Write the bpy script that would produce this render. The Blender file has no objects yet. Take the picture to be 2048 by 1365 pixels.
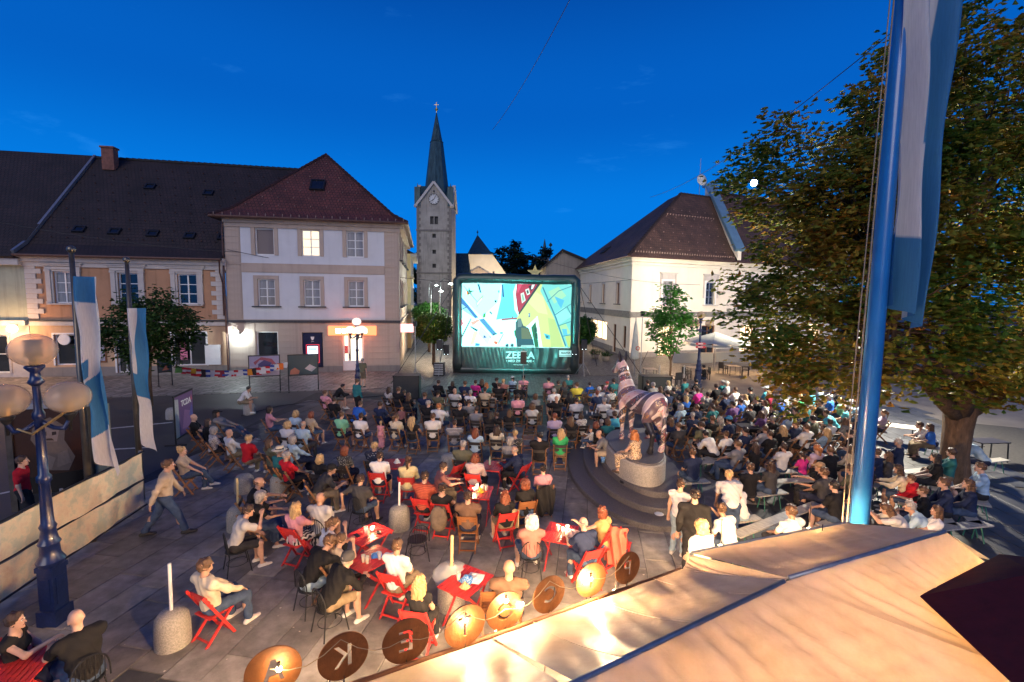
import bpy, bmesh, math, random
import numpy as np
from mathutils import Vector, Matrix, Euler, noise

# ------------------------------------------------------------------ camera, sky, added fill light, exposure
scene = bpy.context.scene
col = scene.collection
rnd = random.Random(11)
FPX, EYE, PITCH, ROLL = 940.0, 5.5, math.atan(0.094), 0.012
cam_data = bpy.data.cameras.new("camera")
cam = bpy.data.objects.new("camera", cam_data)
col.objects.link(cam)
CR = Matrix.Rotation(math.pi / 2 - PITCH, 3, 'X') @ Matrix.Rotation(ROLL, 3, 'Z')
cam.matrix_world = Matrix.Translation((0, 0, EYE)) @ CR.to_4x4()
cam_data.sensor_width = 36.0
cam_data.lens = 36.0 * FPX / 2048.0
cam_data.clip_start = 0.05
cam_data.clip_end = 3000.0
scene.camera = cam

world = bpy.data.worlds.new("World")
scene.world = world
world.use_nodes = True
wn, wl = world.node_tree.nodes, world.node_tree.links
wn.clear()
w_out = wn.new('ShaderNodeOutputWorld')
w_bg = wn.new('ShaderNodeBackground')
w_sky = wn.new('ShaderNodeTexSky')
w_sky.sky_type = 'NISHITA'
w_sky.sun_disc = False
w_sky.sun_elevation = math.radians(1.0)
w_sky.sun_rotation = math.radians(200)
w_sky.ozone_density = 6.0
w_co = wn.new('ShaderNodeTexCoord')
w_sep = wn.new('ShaderNodeSeparateXYZ')
w_ramp = wn.new('ShaderNodeValToRGB')
w_ramp.color_ramp.interpolation = 'EASE'
e = w_ramp.color_ramp.elements
e[0].position, e[0].color = 0.0, (0.0008, 0.150, 0.53, 1)
e[1].position, e[1].color = 1.0, (0.0006, 0.014, 0.105, 1)
for p_, c_ in ((0.16, (0.0008, 0.128, 0.49, 1)), (0.36, (0.0007, 0.074, 0.345, 1)), (0.62, (0.0006, 0.034, 0.20, 1))):
    k_ = e.new(p_); k_.color = c_
# thin high cloud wisps, the same all round the sky
w_map = wn.new('ShaderNodeMapping'); w_map.inputs['Scale'].default_value = (1.6, 3.2, 7.0)
w_noi = wn.new('ShaderNodeTexNoise'); w_noi.inputs['Scale'].default_value = 1.7
w_noi.inputs['Detail'].default_value = 7; w_noi.inputs['Roughness'].default_value = 0.62
w_cr = wn.new('ShaderNodeValToRGB')
w_cr.color_ramp.elements[0].position = 0.60; w_cr.color_ramp.elements[1].position = 0.95
w_cl = wn.new('ShaderNodeMixRGB'); w_cl.blend_type = 'ADD'
w_cl.inputs['Color2'].default_value = (0.02, 0.10, 0.17, 1)
w_sm = wn.new('ShaderNodeMixRGB'); w_sm.blend_type = 'ADD'; w_sm.inputs['Fac'].default_value = 1.0
w_sc = wn.new('ShaderNodeMixRGB'); w_sc.blend_type = 'MULTIPLY'; w_sc.inputs['Fac'].default_value = 1.0
w_sc.inputs['Color2'].default_value = (0.0, 0.006, 0.012, 1)
wl.new(w_co.outputs['Generated'], w_sep.inputs[0])
wl.new(w_sep.outputs['Z'], w_ramp.inputs['Fac'])
wl.new(w_co.outputs['Generated'], w_map.inputs['Vector'])
wl.new(w_map.outputs['Vector'], w_noi.inputs['Vector'])
wl.new(w_noi.outputs['Fac'], w_cr.inputs['Fac'])
wl.new(w_cr.outputs['Color'], w_cl.inputs['Fac'])
wl.new(w_ramp.outputs['Color'], w_cl.inputs['Color1'])
wl.new(w_sky.outputs['Color'], w_sc.inputs['Color1'])
wl.new(w_cl.outputs['Color'], w_sm.inputs['Color1'])
wl.new(w_sc.outputs['Color'], w_sm.inputs['Color2'])
wl.new(w_sm.outputs['Color'], w_bg.inputs['Color'])
w_bg.inputs['Strength'].default_value = 1.0
wl.new(w_bg.outputs['Background'], w_out.inputs['Surface'])

# very soft, weak fill light added from behind the camera, brightens facades and crowd
fill_sun_d = bpy.data.lights.new("sun", 'SUN')
fill_sun_d.energy = 0.76
fill_sun_d.angle = math.radians(38)
fill_sun_d.color = (1.0, 0.86, 0.74)
fill_sun_o = bpy.data.objects.new("sun", fill_sun_d)
col.objects.link(fill_sun_o)
fill_sun_o.rotation_euler = Vector((0.22, 0.86, -0.46)).to_track_quat('-Z', 'Y').to_euler()

scene.view_settings.view_transform = 'Standard'
scene.view_settings.look = 'None'
scene.view_settings.exposure = 0.65
scene.view_settings.gamma = 1.0
scene.view_settings.use_curve_mapping = False
scene.cycles.max_bounces = 5
scene.cycles.diffuse_bounces = 3
scene.cycles.transparent_max_bounces = 8
scene.cycles.caustics_reflective = False
scene.cycles.caustics_refractive = False
scene.cycles.sample_clamp_indirect = 4.0
scene.cycles.use_denoising = True

# ------------------------------------------------------------------ where a point of the place is
def ray(px, py):
    d = CR @ Vector(((px - 1024.0) / FPX, -(py - 682.5) / FPX, -1.0))
    return d
def at_z(px, py, z=0.0):
    d = ray(px, py); t = (z - EYE) / d.z
    return Vector((d.x * t, d.y * t, z))
def at_y(px, py, y):
    d = ray(px, py); t = y / d.y
    return Vector((d.x * t, y, EYE + d.z * t))
def on_plane(px, py, p0, n):
    d = ray(px, py); o = Vector((0, 0, EYE))
    t = (p0 - o).dot(n) / d.dot(n)
    return o + d * t
def project(p):
    q = CR.transposed() @ (Vector(p) - Vector((0, 0, EYE)))
    return 1024.0 + FPX * q.x / -q.z, 682.5 - FPX * q.y / -q.z

# ------------------------------------------------------------------ materials
def srgb(r, g, b):
    f = lambda c: (c / 255 / 12.92) if c / 255 <= 0.04045 else ((c / 255 + 0.055) / 1.055) ** 2.4
    return (f(r), f(g), f(b))
class NT:
    def __init__(s, name):
        s.m = bpy.data.materials.new(name); s.m.use_nodes = True
        s.n, s.l = s.m.node_tree.nodes, s.m.node_tree.links
        s.b = s.n['Principled BSDF']
    def add(s, t, **kw):
        n = s.n.new(t)
        for k, v in kw.items():
            if k in n.inputs: n.inputs[k].default_value = v
            else: setattr(n, k, v)
        return n
    def link(s, a, b): s.l.new(a, b)
def mat(name, c, rough=0.6, var=0.25, scale=6.0, bump=0.0, bscale=None, metal=0.0, objcol=False, spec=0.4, emit=None, estr=0.0, trans=0.0, stretch=None, coat=0.0, world=False):
    t = NT(name); b = t.b
    b.inputs['Roughness'].default_value = rough
    b.inputs['Metallic'].default_value = metal
    b.inputs['Specular IOR Level'].default_value = spec
    if coat: b.inputs['Coat Weight'].default_value = coat
    co = t.add('ShaderNodeTexCoord')
    vec = co.outputs['Object']
    if world: vec = t.add('ShaderNodeNewGeometry').outputs['Position']
    if stretch:
        mp = t.add('ShaderNodeMapping'); mp.inputs['Scale'].default_value = stretch
        t.link(vec, mp.inputs['Vector']); vec = mp.outputs['Vector']
    no = t.add('ShaderNodeTexNoise', Scale=scale, Detail=5.0, Roughness=0.6)
    t.link(vec, no.inputs['Vector'])
    rp = t.add('ShaderNodeMapRange')
    rp.inputs['From Min'].default_value, rp.inputs['From Max'].default_value = 0.3, 0.7
    rp.inputs['To Min'].default_value, rp.inputs['To Max'].default_value = 1 - var, 1 + var
    t.link(no.outputs['Fac'], rp.inputs['Value'])
    mx = t.add('ShaderNodeMixRGB', blend_type='MULTIPLY'); mx.inputs['Fac'].default_value = 1
    if objcol:
        oi = t.add('ShaderNodeObjectInfo'); t.link(oi.outputs['Color'], mx.inputs['Color1'])
    else:
        mx.inputs['Color1'].default_value = (*c, 1)
    t.link(rp.outputs['Result'], mx.inputs['Color2'])
    if world:   # broad wear and spill stains that run across the joints
        n9 = t.add('ShaderNodeTexNoise', Scale=.55, Detail=8.0, Roughness=.7); t.link(vec, n9.inputs['Vector'])
        r9 = t.add('ShaderNodeMapRange'); r9.inputs['From Min'].default_value = .35; r9.inputs['From Max'].default_value = .62; r9.inputs['To Min'].default_value = .55; r9.inputs['To Max'].default_value = 1.15
        t.link(n9.outputs['Fac'], r9.inputs['Value']); m9 = t.add('ShaderNodeMixRGB', blend_type='MULTIPLY'); m9.inputs['Fac'].default_value = 1
        t.link(mx.outputs['Color'], m9.inputs['Color1']); t.link(r9.outputs['Result'], m9.inputs['Color2']); mx = m9
    t.link(mx.outputs['Color'], b.inputs['Base Color'])
    if bump:
        bn = t.add('ShaderNodeTexNoise', Scale=bscale or scale * 3, Detail=4.0)
        t.link(vec, bn.inputs['Vector'])
        bp = t.add('ShaderNodeBump', Strength=bump, Distance=0.02)
        t.link(bn.outputs['Fac'], bp.inputs['Height']); t.link(bp.outputs['Normal'], b.inputs['Normal'])
    if emit:
        b.inputs['Emission Color'].default_value = (*emit, 1); b.inputs['Emission Strength'].default_value = estr
    if trans: b.inputs['Transmission Weight'].default_value = trans
    return t.m
def emitter(name, c, strength):
    t = NT(name)
    t.b.inputs['Base Color'].default_value = (0, 0, 0, 1)
    t.b.inputs['Emission Color'].default_value = (*c, 1)
    t.b.inputs['Emission Strength'].default_value = strength
    return t.m
def attr_mat(name, rough=0.6, emit=0.0, attr='tint'):
    """colour read from the mesh's own colour layer (prints, posters, screen picture, leaves)"""
    t = NT(name); a = t.add('ShaderNodeAttribute'); a.attribute_name = attr
    t.b.inputs['Roughness'].default_value = rough
    if emit:
        t.b.inputs['Base Color'].default_value = (0.01, 0.01, 0.01, 1)
        t.link(a.outputs['Color'], t.b.inputs['Emission Color']); t.b.inputs['Emission Strength'].default_value = emit
    else:
        no = t.add('ShaderNodeTexNoise', Scale=25.0, Detail=3.0)
        mx = t.add('ShaderNodeMixRGB', blend_type='MULTIPLY'); mx.inputs['Fac'].default_value = 0.35
        t.link(a.outputs['Color'], mx.inputs['Color1']); t.link(no.outputs['Fac'], mx.inputs['Color2'])
        gm = t.add('ShaderNodeMixRGB', blend_type='MULTIPLY'); gm.inputs['Fac'].default_value = 1; gm.inputs['Color2'].default_value = (1.2, 1.2, 1.2, 1)
        t.link(mx.outputs['Color'], gm.inputs['Color1']); t.link(gm.outputs['Color'], t.b.inputs['Base Color'])
    return t.m

# ------------------------------------------------------------------ mesh building
class MB:
    def __init__(s):
        s.v, s.f, s.mi, s.tint = [], [], [], []
        s.cur, s.col = 0, (1, 1, 1)
    def _f(s, idx):
        s.f.append(tuple(idx)); s.mi.append(s.cur); s.tint.append(s.col)
    def quad(s, a, b, c, d):
        i = len(s.v); s.v += [tuple(a), tuple(b), tuple(c), tuple(d)]; s._f((i, i + 1, i + 2, i + 3)); return s
    def poly(s, pts):
        i = len(s.v); s.v += [tuple(p) for p in pts]; s._f(range(i, i + len(pts))); return s
    def hexa(s, p):   # 8 points: bottom 4 ccw, top 4 ccw
        i = len(s.v); s.v += [tuple(q) for q in p]
        for q in ((3, 2, 1, 0), (4, 5, 6, 7), (0, 1, 5, 4), (1, 2, 6, 5), (2, 3, 7, 6), (3, 0, 4, 7)):
            s._f([i + k for k in q])
        return s
    def box(s, c, size, rz=0.0, M=None):
        x, y, z = size[0] / 2, size[1] / 2, size[2] / 2
        P = [Vector(q) for q in ((-x, -y, -z), (x, -y, -z), (x, y, -z), (-x, y, -z), (-x, -y, z), (x, -y, z), (x, y, z), (-x, y, z))]
        Rm = M or Matrix.Rotation(rz, 3, 'Z')
        return s.hexa([Vector(c) + Rm @ q for q in P])
    def bar(s, a, b, w, h, up=(0, 0, 1)):
        a, b = Vector(a), Vector(b); d = (b - a).normalized(); u = Vector(up)
        if abs(d.dot(u)) > 0.98: u = Vector((0, 1, 0))
        r = d.cross(u).normalized(); u = r.cross(d).normalized()
        r, u = r * w / 2, u * h / 2
        return s.hexa([a - r - u, a + r - u, b + r - u, b - r - u, a - r + u, a + r + u, b + r + u, b - r + u])
    def tube(s, pts, rad, n=8, cap=True):
        pts = [Vector(p) for p in pts]; m = len(pts)
        rad = rad if hasattr(rad, '__len__') else [rad] * m
        base = len(s.v); ref = None
        for i, p in enumerate(pts):
            d = (pts[min(i + 1, m - 1)] - pts[max(i - 1, 0)])
            d = d.normalized() if d.length > 1e-9 else Vector((0, 0, 1))
            if ref is None:
                ref = Vector((1, 0, 0)) if abs(d.x) < 0.9 else Vector((0, 1, 0))
            r = (ref - d * ref.dot(d)).normalized(); ref = r; q = d.cross(r)
            for k in range(n):
                a = 2 * math.pi * k / n
                s.v.append(tuple(p + (r * math.cos(a) + q * math.sin(a)) * rad[i]))
        for i in range(m - 1):
            for k in range(n):
                s._f((base + i * n + k, base + i * n + (k + 1) % n, base + (i + 1) * n + (k + 1) % n, base + (i + 1) * n + k))
        if cap:
            s._f([base + k for k in reversed(range(n))]); s._f([base + (m - 1) * n + k for k in range(n)])
        return s
    def lathe(s, prof, n=16, c=(0, 0, 0), sx=1.0, sy=1.0, cap=True):
        base = len(s.v); m = len(prof)
        for r, z in prof:
            for k in range(n):
                a = 2 * math.pi * k / n
                s.v.append((c[0] + r * math.cos(a) * sx, c[1] + r * math.sin(a) * sy, c[2] + z))
        for i in range(m - 1):
            for k in range(n):
                s._f((base + i * n + k, base + i * n + (k + 1) % n, base + (i + 1) * n + (k + 1) % n, base + (i + 1) * n + k))
        if cap:
            s._f([base + k for k in reversed(range(n))]); s._f([base + (m - 1) * n + k for k in range(n)])
        return s
    def ball(s, c, r, n=12, m=8, sc=(1, 1, 1)):
        prof = [(max(1e-4, math.sin(math.pi * i / m)) * r, -math.cos(math.pi * i / m) * r * sc[2]) for i in range(m + 1)]
        return s.lathe(prof, n, c, sc[0], sc[1])
    def grid(s, fn, nu, nv):
        base = len(s.v)
        for i in range(nu + 1):
            for j in range(nv + 1): s.v.append(tuple(fn(i / nu, j / nv)))
        for i in range(nu):
            for j in range(nv):
                a = base + i * (nv + 1) + j
                s._f((a, a + nv + 1, a + nv + 2, a + 1))
        return s
    def prism(s, poly, a, b):   # poly: list of points (3d) extruded by vector b-a
        o = Vector(b) - Vector(a); i = len(s.v); n = len(poly)
        s.v += [tuple(Vector(p)) for p in poly] + [tuple(Vector(p) + o) for p in poly]
        s._f([i + k for k in reversed(range(n))]); s._f([i + n + k for k in range(n)])
        for k in range(n): s._f((i + k, i + (k + 1) % n, i + n + (k + 1) % n, i + n + k))
        return s
    def mesh(s, name, mats, smooth=False, tint=False):
        me = bpy.data.meshes.new(name)
        me.from_pydata(s.v, [], s.f)
        for m in (mats if isinstance(mats, (list, tuple)) else [mats]): me.materials.append(m)
        me.polygons.foreach_set('material_index', np.array(s.mi, dtype=np.int32))
        if smooth: me.polygons.foreach_set('use_smooth', np.ones(len(s.f), dtype=bool))
        if tint:
            ca = me.color_attributes.new('tint', 'FLOAT_COLOR', 'CORNER')
            cnt = np.array([len(f) for f in s.f])
            t = np.repeat(np.array([(*c, 1.0) for c in s.tint], dtype=np.float32), cnt, axis=0)
            ca.data.foreach_set('color', t.ravel())
        me.update()
        return me
    def build(s, name, mats, parent=None, smooth=False, tint=False, loc=None, rz=0.0):
        return put(name, s.mesh(name, mats, smooth, tint), parent, loc, rz)
def put(name, data, parent=None, loc=None, rz=0.0, scale=None, color=None):
    o = bpy.data.objects.new(name, data)
    col.objects.link(o)
    if parent is not None: o.parent = parent
    if loc is not None: o.location = loc
    if rz: o.rotation_euler = (0, 0, rz)
    if scale is not None: o.scale = (scale,) * 3 if not hasattr(scale, '__len__') else scale
    if color is not None: o.color = (*color, 1)
    return o
def tag(o, label=None, cat=None, group=None, kind=None):
    if label: o['label'] = label
    if cat: o['category'] = cat
    if group: o['group'] = group
    if kind: o['kind'] = kind
    return o
def thing(name, label, cat, loc=(0, 0, 0), rz=0.0, group=None, scale=None):
    o = put(name, None, None, loc, rz, scale)
    o.empty_display_size = 0.2
    return tag(o, label, cat, group)
def smooth_by_angle(me, deg=40):
    me.polygons.foreach_set('use_smooth', np.ones(len(me.polygons), dtype=bool))
    bm = bmesh.new(); bm.from_mesh(me)
    for ed in bm.edges:
        if len(ed.link_faces) == 2 and ed.calc_face_angle(0) > math.radians(deg): ed.smooth = False
    bm.to_mesh(me); bm.free()
    return me
def text_mesh(body, size, extrude=0.004, align='CENTER', bold=False):
    cu = bpy.data.curves.new("lettering", 'FONT')
    cu.body = body; cu.size = size; cu.align_x = align; cu.align_y = 'CENTER'; cu.extrude = extrude
    if bold: cu.offset = size * 0.028
    cu.resolution_u = 3
    o = bpy.data.objects.new("lettering", cu)
    col.objects.link(o)
    dg = bpy.context.evaluated_depsgraph_get()
    me = bpy.data.meshes.new_from_object(o.evaluated_get(dg))
    bpy.data.objects.remove(o)
    return me
def put_text(body, size, parent, origin, right, up, m, name='lettering', bold=False, extrude=0.004):
    me = text_mesh(body, size, extrude, bold=bold)
    me.materials.clear(); me.materials.append(m)
    r, u = Vector(right).normalized(), Vector(up).normalized()
    M = Matrix((r, u, r.cross(u))).transposed().to_4x4()
    me.transform(Matrix.Translation(Vector(origin)) @ M)
    return put(name, me, parent)
# ------------------------------------------------------------------ shared materials
M_frame = mat('white_paint', (0.72, 0.72, 0.70), 0.45, 0.06, 4)
M_trimw = mat('white_stucco', (0.50, 0.46, 0.42), 0.8, 0.10, 3, bump=0.15, bscale=30)
M_glass = mat('window_glass', (0.012, 0.016, 0.022), 0.06, 0.3, 1.2, spec=0.7)
M_glass_curtain = mat('curtained_glass', (0.30, 0.29, 0.27), 0.12, 0.25, 3, spec=0.6, stretch=(6, 1, 0.4))
M_glass_lit = emitter('lit_window', (1.0, 0.78, 0.50), 1.15)
M_shop = emitter('lit_shop', (1.0, 0.70, 0.38), 2.2)
M_blind = mat('roller_blind', (0.19, 0.16, 0.155), 0.7, 0.08, 8, stretch=(1, 1, 9))
M_metal_dark = mat('dark_metal', (0.03, 0.032, 0.036), 0.45, 0.2, 9, metal=0.5)
M_metal_grey = mat('grey_metal', (0.34, 0.35, 0.36), 0.4, 0.15, 9, metal=0.7)
M_black = mat('black_plastic', (0.016, 0.017, 0.019), 0.45, 0.2, 12)
M_gutter = mat('copper_gutter', (0.10, 0.055, 0.045), 0.5, 0.2, 5, metal=0.4)
M_stone = mat('granite', (0.30, 0.285, 0.26), 0.75, 0.35, 42, bump=0.4, bscale=70)
M_stone_dark = mat('dark_granite', (0.105, 0.10, 0.105), 0.5, 0.3, 30, bump=0.2, bscale=60)
M_wood = mat('brown_wood', (0.20, 0.085, 0.036), 0.5, 0.35, 8, bump=0.2, stretch=(1, 1, 6))
M_bark = mat('bark', (0.115, 0.072, 0.045), 0.9, 0.45, 9, bump=1.0, bscale=16, stretch=(1, 1, 0.35))

def stucco(name, c, var=0.13, grime=0.35):
    """plaster: fine grain, blotches and rain streaks that start at ledges"""
    t = NT(name); b = t.b; b.inputs['Roughness'].default_value = 0.86; b.inputs['Specular IOR Level'].default_value = 0.2
    co = t.add('ShaderNodeTexCoord')
    n1 = t.add('ShaderNodeTexNoise', Scale=0.7, Detail=7.0, Roughness=0.65); t.link(co.outputs['Object'], n1.inputs['Vector'])
    mp = t.add('ShaderNodeMapping'); mp.inputs['Scale'].default_value = (2.2, 2.2, 0.16); t.link(co.outputs['Object'], mp.inputs['Vector'])
    n2 = t.add('ShaderNodeTexNoise', Scale=1.6, Detail=6.0); t.link(mp.outputs['Vector'], n2.inputs['Vector'])
    r1 = t.add('ShaderNodeMapRange'); r1.inputs['From Min'].default_value = 0.3; r1.inputs['From Max'].default_value = 0.7
    r1.inputs['To Min'].default_value = 1 - var; r1.inputs['To Max'].default_value = 1 + var; t.link(n1.outputs['Fac'], r1.inputs['Value'])
    r2 = t.add('ShaderNodeMapRange'); r2.inputs['From Min'].default_value = 0.52; r2.inputs['From Max'].default_value = 0.78
    r2.inputs['To Min'].default_value = 1.0; r2.inputs['To Max'].default_value = 1 - grime; t.link(n2.outputs['Fac'], r2.inputs['Value'])
    m1 = t.add('ShaderNodeMixRGB', blend_type='MULTIPLY'); m1.inputs['Fac'].default_value = 1; m1.inputs['Color1'].default_value = (*c, 1)
    t.link(r1.outputs['Result'], m1.inputs['Color2'])
    m2 = t.add('ShaderNodeMixRGB', blend_type='MULTIPLY'); m2.inputs['Fac'].default_value = 1
    t.link(m1.outputs['Color'], m2.inputs['Color1']); t.link(r2.outputs['Result'], m2.inputs['Color2'])
    t.link(m2.outputs['Color'], b.inputs['Base Color'])
    n3 = t.add('ShaderNodeTexNoise', Scale=28.0, Detail=4.0); t.link(co.outputs['Object'], n3.inputs['Vector'])
    bp = t.add('ShaderNodeBump', Strength=0.25, Distance=0.02); t.link(n3.outputs['Fac'], bp.inputs['Height']); t.link(bp.outputs['Normal'], b.inputs['Normal'])
    return t.m
M_beige = stucco('beige_plaster', (0.43, 0.35, 0.29), .10, .18)
M_pale = stucco('pale_blue_plaster', (0.58, 0.59, 0.615), .07, .08)
M_tan = stucco('tan_plaster', (0.45, 0.25, 0.145))
M_cream = stucco('cream_plaster', (0.74, 0.67, 0.55), .07, .07)
M_green = stucco('sage_plaster', (0.34, 0.37, 0.29))
M_yellow = stucco('yellow_plaster', (0.66, 0.52, 0.28))
M_band = mat('dark_band', (0.05, 0.05, 0.055), 0.6)
M_plinth = stucco('grey_plinth', (0.24, 0.22, 0.20))

def roof_mat(name, c, c2):
    """rows of flat tiles: courses stepped by the bump, single tiles toned apart"""
    t = NT(name); b = t.b; b.inputs['Roughness'].default_value = 0.72
    uv = t.add('ShaderNodeUVMap')
    br = t.add('ShaderNodeTexBrick', Scale=1.0)
    br.inputs['Color1'].default_value = (*c, 1); br.inputs['Color2'].default_value = (*c2, 1)
    br.inputs['Mortar'].default_value = (c[0] * .25, c[1] * .25, c[2] * .25, 1)
    br.inputs['Brick Width'].default_value = 0.24; br.inputs['Row Height'].default_value = 0.30
    br.inputs['Mortar Size'].default_value = 0.022; br.inputs['Mortar Smooth'].default_value = 0.4
    t.link(uv.outputs['UV'], br.inputs['Vector'])
    no = t.add('ShaderNodeTexNoise', Scale=0.55, Detail=8.0); t.link(uv.outputs['UV'], no.inputs['Vector'])
    rp = t.add('ShaderNodeMapRange'); rp.inputs['From Min'].default_value = .3; rp.inputs['From Max'].default_value = .7; rp.inputs['To Min'].default_value = .55; rp.inputs['To Max'].default_value = 1.3
    t.link(no.outputs['Fac'], rp.inputs['Value'])
    mx = t.add('ShaderNodeMixRGB', blend_type='MULTIPLY'); mx.inputs['Fac'].default_value = 1
    t.link(br.outputs['Color'], mx.inputs['Color1']); t.link(rp.outputs['Result'], mx.inputs['Color2']); t.link(mx.outputs['Color'], b.inputs['Base Color'])
    sx = t.add('ShaderNodeSeparateXYZ'); t.link(uv.outputs['UV'], sx.inputs[0])
    md = t.add('ShaderNodeMath', operation='MODULO'); md.inputs[1].default_value = 0.30; t.link(sx.outputs['Y'], md.inputs[0])
    ad = t.add('ShaderNodeMath', operation='MULTIPLY_ADD'); ad.inputs[1].default_value = -3.0
    t.link(md.outputs[0], ad.inputs[0]); t.link(br.outputs['Fac'], ad.inputs[2])
    bp = t.add('ShaderNodeBump', Strength=0.8, Distance=0.06); bp.invert = False
    t.link(ad.outputs[0], bp.inputs['Height']); t.link(bp.outputs['Normal'], b.inputs['Normal'])
    return t.m
M_roof_red = roof_mat('red_roof_tiles', (0.13, 0.036, 0.03), (0.09, 0.028, 0.025))
M_roof_dark = roof_mat('dark_roof_tiles', (0.030, 0.017, 0.018), (0.019, 0.013, 0.014))
M_roof_brown = roof_mat('brown_roof_tiles', (0.088, 0.046, 0.034), (0.06, 0.034, 0.027))
M_copper = mat('patinated_copper', (0.035, 0.075, 0.085), 0.5, 0.45, 1.2, metal=0.3, stretch=(3, 3, 0.5))
M_bluemetal = mat('blue_grey_sheet_metal', (0.16, 0.30, 0.42), 0.35, 0.12, 2, metal=0.5)

def frame_matrix(o, u, base=Vector((0, 0, 0))):
    """local x along the facade, local -y outwards, local z up"""
    u = Vector(u).normalized(); z = Vector((0, 0, 1)); y = z.cross(u)
    M = Matrix((u, y, z)).transposed().to_4x4()
    M.translation = Vector(o) - base
    return M
def kid(name, mb, mats, parent, M=None, smooth=False, tint=False):
    me = mb.mesh(name, mats, smooth, tint) if isinstance(mb, MB) else mb
    o = put(name, me, parent)
    if M is not None: o.matrix_local = M
    return o
def local_xz(px, py, o, u):
    u = Vector(u).normalized(); n = Vector((0, 0, 1)).cross(u)
    p = on_plane(px, py, Vector(o), n) - Vector(o)
    return p.dot(u), p.z
def wall_mesh(w, h, holes, zones=None, th=0.3, xs=(), zs=(), z0=0.0):
    """a wall w x h in its own frame with real openings and reveals; zones(x,z) -> material slot"""
    X = sorted(set([0, w, *xs] + [v for q in holes for v in (q[0], q[2])]))
    Z = sorted(set([z0, h, *zs] + [v for q in holes for v in (q[1], q[3])]))
    mb = MB()
    for i in range(len(X) - 1):
        for j in range(len(Z) - 1):
            cx, cz = (X[i] + X[i + 1]) / 2, (Z[j] + Z[j + 1]) / 2
            if any(q[0] < cx < q[2] and q[1] < cz < q[3] for q in holes): continue
            mb.cur = zones(cx, cz) if zones else 0
            mb.quad((X[i], 0, Z[j]), (X[i + 1], 0, Z[j]), (X[i + 1], 0, Z[j + 1]), (X[i], 0, Z[j + 1]))
    mb.cur = 0
    for a, b, c, d in holes:
        mb.quad((a, 0, b), (a, th, b), (a, th, d), (a, 0, d)); mb.quad((c, th, b), (c, 0, b), (c, 0, d), (c, th, d))
        mb.quad((a, 0, d), (a, th, d), (c, th, d), (c, 0, d)); mb.quad((a, th, b), (a, 0, b), (c, 0, b), (c, th, b))
    return mb
_wc = {}
def window(parent, M, x0, z0, x1, z1, nx=2, nz=3, glass=None, depth=0.16, sill=None, surround=None, surround_mat=None, frame_mat=None, bars=0.05, label=None):
    """window > panes, sill, surround; meshes shared between alike windows"""
    w, h = round(x1 - x0, 2), round(z1 - z0, 2)
    frame_mat = frame_mat or M_frame; glass = glass or M_glass
    fm = 0.08
    key = ('f', w, h, nx, nz, frame_mat.name, bars)
    if key not in _wc:
        mb = MB()
        mb.box((fm / 2, 0, h / 2), (fm, .09, h)); mb.box((w - fm / 2, 0, h / 2), (fm, .09, h))
        mb.box((w / 2, 0.001, fm / 2), (w - 2 * fm, .086, fm)); mb.box((w / 2, 0.001, h - fm / 2), (w - 2 * fm, .086, fm))
        for i in range(1, nx): mb.box((fm + (w - 2 * fm) * i / nx, 0.002, h / 2), (bars * (1.5 if nx == 2 else 1), .07, h - 2 * fm - .004))
        for j in range(1, nz): mb.box((w / 2, 0.004, fm + (h - 2 * fm) * j / nz), (w - 2 * fm - .004, .05, bars))
        _wc[key] = mb.mesh('window', frame_mat)
    W = put('window', _wc[key], parent)
    W.matrix_local = M @ Matrix.Translation((x0, depth, z0))
    if label: W['label'] = label
    pw, ph = (w - 2 * fm) / nx, (h - 2 * fm) / nz
    key = ('p', round(pw, 3), round(ph, 3), glass.name)
    if key not in _wc:
        mb = MB(); mb.box((pw / 2, 0, ph / 2), (pw - .004, .012, ph - .004)); _wc[key] = mb.mesh('pane', glass)
    for i in range(nx):
        for j in range(nz):
            put('pane', _wc[key], W, (fm + pw * i, .035, fm + ph * j))
    if sill:
        key = ('s', w, sill.name)
        if key not in _wc:
            mb = MB(); mb.box((w / 2, -depth - .10, -.05), (w + .7, .22, .08)); _wc[key] = mb.mesh('sill', sill)
        put('sill', _wc[key], W)
    if surround:
        key = ('r', w, h, surround, surround_mat.name)
        if key not in _wc:
            s_ = surround; mb = MB(); y = -depth - .03
            mb.box((-s_ / 2, y, h / 2 + .005), (s_, .06, h + .01)); mb.box((w + s_ / 2, y, h / 2 + .005), (s_, .06, h + .01))
            mb.box((w / 2, y - .004, h + s_ / 2 + .01), (w + 2 * s_, .06, s_))
            _wc[key] = mb.mesh('surround', surround_mat)
        put('surround', _wc[key], W)
    return W
def roof_plane(parent, name, pts, m, base, th=0.10):
    """one roof slope: a slab with a tile uv laid along its own eave (first edge)"""
    pts = [Vector(p) for p in pts]
    e0 = (pts[1] - pts[0]).normalized(); n = e0.cross(pts[-1] - pts[0]).normalized()
    if n.z < 0: n = -n
    v = n.cross(e0)
    mb = MB(); mb.prism(pts, Vector((0, 0, 0)), n * -th)
    me = mb.mesh(name, m)
    uv = me.uv_layers.new(name='UVMap')
    for l in me.loops:
        p = me.vertices[l.vertex_index].co - pts[0]
        uv.data[l.index].uv = (p.dot(e0), abs(p.dot(v)))
    o = put(name, me, parent, -base)
    return o
def ridge(parent, pts, m, base, r=0.10, name='ridge_cap'):
    mb = MB()
    for a, b in zip(pts[:-1], pts[1:]):
        a, b = Vector(a), Vector(b); n = max(2, int((b - a).length / 0.42))
        for i in range(n):
            p, q = a.lerp(b, i / n), a.lerp(b, (i + 1.05) / n)
            mb.tube([p + Vector((0, 0, .03)), q + Vector((0, 0, .0))], [r * 1.12, r], 7)
    return put(name, mb.mesh(name, m), parent, -base)
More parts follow.
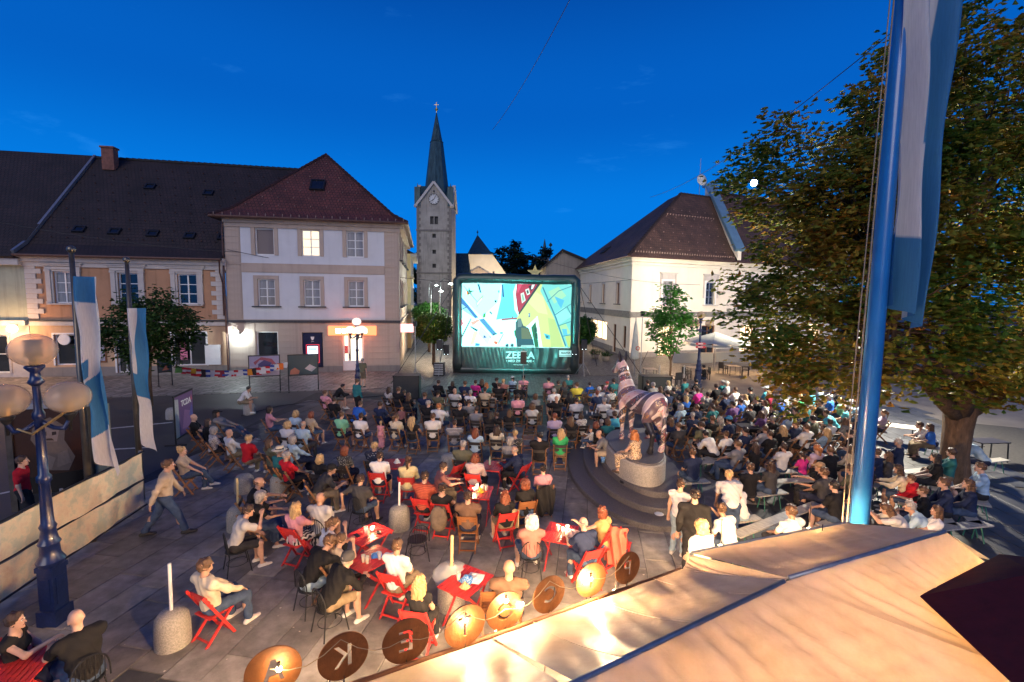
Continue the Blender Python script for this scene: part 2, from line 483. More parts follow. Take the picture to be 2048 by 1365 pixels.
def snow_guards(parent, p00, p10, p01, rows, cols, base, m, rnd_skip=0.1):
    """small hooks standing on a roof slope in staggered rows: too many and too small to pick apart"""
    mb = MB(); p00, p10, p01 = Vector(p00), Vector(p10), Vector(p01)
    n = (p10 - p00).cross(p01 - p00).normalized(); n = n if n.z > 0 else -n
    for j in range(rows):
        for i in range(cols):
            if rnd.random() < rnd_skip: continue
            a = (i + 0.5 * (j % 2) + .25) / cols; b = (j + .6) / rows
            p = p00 + (p10 - p00) * a * 1.0 + (p01 - p00) * b
            mb.bar(p + n * .02, p + n * .13, .07, .02)
    o = put('snow_guards', mb.mesh('snow_guards', m), parent, -base); o['kind'] = 'stuff'
    return o
def skylight(parent, c, right, up, w, h, base):
    r, u = Vector(right).normalized(), Vector(up).normalized(); n = r.cross(u)
    M = Matrix((r, u, n)).transposed().to_4x4(); M.translation = Vector(c) - base
    mb = MB()
    mb.box((0, h / 2, .06), (w, .1, .14)); mb.box((0, -h / 2, .06), (w, .1, .14)); mb.box((w / 2 - .05, 0, .06), (.1, h - .1, .136)); mb.box((-w / 2 + .05, 0, .06), (.1, h - .1, .136))
    s_ = kid('skylight', mb, M_metal_dark, parent, M)
    g = MB(); g.box((0, 0, .07), (w - .2, h - .1, .02)); kid('pane', g, M_glass, s_)
def solve_along(C, u, px):
    lo, hi = 0.0, 90.0; f = lambda t: project(C + u * t)[0] - px; s0 = f(0)
    for _ in range(50):
        m = (lo + hi) / 2
        if f(m) * s0 > 0: lo = m
        else: hi = m
    return lo

# ------------------------------------------------------------------ ground
def ground_mat():
    t = NT('asphalt'); b = t.b; b.inputs['Roughness'].default_value = 0.62
    co = t.add('ShaderNodeTexCoord')
    n1 = t.add('ShaderNodeTexNoise', Scale=0.35, Detail=9.0, Roughness=.6); t.link(co.outputs['Object'], n1.inputs['Vector'])
    n2 = t.add('ShaderNodeTexNoise', Scale=60.0, Detail=2.0); t.link(co.outputs['Object'], n2.inputs['Vector'])
    rp = t.add('ShaderNodeValToRGB'); rp.color_ramp.elements[0].position = .3; rp.color_ramp.elements[1].position = .72
    rp.color_ramp.elements[0].color = (0.032, 0.032, 0.034, 1); rp.color_ramp.elements[1].color = (0.06, 0.058, 0.058, 1)
    t.link(n1.outputs['Fac'], rp.inputs['Fac']); t.link(rp.outputs['Color'], b.inputs['Base Color'])
    bp = t.add('ShaderNodeBump', Strength=.35, Distance=.01); t.link(n2.outputs['Fac'], bp.inputs['Height']); t.link(bp.outputs['Normal'], b.inputs['Normal'])
    return t.m
def cobble_mat(name, c, scale=7.0):
    t = NT(name); b = t.b; b.inputs['Roughness'].default_value = 0.5
    co = t.add('ShaderNodeTexCoord')
    vo = t.add('ShaderNodeTexVoronoi', Scale=scale, feature='DISTANCE_TO_EDGE'); vo.inputs['Randomness'].default_value = .45; t.link(co.outputs['Object'], vo.inputs['Vector'])
    vc = t.add('ShaderNodeTexVoronoi', Scale=scale); vc.inputs['Randomness'].default_value = .45; t.link(co.outputs['Object'], vc.inputs['Vector'])
    r = t.add('ShaderNodeMapRange'); r.inputs['From Max'].default_value = .12; t.link(vo.outputs['Distance'], r.inputs['Value'])
    s2 = t.add('ShaderNodeSeparateColor'); t.link(vc.outputs['Color'], s2.inputs[0])
    r2 = t.add('ShaderNodeMapRange'); r2.inputs['To Min'].default_value = .6; r2.inputs['To Max'].default_value = 1.3; t.link(s2.outputs[0], r2.inputs['Value'])
    m1 = t.add('ShaderNodeMixRGB', blend_type='MIX'); m1.inputs['Color1'].default_value = (c[0] * .25, c[1] * .25, c[2] * .25, 1); m1.inputs['Color2'].default_value = (*c, 1); t.link(r.outputs['Result'], m1.inputs['Fac'])
    m2 = t.add('ShaderNodeMixRGB', blend_type='MULTIPLY'); m2.inputs['Fac'].default_value = 1; t.link(m1.outputs['Color'], m2.inputs['Color1']); t.link(r2.outputs['Result'], m2.inputs['Color2'])
    t.link(m2.outputs['Color'], b.inputs['Base Color'])
    bp = t.add('ShaderNodeBump', Strength=.9, Distance=.03); t.link(r.outputs['Result'], bp.inputs['Height']); t.link(bp.outputs['Normal'], b.inputs['Normal'])
    return t.m
mb = MB(); mb.grid(lambda a, b: (-600 + 1200 * a, -60 + 1200 * b, 0), 6, 6)
ground = tag(mb.build('ground', ground_mat()), kind='structure')
# cobbled square in front of and behind the screen, and the lane at either side of it
mb = MB(); mb.poly([(-10, 26.5, .004), (9.5, 25.5, .004), (26, 31, .004), (26, 60, .004), (-9, 110, .004), (-12, 60, .004), (-8.6, 33.0, .004)])
tag(mb.build('cobbled_square', cobble_mat('cobbles', (0.15, 0.14, 0.135), 5.5)), kind='structure')
# pavement before the left houses, with a kerb
Lp = Vector((-19.30, 31.84, 0)); uf = Vector((0.9834, 0.1813, 0)); nf = Vector((0.1813, -0.9834, 0))
M_pave = cobble_mat('pavement_stone', (0.22, 0.20, 0.185), 2.4)
mb = MB(); a0 = Lp - uf * 40; a1 = Lp + uf * 11.4
mb.prism([a0 + nf * 9.0, a1 + nf * 6.5, a1, a0], Vector((0, 0, -.02)), Vector((0, 0, .006 + .0)))
tag(mb.build('pavement', M_pave), kind='structure')
# asphalt street crossing at the left, painted lines
M_paint = mat('road_paint', (0.50, 0.50, 0.48), 0.6, 0.35, 8)
mb = MB()
for (xa, ya, xb, yb, wd) in ((215, 858, 345, 845, .12), (0, 988, 80, 970, .12), (208, 900, 300, 895, .1)):
    a, b = at_z(xa, ya, .008), at_z(xb, yb, .008)
    mb.bar(a, b, wd, .003)
tag(mb.build('road_marking', M_paint), kind='structure')
# pale lit street behind the right-hand audience
mb = MB()
q = [at_z(1330, 765, .006), at_z(1420, 742, .006), at_z(2300, 755, .006), at_z(2500, 900, .006), at_z(1850, 838, .006), at_z(1560, 800, .006)]
mb.poly(q)
tag(mb.build('street', mat('pale_paving', (0.17, 0.15, 0.13), 0.7, .2, .8, bump=.2, bscale=8)), kind='structure')

# stone slabs of the square: long strips running away to the right, one object per slab near the camera
M_slab = mat('slab_stone', (0.17, 0.16, 0.155), 0.55, 0.3, 4.0, bump=0.3, bscale=22, objcol=True, world=True)
M_slab_s = mat('slab_stone_dimmed', (0.062, 0.064, 0.068), 0.55, 0.35, 1.2, bump=0.25, bscale=22, world=True)  # same stone darkened: the dim middle ground put into its colour
sa = at_z(388, 1350); sb = at_z(537, 1208)
sd = (sb - sa); sd.z = 0; sd.normalize(); sn = Vector((sd.y, -sd.x, 0))
plaza = tag(put('plaza', (lambda m: (m.poly([(-11, 2, .002), (16, 2, .002), (24, 25, .002), (8, 26, .002), (-11, 26, .002)]), m.mesh('plaza', mat('slab_bed', (0.055, 0.052, 0.05), .9, .3, 10)))[1])(MB())), kind='structure')
_sm = []
for L_ in (0.9, 1.2, 1.5):
    m = MB(); W_ = .60
    a_, b_ = L_ - .014, W_ - .014; e_ = .008
    P_ = [(-a_ / 2, -b_ / 2), (a_ / 2, -b_ / 2), (a_ / 2, b_ / 2), (-a_ / 2, b_ / 2)]
    Q_ = [(x - math.copysign(e_, x), y - math.copysign(e_, y)) for x, y in P_]
    for k in range(4):
        a2, b2 = P_[k], P_[(k + 1) % 4]; c2, d2 = Q_[(k + 1) % 4], Q_[k]
        m.quad((*a2, .0), (*b2, .0), (*b2, .02), (*a2, .02)); m.quad((*a2, .02), (*b2, .02), (*c2, .026), (*d2, .026))
    m.quad(*[(*p, .026) for p in Q_])
    _sm.append((L_, m))
_slabs = []
for r_ in range(-60, 60):
    t_ = -40 + rnd.random() * 1.2
    while t_ < 45:
        k_ = rnd.choice((0, 1, 1, 2)); L_ = _sm[k_][0]
        c_ = Vector((-3, 9, 0)) + sd * (t_ + L_ / 2) + sn * (r_ * .60)
        t_ += L_
        if not (2.5 < c_.y < 24.5 and -10.5 < c_.x < 8 + c_.y * .55): continue
        px_, py_ = project(c_)
        if -120 < px_ < 2150 and py_ < 1480: _slabs.append(((c_ - Vector((0, 0, EYE))).length, c_, k_))
_slabs.sort(key=lambda q: q[0])
_ang = math.atan2(sd.y, sd.x)
_smesh = [m.mesh('paving_slab', M_slab) for _, m in _sm]
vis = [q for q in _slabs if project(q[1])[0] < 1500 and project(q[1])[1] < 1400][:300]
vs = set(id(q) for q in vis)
for q in vis:
    g_ = .20 * (0.70 + .6 * rnd.random())  # near slabs lightened, warm foreground light partly put into the colour
    put('paving_slab', _smesh[q[2]], plaza, (q[1].x, q[1].y, .002 + rnd.uniform(-.003, .003)), _ang, color=(g_ * 1.03, g_ * .98, g_ * .96))
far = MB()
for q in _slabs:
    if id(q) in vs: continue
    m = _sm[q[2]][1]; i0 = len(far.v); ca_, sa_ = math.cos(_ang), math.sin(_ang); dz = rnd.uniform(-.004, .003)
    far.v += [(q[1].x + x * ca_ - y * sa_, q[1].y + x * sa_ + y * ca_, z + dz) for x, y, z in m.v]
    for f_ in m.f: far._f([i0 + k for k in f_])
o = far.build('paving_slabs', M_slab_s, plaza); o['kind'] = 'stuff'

# ------------------------------------------------------------------ three-storey corner house (left of the screen)
C1 = Vector((-8.1385, 33.9001, 0)); s1 = Vector((-0.1813, 0.9834, 0)); u1 = Vector((0.9834, 0.1813, 0))
W1, H1 = 11.35, 10.3
L1 = C1 - u1 * W1
house = thing('corner_house', 'three-storey beige and pale blue corner house with a red hipped roof', 'house', L1)
F1 = frame_matrix(L1, u1, L1)
def lx(px, py): return local_xz(px, py, L1, u1)
cols3 = [(1.90, 3.12), (4.85, 6.05), (7.78, 8.98)]
holes = [(a, 8.12, b, 9.92) for a, b in cols3] + [(a + .06, 4.68, b - .04, 6.50) for a, b in cols3]
sw = (*lx(512, 736), *lx(553, 665)); atm = (lx(606, 736)[0], .35, lx(645, 664)[0], 2.85); dr = (lx(686, 742)[0], .05, lx(727, 668)[0], 2.72)
sw = (1.75, .62, 3.15, 2.92)
holes += [sw, atm, dr]
pz = (1.0, W1 - 1.0)
def z1(x, z):
    if pz[0] < x < pz[1] and (3.75 < z < 6.95 or 7.55 < z < 9.95 or 7.55 < z < H1 - .3): return 1
    if z < .45: return 2
    return 0
mb = wall_mesh(W1, H1, holes, z1, xs=(1.0, W1 - 1.0), zs=(.45, 3.75, 6.95, 7.55, H1 - .3))
kid('front_wall', mb, [M_beige, M_pale, M_plinth], house, F1)
# rusticated joints on the ground floor and pilasters: proud bands
_rb = {}
def block_course(xa, xb, z, h):
    k = (round(xb - xa, 3), h)
    if k not in _rb: _rb[k] = MB().box((0, -.013, 0), (xb - xa, .026, h)).mesh('plaster_block', M_beige)
    put('plaster_block', _rb[k], house).matrix_local = F1 @ Matrix.Translation(((xa + xb) / 2, 0, z + .19))
for k in range(7):
    for xa, xb in ((.05, 1.68), (3.25, atm[0] - .12), (atm[2] + .12, dr[0] - .12), (dr[2] + .12, W1 - .05)):
        if xb - xa > .1: block_course(xa, xb, .55 + k * .43, .40)
for k in range(15):
    for xa, xb in ((.03, .97), (W1 - .97, W1 - .03)): block_course(xa, xb, 3.85 + k * .42, .39)
mb = MB(); mb.box((W1 / 2, -.07, 3.62), (W1 + .1, .14, .17)); kid('storey_band', mb, M_band, house, F1)
mb = MB(); mb.box((W1 / 2, -.035, 7.25), (W1 - 2.0, .07, .56)); mb.box((W1 / 2, -.045, 7.52), (W1, .09, .09)); kid('string_course', mb, M_beige, house, F1)
mb = MB()
for k, (d_, z_, h_) in enumerate(((.10, H1 - .22, .26), (.22, H1 + .02, .20), (.36, H1 + .21, .18))): mb.box((W1 / 2 + d_ / 2, -d_ / 2 + .0, z_), (W1 + d_, d_, h_))
kid('cornice', mb, M_beige, house, F1)
for i, (a, b) in enumerate(cols3):
    window(house, F1, a, 8.12, b, 9.92, 2 if i else 1, 3 if i else 1, glass=(M_blind, M_glass_lit, M_glass_curtain)[i], surround=.24, surround_mat=M_beige)
    window(house, F1, a + .06, 4.68, b - .04, 6.50, 2, 3, glass=M_glass_curtain, surround=.24, surround_mat=M_beige, sill=M_band)
window(house, F1, *sw, 1, 1, glass=M_glass)
# cash machine niche
M_atm = mat('navy_panel', (0.012, 0.016, 0.05), .35)
A = kid('cash_machine', (lambda m: (m.box(((atm[0] + atm[2]) / 2, .12, (atm[1] + atm[3]) / 2), (atm[2] - atm[0] - .1, .2, atm[3] - atm[1] - .1)), m)[1])(MB()), M_atm, house, F1)
ax_, az_ = (atm[0] + atm[2]) / 2, 1.35
mb = MB(); mb.box((ax_, .0, az_), (.66, .05, 1.05)); kid('screen', mb, emitter('cash_screen', (.72, .82, 1.0), 2.2), A)
mb = MB(); mb.box((ax_, -.02, az_ + .33), (.56, .05, .17)); kid('display', mb, emitter('cash_display', (.25, .35, 1.0), 1.6), A)
mb = MB()
for dx_, w_, z_, h_ in ((-.42, .04, az_, 1.3), (.42, .04, az_, 1.3), (0, .8, az_ + .64, .04), (0, .8, az_ - .64, .04)): mb.box((ax_ + dx_, -.0, z_), (w_, .06, h_))
kid('glow_frame', mb, emitter('red_glow', (.8, .05, .08), .8), A)
put_text('24h', .13, A, (ax_, -.004 + .02, az_ + .86), (1, 0, 0), (0, 0, 1), M_frame)
mb = MB(); mb.poly([(ax_ - .12, .015, az_ + 1.2), (ax_ - .09, .015, az_ + 1.02), (ax_, .015, az_ + .95), (ax_ + .09, .015, az_ + 1.02), (ax_ + .12, .015, az_ + 1.2)]); kid('crest', mb, M_frame, A)
# shop door
D = kid('door', (lambda m: (m.box((dr[0] + .05, .16, 1.4), (.10, .1, 2.6)), m.box((dr[2] - .05, .16, 1.4), (.10, .1, 2.6)), m.box(((dr[0] + dr[2]) / 2, .161, 2.66), (dr[2] - dr[0] - .2, .098, .10)),
    m.box(((dr[0] + dr[2]) / 2, .161, .45), (dr[2] - dr[0] - .2, .098, .7)), m.box((dr[0] + .42, .16, 1.5), (.08, .09, 2.2)), m)[-1])(MB()), M_frame, house, F1)
mb = MB(); mb.box(((dr[0] + dr[2]) / 2 + .2, .19, 1.7), (dr[2] - dr[0] - .66, .02, 1.8)); mb.box((dr[0] + .24, .19, 1.7), (.24, .02, 1.8)); kid('pane', mb, emitter('lit_door', (1, .84, .62), 1.3), D)
mb = MB(); mb.box((dr[0] + .46, .06, 1.15), (.04, .06, .34)); kid('handle', mb, M_metal_dark, D)
mb = MB(); mb.box((dr[0] + .24, .15, 1.6), (.22, .02, .55)); kid('notice', mb, mat('red_notice', (.6, .12, .12), .5), D)
# lit sign over the door
sx0, sx1 = lx(657, 660)[0], lx(753, 660)[0]
S = kid('shop_sign', (lambda m: (m.box(((sx0 + sx1) / 2, -.09, 2.98), (sx1 - sx0, .18, .66)), m)[1])(MB()), emitter('orange_sign', (1.0, .26, .10), 1.6), house, F1)
mb = MB()
for dx_, w_ in ((-.95, .34), (-.55, .28), (-.2, .3), (.14, .26), (.46, .3), (.82, .34)): mb.box(((sx0 + sx1) / 2 + dx_, -.19, 2.97), (w_, .03, .30))
kid('lettering', mb, emitter('sign_lettering', (1, .93, .75), 6.0), S)
mb = MB(); mb.box((.22, -.25, 3.05), (.08, .5, .5)); kid('wall_sign', mb, emitter('pale_sign', (1, .75, .72), .9), house, F1)
wsp = thing('wall_spotlight', 'small bright spotlight low on the left corner of the corner house', 'lamp', L1 + u1 * .75 + nf * .38 + Vector((0, 0, 2.75)))
MB().box((0, .1, .06), (.16, .3, .1)).build('housing', M_metal_dark, wsp); MB().box((0, 0, -.01), (.12, .12, .03)).build('lamp', emitter('spot_glow', (.85, 1, 1), 20), wsp)
# right flank along the lane
F2 = frame_matrix(C1, s1, L1)
SL = 15.0
hs = [(a, z, a + .95, z + h_) for a in (1.6, 4.6, 7.6, 10.6, 13.2) for z, h_ in ((8.12, 1.8), (4.68, 1.82))]
kid('side_wall', wall_mesh(SL, H1, hs, lambda x, z: 2 if z < .45 else 0, zs=(.45,)), [M_beige, M_pale, M_plinth], house, F2)
for q_ in hs: window(house, F2, *q_, 2, 3, glass=M_glass, surround=.18, surround_mat=M_beige, sill=M_band)
mb = MB(); mb.box((SL / 2, -.06, 3.62), (SL, .12, .16)); mb.box((SL / 2, -.18, H1 + .1), (SL, .36, .42)); kid('side_cornice', mb, M_beige, house, F2)
mb = MB(); mb.box((.85, -.5, 3.1), (.10, .95, .62)); kid('projecting_sign', mb, emitter('pink_sign', (1, .42, .42), 1.6), house, F2)
# back and left closing walls
mb = MB(); mb.quad((0, SL, 0), (W1, SL, 0), (W1, SL, H1), (0, SL, H1)); mb.quad((0, 0, 0), (0, SL, 0), (0, SL, H1), (0, 0, H1)); kid('rear_wall', mb, M_beige, house, F1)
# hipped roof
ov = .62
def w1(x, y, z): return L1 + u1 * x + s1 * y + Vector((0, 0, z))
EA, EB, EC, ED = w1(-ov, -ov, H1 + .28), w1(W1 + ov, -ov, H1 + .28), w1(W1 + ov, SL + ov, H1 + .28), w1(-ov, SL + ov, H1 + .28)
RA, RB = w1(W1 / 2 - .15, 5.6, 16.5), w1(W1 / 2 - .15, SL - 5.2, 16.5)
# bell-cast foot: a flatter strip along the eaves
def foot(p, q, k=.16, dz=-.32): r = p.lerp(q, k); r.z += dz; return r
FA, FB, FC, FD = foot(EA, RA), foot(EB, RA), foot(EC, RB), foot(ED, RB)
R_ = kid('roof', MB().prism([EA - Vector((0, 0, .14)), EB - Vector((0, 0, .14)), EC - Vector((0, 0, .14)), ED - Vector((0, 0, .14))], Vector((0, 0, 0)), Vector((0, 0, .06))), M_gutter, house, Matrix.Translation(-L1))
Z0 = Vector((0, 0, 0))
for nm, pts in (('front_slope_foot', [EA, EB, FB, FA]), ('front_slope', [FA, FB, RA]), ('right_slope_foot', [EB, EC, FC, FB]), ('right_slope', [FB, FC, RB, RA]),
                ('rear_slope', [EC, ED, RB]), ('left_slope_foot', [ED, EA, FA, FD]), ('left_slope', [FD, FA, RA, RB])):
    roof_plane(R_, nm, pts, M_roof_red, Z0)
ridge(R_, [EA, FA, RA], M_roof_red, Z0); ridge(R_, [EB, FB, RA], M_roof_red, Z0); ridge(R_, [RA, RB], M_roof_red, Z0)
M_hook = mat('pale_hook', (.20, .13, .11), .5)
snow_guards(R_, FA.lerp(FB, .12), FA.lerp(FB, .88), FA.lerp(RA, .8) , 1, 1, Z0, M_hook)
g = MB(); 
for j in range(7):
    t_ = .06 + j * .125; pa, pb = FA.lerp(RA, t_), FB.lerp(RA, t_)
    nn = max(1, int((pb - pa).length / 1.0))
    for i in range(nn):
        p = pa.lerp(pb, (i + .5 + .25 * (j % 2)) / (nn + .5)); g.bar(p + Vector((0, -.02, .03)), p + Vector((0, -.05, .10)), .06, .03)
for i in range(24):
    p = EA.lerp(EB, (i + .5) / 24) + Vector((0, .05, .06)); g.bar(p, p + Vector((0, -.0, .16)), .05, .03)
o = kid('snow_hooks', g, M_hook, R_); o['kind'] = 'stuff'
mb = MB(); mb.tube([EA + Vector((0, -.02, -.05)), EB + Vector((0, -.02, -.05))], .09, 8); mb.tube([EB + Vector((0, 0, -.05)), EC + Vector((0, 0, -.05))], .09, 8); kid('gutter', mb, M_gutter, R_)
rr = (FB - FA).normalized(); upv = (RA - FA.lerp(FB, .5)).normalized()
skylight(R_, FA.lerp(FB, .48).lerp(RA, .42) + Vector((0, -.02, .02)), rr, upv, 1.0, 1.15, Z0)
mb = MB(); mb.tube([w1(.02, -.12, H1 + .1), w1(-.05, -.14, H1 - .6), w1(-.05, -.14, 0.0)], .055, 8); kid('downpipe', mb, M_gutter, house, Matrix.Translation(-L1))

# ------------------------------------------------------------------ two-storey tan house to its left
W0 = 11.5; L0 = L1 - u1 * (W0 + .03) - s1 * -.02; H0 = 7.55
tan = thing('tan_house', 'two-storey tan plaster house with white quoins and a long dark roof', 'house', L0)
F0 = frame_matrix(L0, u1, L0)
wx = [local_xz(x, 575, L0, u1)[0] for x in (129, 257, 375)]
hl = [(x - .58, 4.75, x + .58, 6.75) for x in wx]
gw = [(local_xz(110, 700, L0, u1)[0], .75, local_xz(150, 700, L0, u1)[0] + 1.2, 2.75), (local_xz(205, 700, L0, u1)[0] + .8, .2, local_xz(235, 700, L0, u1)[0] + .9, 2.6), (local_xz(345, 700, L0, u1)[0], .62, local_xz(413, 700, L0, u1)[0], 2.85)]
def z0f(x, z): return 2 if z < .62 else (1 if z < 3.75 else 0)
M_tanlow = stucco('light_tan_plaster', (0.52, 0.35, 0.22))
kid('front_wall', wall_mesh(W0, H0, hl + gw, z0f, zs=(.62, 3.75)), [M_tan, M_tanlow, M_plinth], tan, F0)
mb = MB(); mb.box((W0 / 2, -.09, 3.66), (W0, .18, .09)); kid('storey_band', mb, M_band, tan, F0)
mb = MB(); mb.box((W0 / 2, -.06, 3.45), (W0, .12, .26))
for d_, z_, h_ in ((.12, H0 - .35, .3), (.26, H0 - .08, .24), (.45, H0 + .14, .2)): mb.box((W0 / 2, -d_ / 2, z_), (W0 + .2, d_, h_))
kid('cornice', mb, M_trimw, tan, F0)
Qm = (MB().box((.29, -.035, .16), (.58, .07, .30)).mesh('quoin', M_trimw), MB().box((.44, -.035, .16), (.88, .07, .30)).mesh('quoin', M_trimw))
for k in range(11):
    z = 3.76 + k * .315
    put('quoin', Qm[k % 2], tan).matrix_local = F0 @ Matrix.Translation((0, 0, z))
    put('quoin', Qm[k % 2], tan).matrix_local = F0 @ Matrix.Translation((W0, 0, z)) @ Matrix.Diagonal((-1, 1, 1, 1))
for i, x in enumerate(wx):
    W_ = window(tan, F0, x - .58, 4.75, x + .58, 6.75, 2, 3, glass=(M_glass_curtain, M_glass, M_glass)[i], sill=M_trimw, surround=.10, surround_mat=M_trimw)
    mb = MB()
    for sx in (-1, 1):
        mb.box((.58 + sx * .82, -.22, 1.0), (.26, .12, 2.0)); mb.box((.58 + sx * .82, -.24, 2.06), (.34, .16, .12)); mb.box((.58 + sx * .82, -.23, .06), (.32, .14, .12))
    mb.box((.58, -.22, 2.24), (1.95, .12, .22)); mb.box((.58, -.26, 2.42), (2.2, .20, .12)); mb.box((.58, -.30, 2.50), (2.35, .28, .05))
    kid('pediment', mb, M_trimw, W_)
for q_, gm in zip(gw, (M_glass, M_glass, M_glass)): window(tan, F0, *q_, 1 if q_ is gw[0] else 2, 1, glass=gm, surround=.09, surround_mat=M_frame)
mb = MB(); mb.box((gw[2][0] + .7, -.06, 1.6), (.42, .04, 1.15)); kid('pink_banner', mb, mat('pink_print', (.62, .20, .30), .5, .3, 9), tan, F0)
mb = MB(); mb.box((W0 - .95, -.06, 1.35), (.95, .12, 1.35)); kid('meter_cabinet', mb, M_frame, tan, F0)
mb = MB(); mb.box((gw[1][0] - .95, -.03, 1.7), (.75, .06, 1.6)); kid('notice_board', mb, M_wood, tan, F0)
mb = MB(); mb.box((gw[1][0] - .95, -.065, 1.7), (.6, .02, 1.35)); kid('notice_sheet', mb, mat('printed_sheet', (.35, .35, .42), .5, .8, 5), tan, F0)
mb = MB(); mb.lathe([(.001, 0), (.34, .0), (.36, .05), (.34, .10), (.001, .10)], 20); Sg = mb.mesh('round_sign', M_frame)
o = put('round_sign', Sg, tan); o.matrix_local = F0 @ Matrix.Translation((gw[0][0] + .62, -.05, 2.42)) @ Matrix.Rotation(math.pi / 2, 4, 'X')
# roof, with the firewall strip that parts it from the next roof
def w0(x, y, z): return L0 + u1 * x + s1 * y + Vector((0, 0, z))
ridge_y = 7.6
zr0 = 15.75; zr1 = 15.7
E0a, E0b = w0(-.15, -.6, H0 + .22), w0(W0 + .0, -.6, H0 + .22)
F0a, F0b = w0(-.15, .5, H0 + .95), w0(W0, .5, H0 + .95)
K0a, K0b = w0(-.15, ridge_y, zr0), w0(W0 + 3.5, ridge_y, zr1)
tr = kid('roof', MB().prism([w0(-.1, -.55, H0 + .12), w0(W0, -.55, H0 + .12), w0(W0, 14, H0 + .12), w0(-.1, 14, H0 + .12)], Vector((0, 0, 0)), Vector((0, 0, .05))), M_gutter, tan, Matrix.Translation(-L0))
roof_plane(tr, 'front_slope_foot', [E0a, E0b, F0b, F0a], M_roof_dark, Z0)
roof_plane(tr, 'front_slope', [F0a, F0b, K0b, K0a], M_roof_dark, Z0)
roof_plane(tr, 'rear_slope', [K0a, K0b, w0(W0, 15.5, H0), w0(-.15, 15.5, H0)], M_roof_dark, Z0)
ridge(tr, [K0a, K0b], M_roof_dark, Z0, .12)
slope = (K0a - F0a).normalized()
for (x, t) in ((2.2, .15), (4.2, .14), (6.4, .13), (8.6, .12), (10.6, .12), (4.0, .66), (7.4, .62), (10.4, .60)):
    p = F0a.lerp(F0b, x / W0).lerp(K0a.lerp(K0b, x / W0), t)
    skylight(tr, p, u1, slope, .66, .5, Z0)
g = MB()
for j in range(9):
    for i in range(13):
        p = F0a.lerp(F0b, (i + .3 + .5 * (j % 2)) / 13.5).lerp(K0a.lerp(K0b, (i + .3 + .5 * (j % 2)) / 13.5), .06 + j * .1)
        g.bar(p + Vector((0, -.02, .03)), p + Vector((0, -.07, .12)), .07, .03)
o = kid('snow_hooks', g, M_gutter, tr); o['kind'] = 'stuff'
mb = MB(); mb.tube([E0a + Vector((0, -.03, -.06)), E0b + Vector((0, -.03, -.06))], .09, 8)
mb.tube([E0b + Vector((-.1, 0, -.1)), E0b + Vector((-.3, .3, -.9)), w0(W0 - .15, -.1, 6.2), w0(W0 - .15, -.1, 4.0)], .05, 8); kid('gutter', mb, M_gutter, tr)
mb = MB(); mb.bar(E0a + Vector((0, 0, .12)), F0a + Vector((0, 0, .12)), .16, .22); mb.bar(F0a + Vector((0, 0, .12)), K0a + Vector((0, 0, .12)), .16, .22); kid('verge_strip', mb, M_metal_grey, tr)
mb = MB(); cp = w0(1.35, ridge_y - .9, 0); mb.box((cp.x, cp.y, 15.45), (.8, .6, 1.6), .18); mb.box((cp.x, cp.y, 16.3), (.95, .74, .12), .18); kid('chimney', mb, mat('chimney_brick', (.20, .085, .06), .85, .35, 4, bump=.4), tr)

# ------------------------------------------------------------------ sage house at the far left edge
LG = L0 - u1 * 14.04; WG = 14.0; HG = 7.2
sage = thing('sage_house', 'green plaster house at the left edge with a lit globe lamp on its wall', 'house', LG)
FG = frame_matrix(LG, u1, LG)
hg = [(x, 4.2, x + 1.2, 6.0) for x in (1.5, 4.5, 7.5, 10.2)] + [(11.2, .3, 12.8, 2.7)]
kid('front_wall', wall_mesh(WG, HG, hg, lambda x, z: 1 if z < 3.5 else 0, zs=(3.5,)), [M_green, M_trimw], sage, FG)
for q_ in hg: window(sage, FG, *q_, 2, 2, surround=.12, surround_mat=M_trimw)
mb = MB(); mb.box((WG / 2, -.15, 3.5), (WG, .3, .3)); mb.box((WG / 2, -.2, HG + .1), (WG, .5, .4)); kid('cornice', mb, M_trimw, sage, FG)
def wg(x, y, z): return LG + u1 * x + s1 * y + Vector((0, 0, z))
rg = kid('roof', MB().prism([wg(0, -.5, HG + .3), wg(WG, -.5, HG + .3), wg(WG, 14, HG + .3), wg(0, 14, HG + .3)], Vector((0, 0, 0)), Vector((0, 0, .05))), M_gutter, sage, Matrix.Translation(-LG))
roof_plane(rg, 'front_slope', [wg(0, -.7, HG + .4), wg(WG - .05, -.7, HG + .4), wg(WG - .05, 7.6, 15.9), wg(0, 7.6, 15.9)], M_roof_dark, Z0)
roof_plane(rg, 'rear_slope', [wg(0, 7.6, 15.9), wg(WG - .05, 7.6, 15.9), wg(WG - .05, 15.5, HG), wg(0, 15.5, HG)], M_roof_dark, Z0)
lampw = thing('wall_lamp', 'round glowing globe lamp on the wall at the left edge', 'lamp', L0 + nf * .55 - u1 * .55 + Vector((0, 0, 3.15)))
MB().ball((0, 0, 0), .26, 16, 10).build('globe', emitter('globe_glow', (1, .62, .30), 9.0), lampw, smooth=True)
MB().tube([(0, 0, .1), (0.08, .3, .25), (.1, .55, .25)], .03, 6).build('bracket', M_metal_dark, lampw)
def point(name, loc, c, power, r=.1, parent=None):
    d = bpy.data.lights.new(name, 'POINT'); d.energy = power; d.color = c; d.shadow_soft_size = r
    o = bpy.data.objects.new(name, d); col.objects.link(o); o.location = loc
    if parent: o.parent = parent
    return o
point('sign_light', F1 @ Vector(((sx0 + sx1) / 2, -.7, 2.9)), (1, .22, .08), 75, .3, house)
point('spot_light', (0, 0, -.12), (.85, 1, 1), 130, .06, wsp)
point('wall_lamp_light', (0.05, -.45, -.1), (1, .55, .26), 260, .25, lampw)

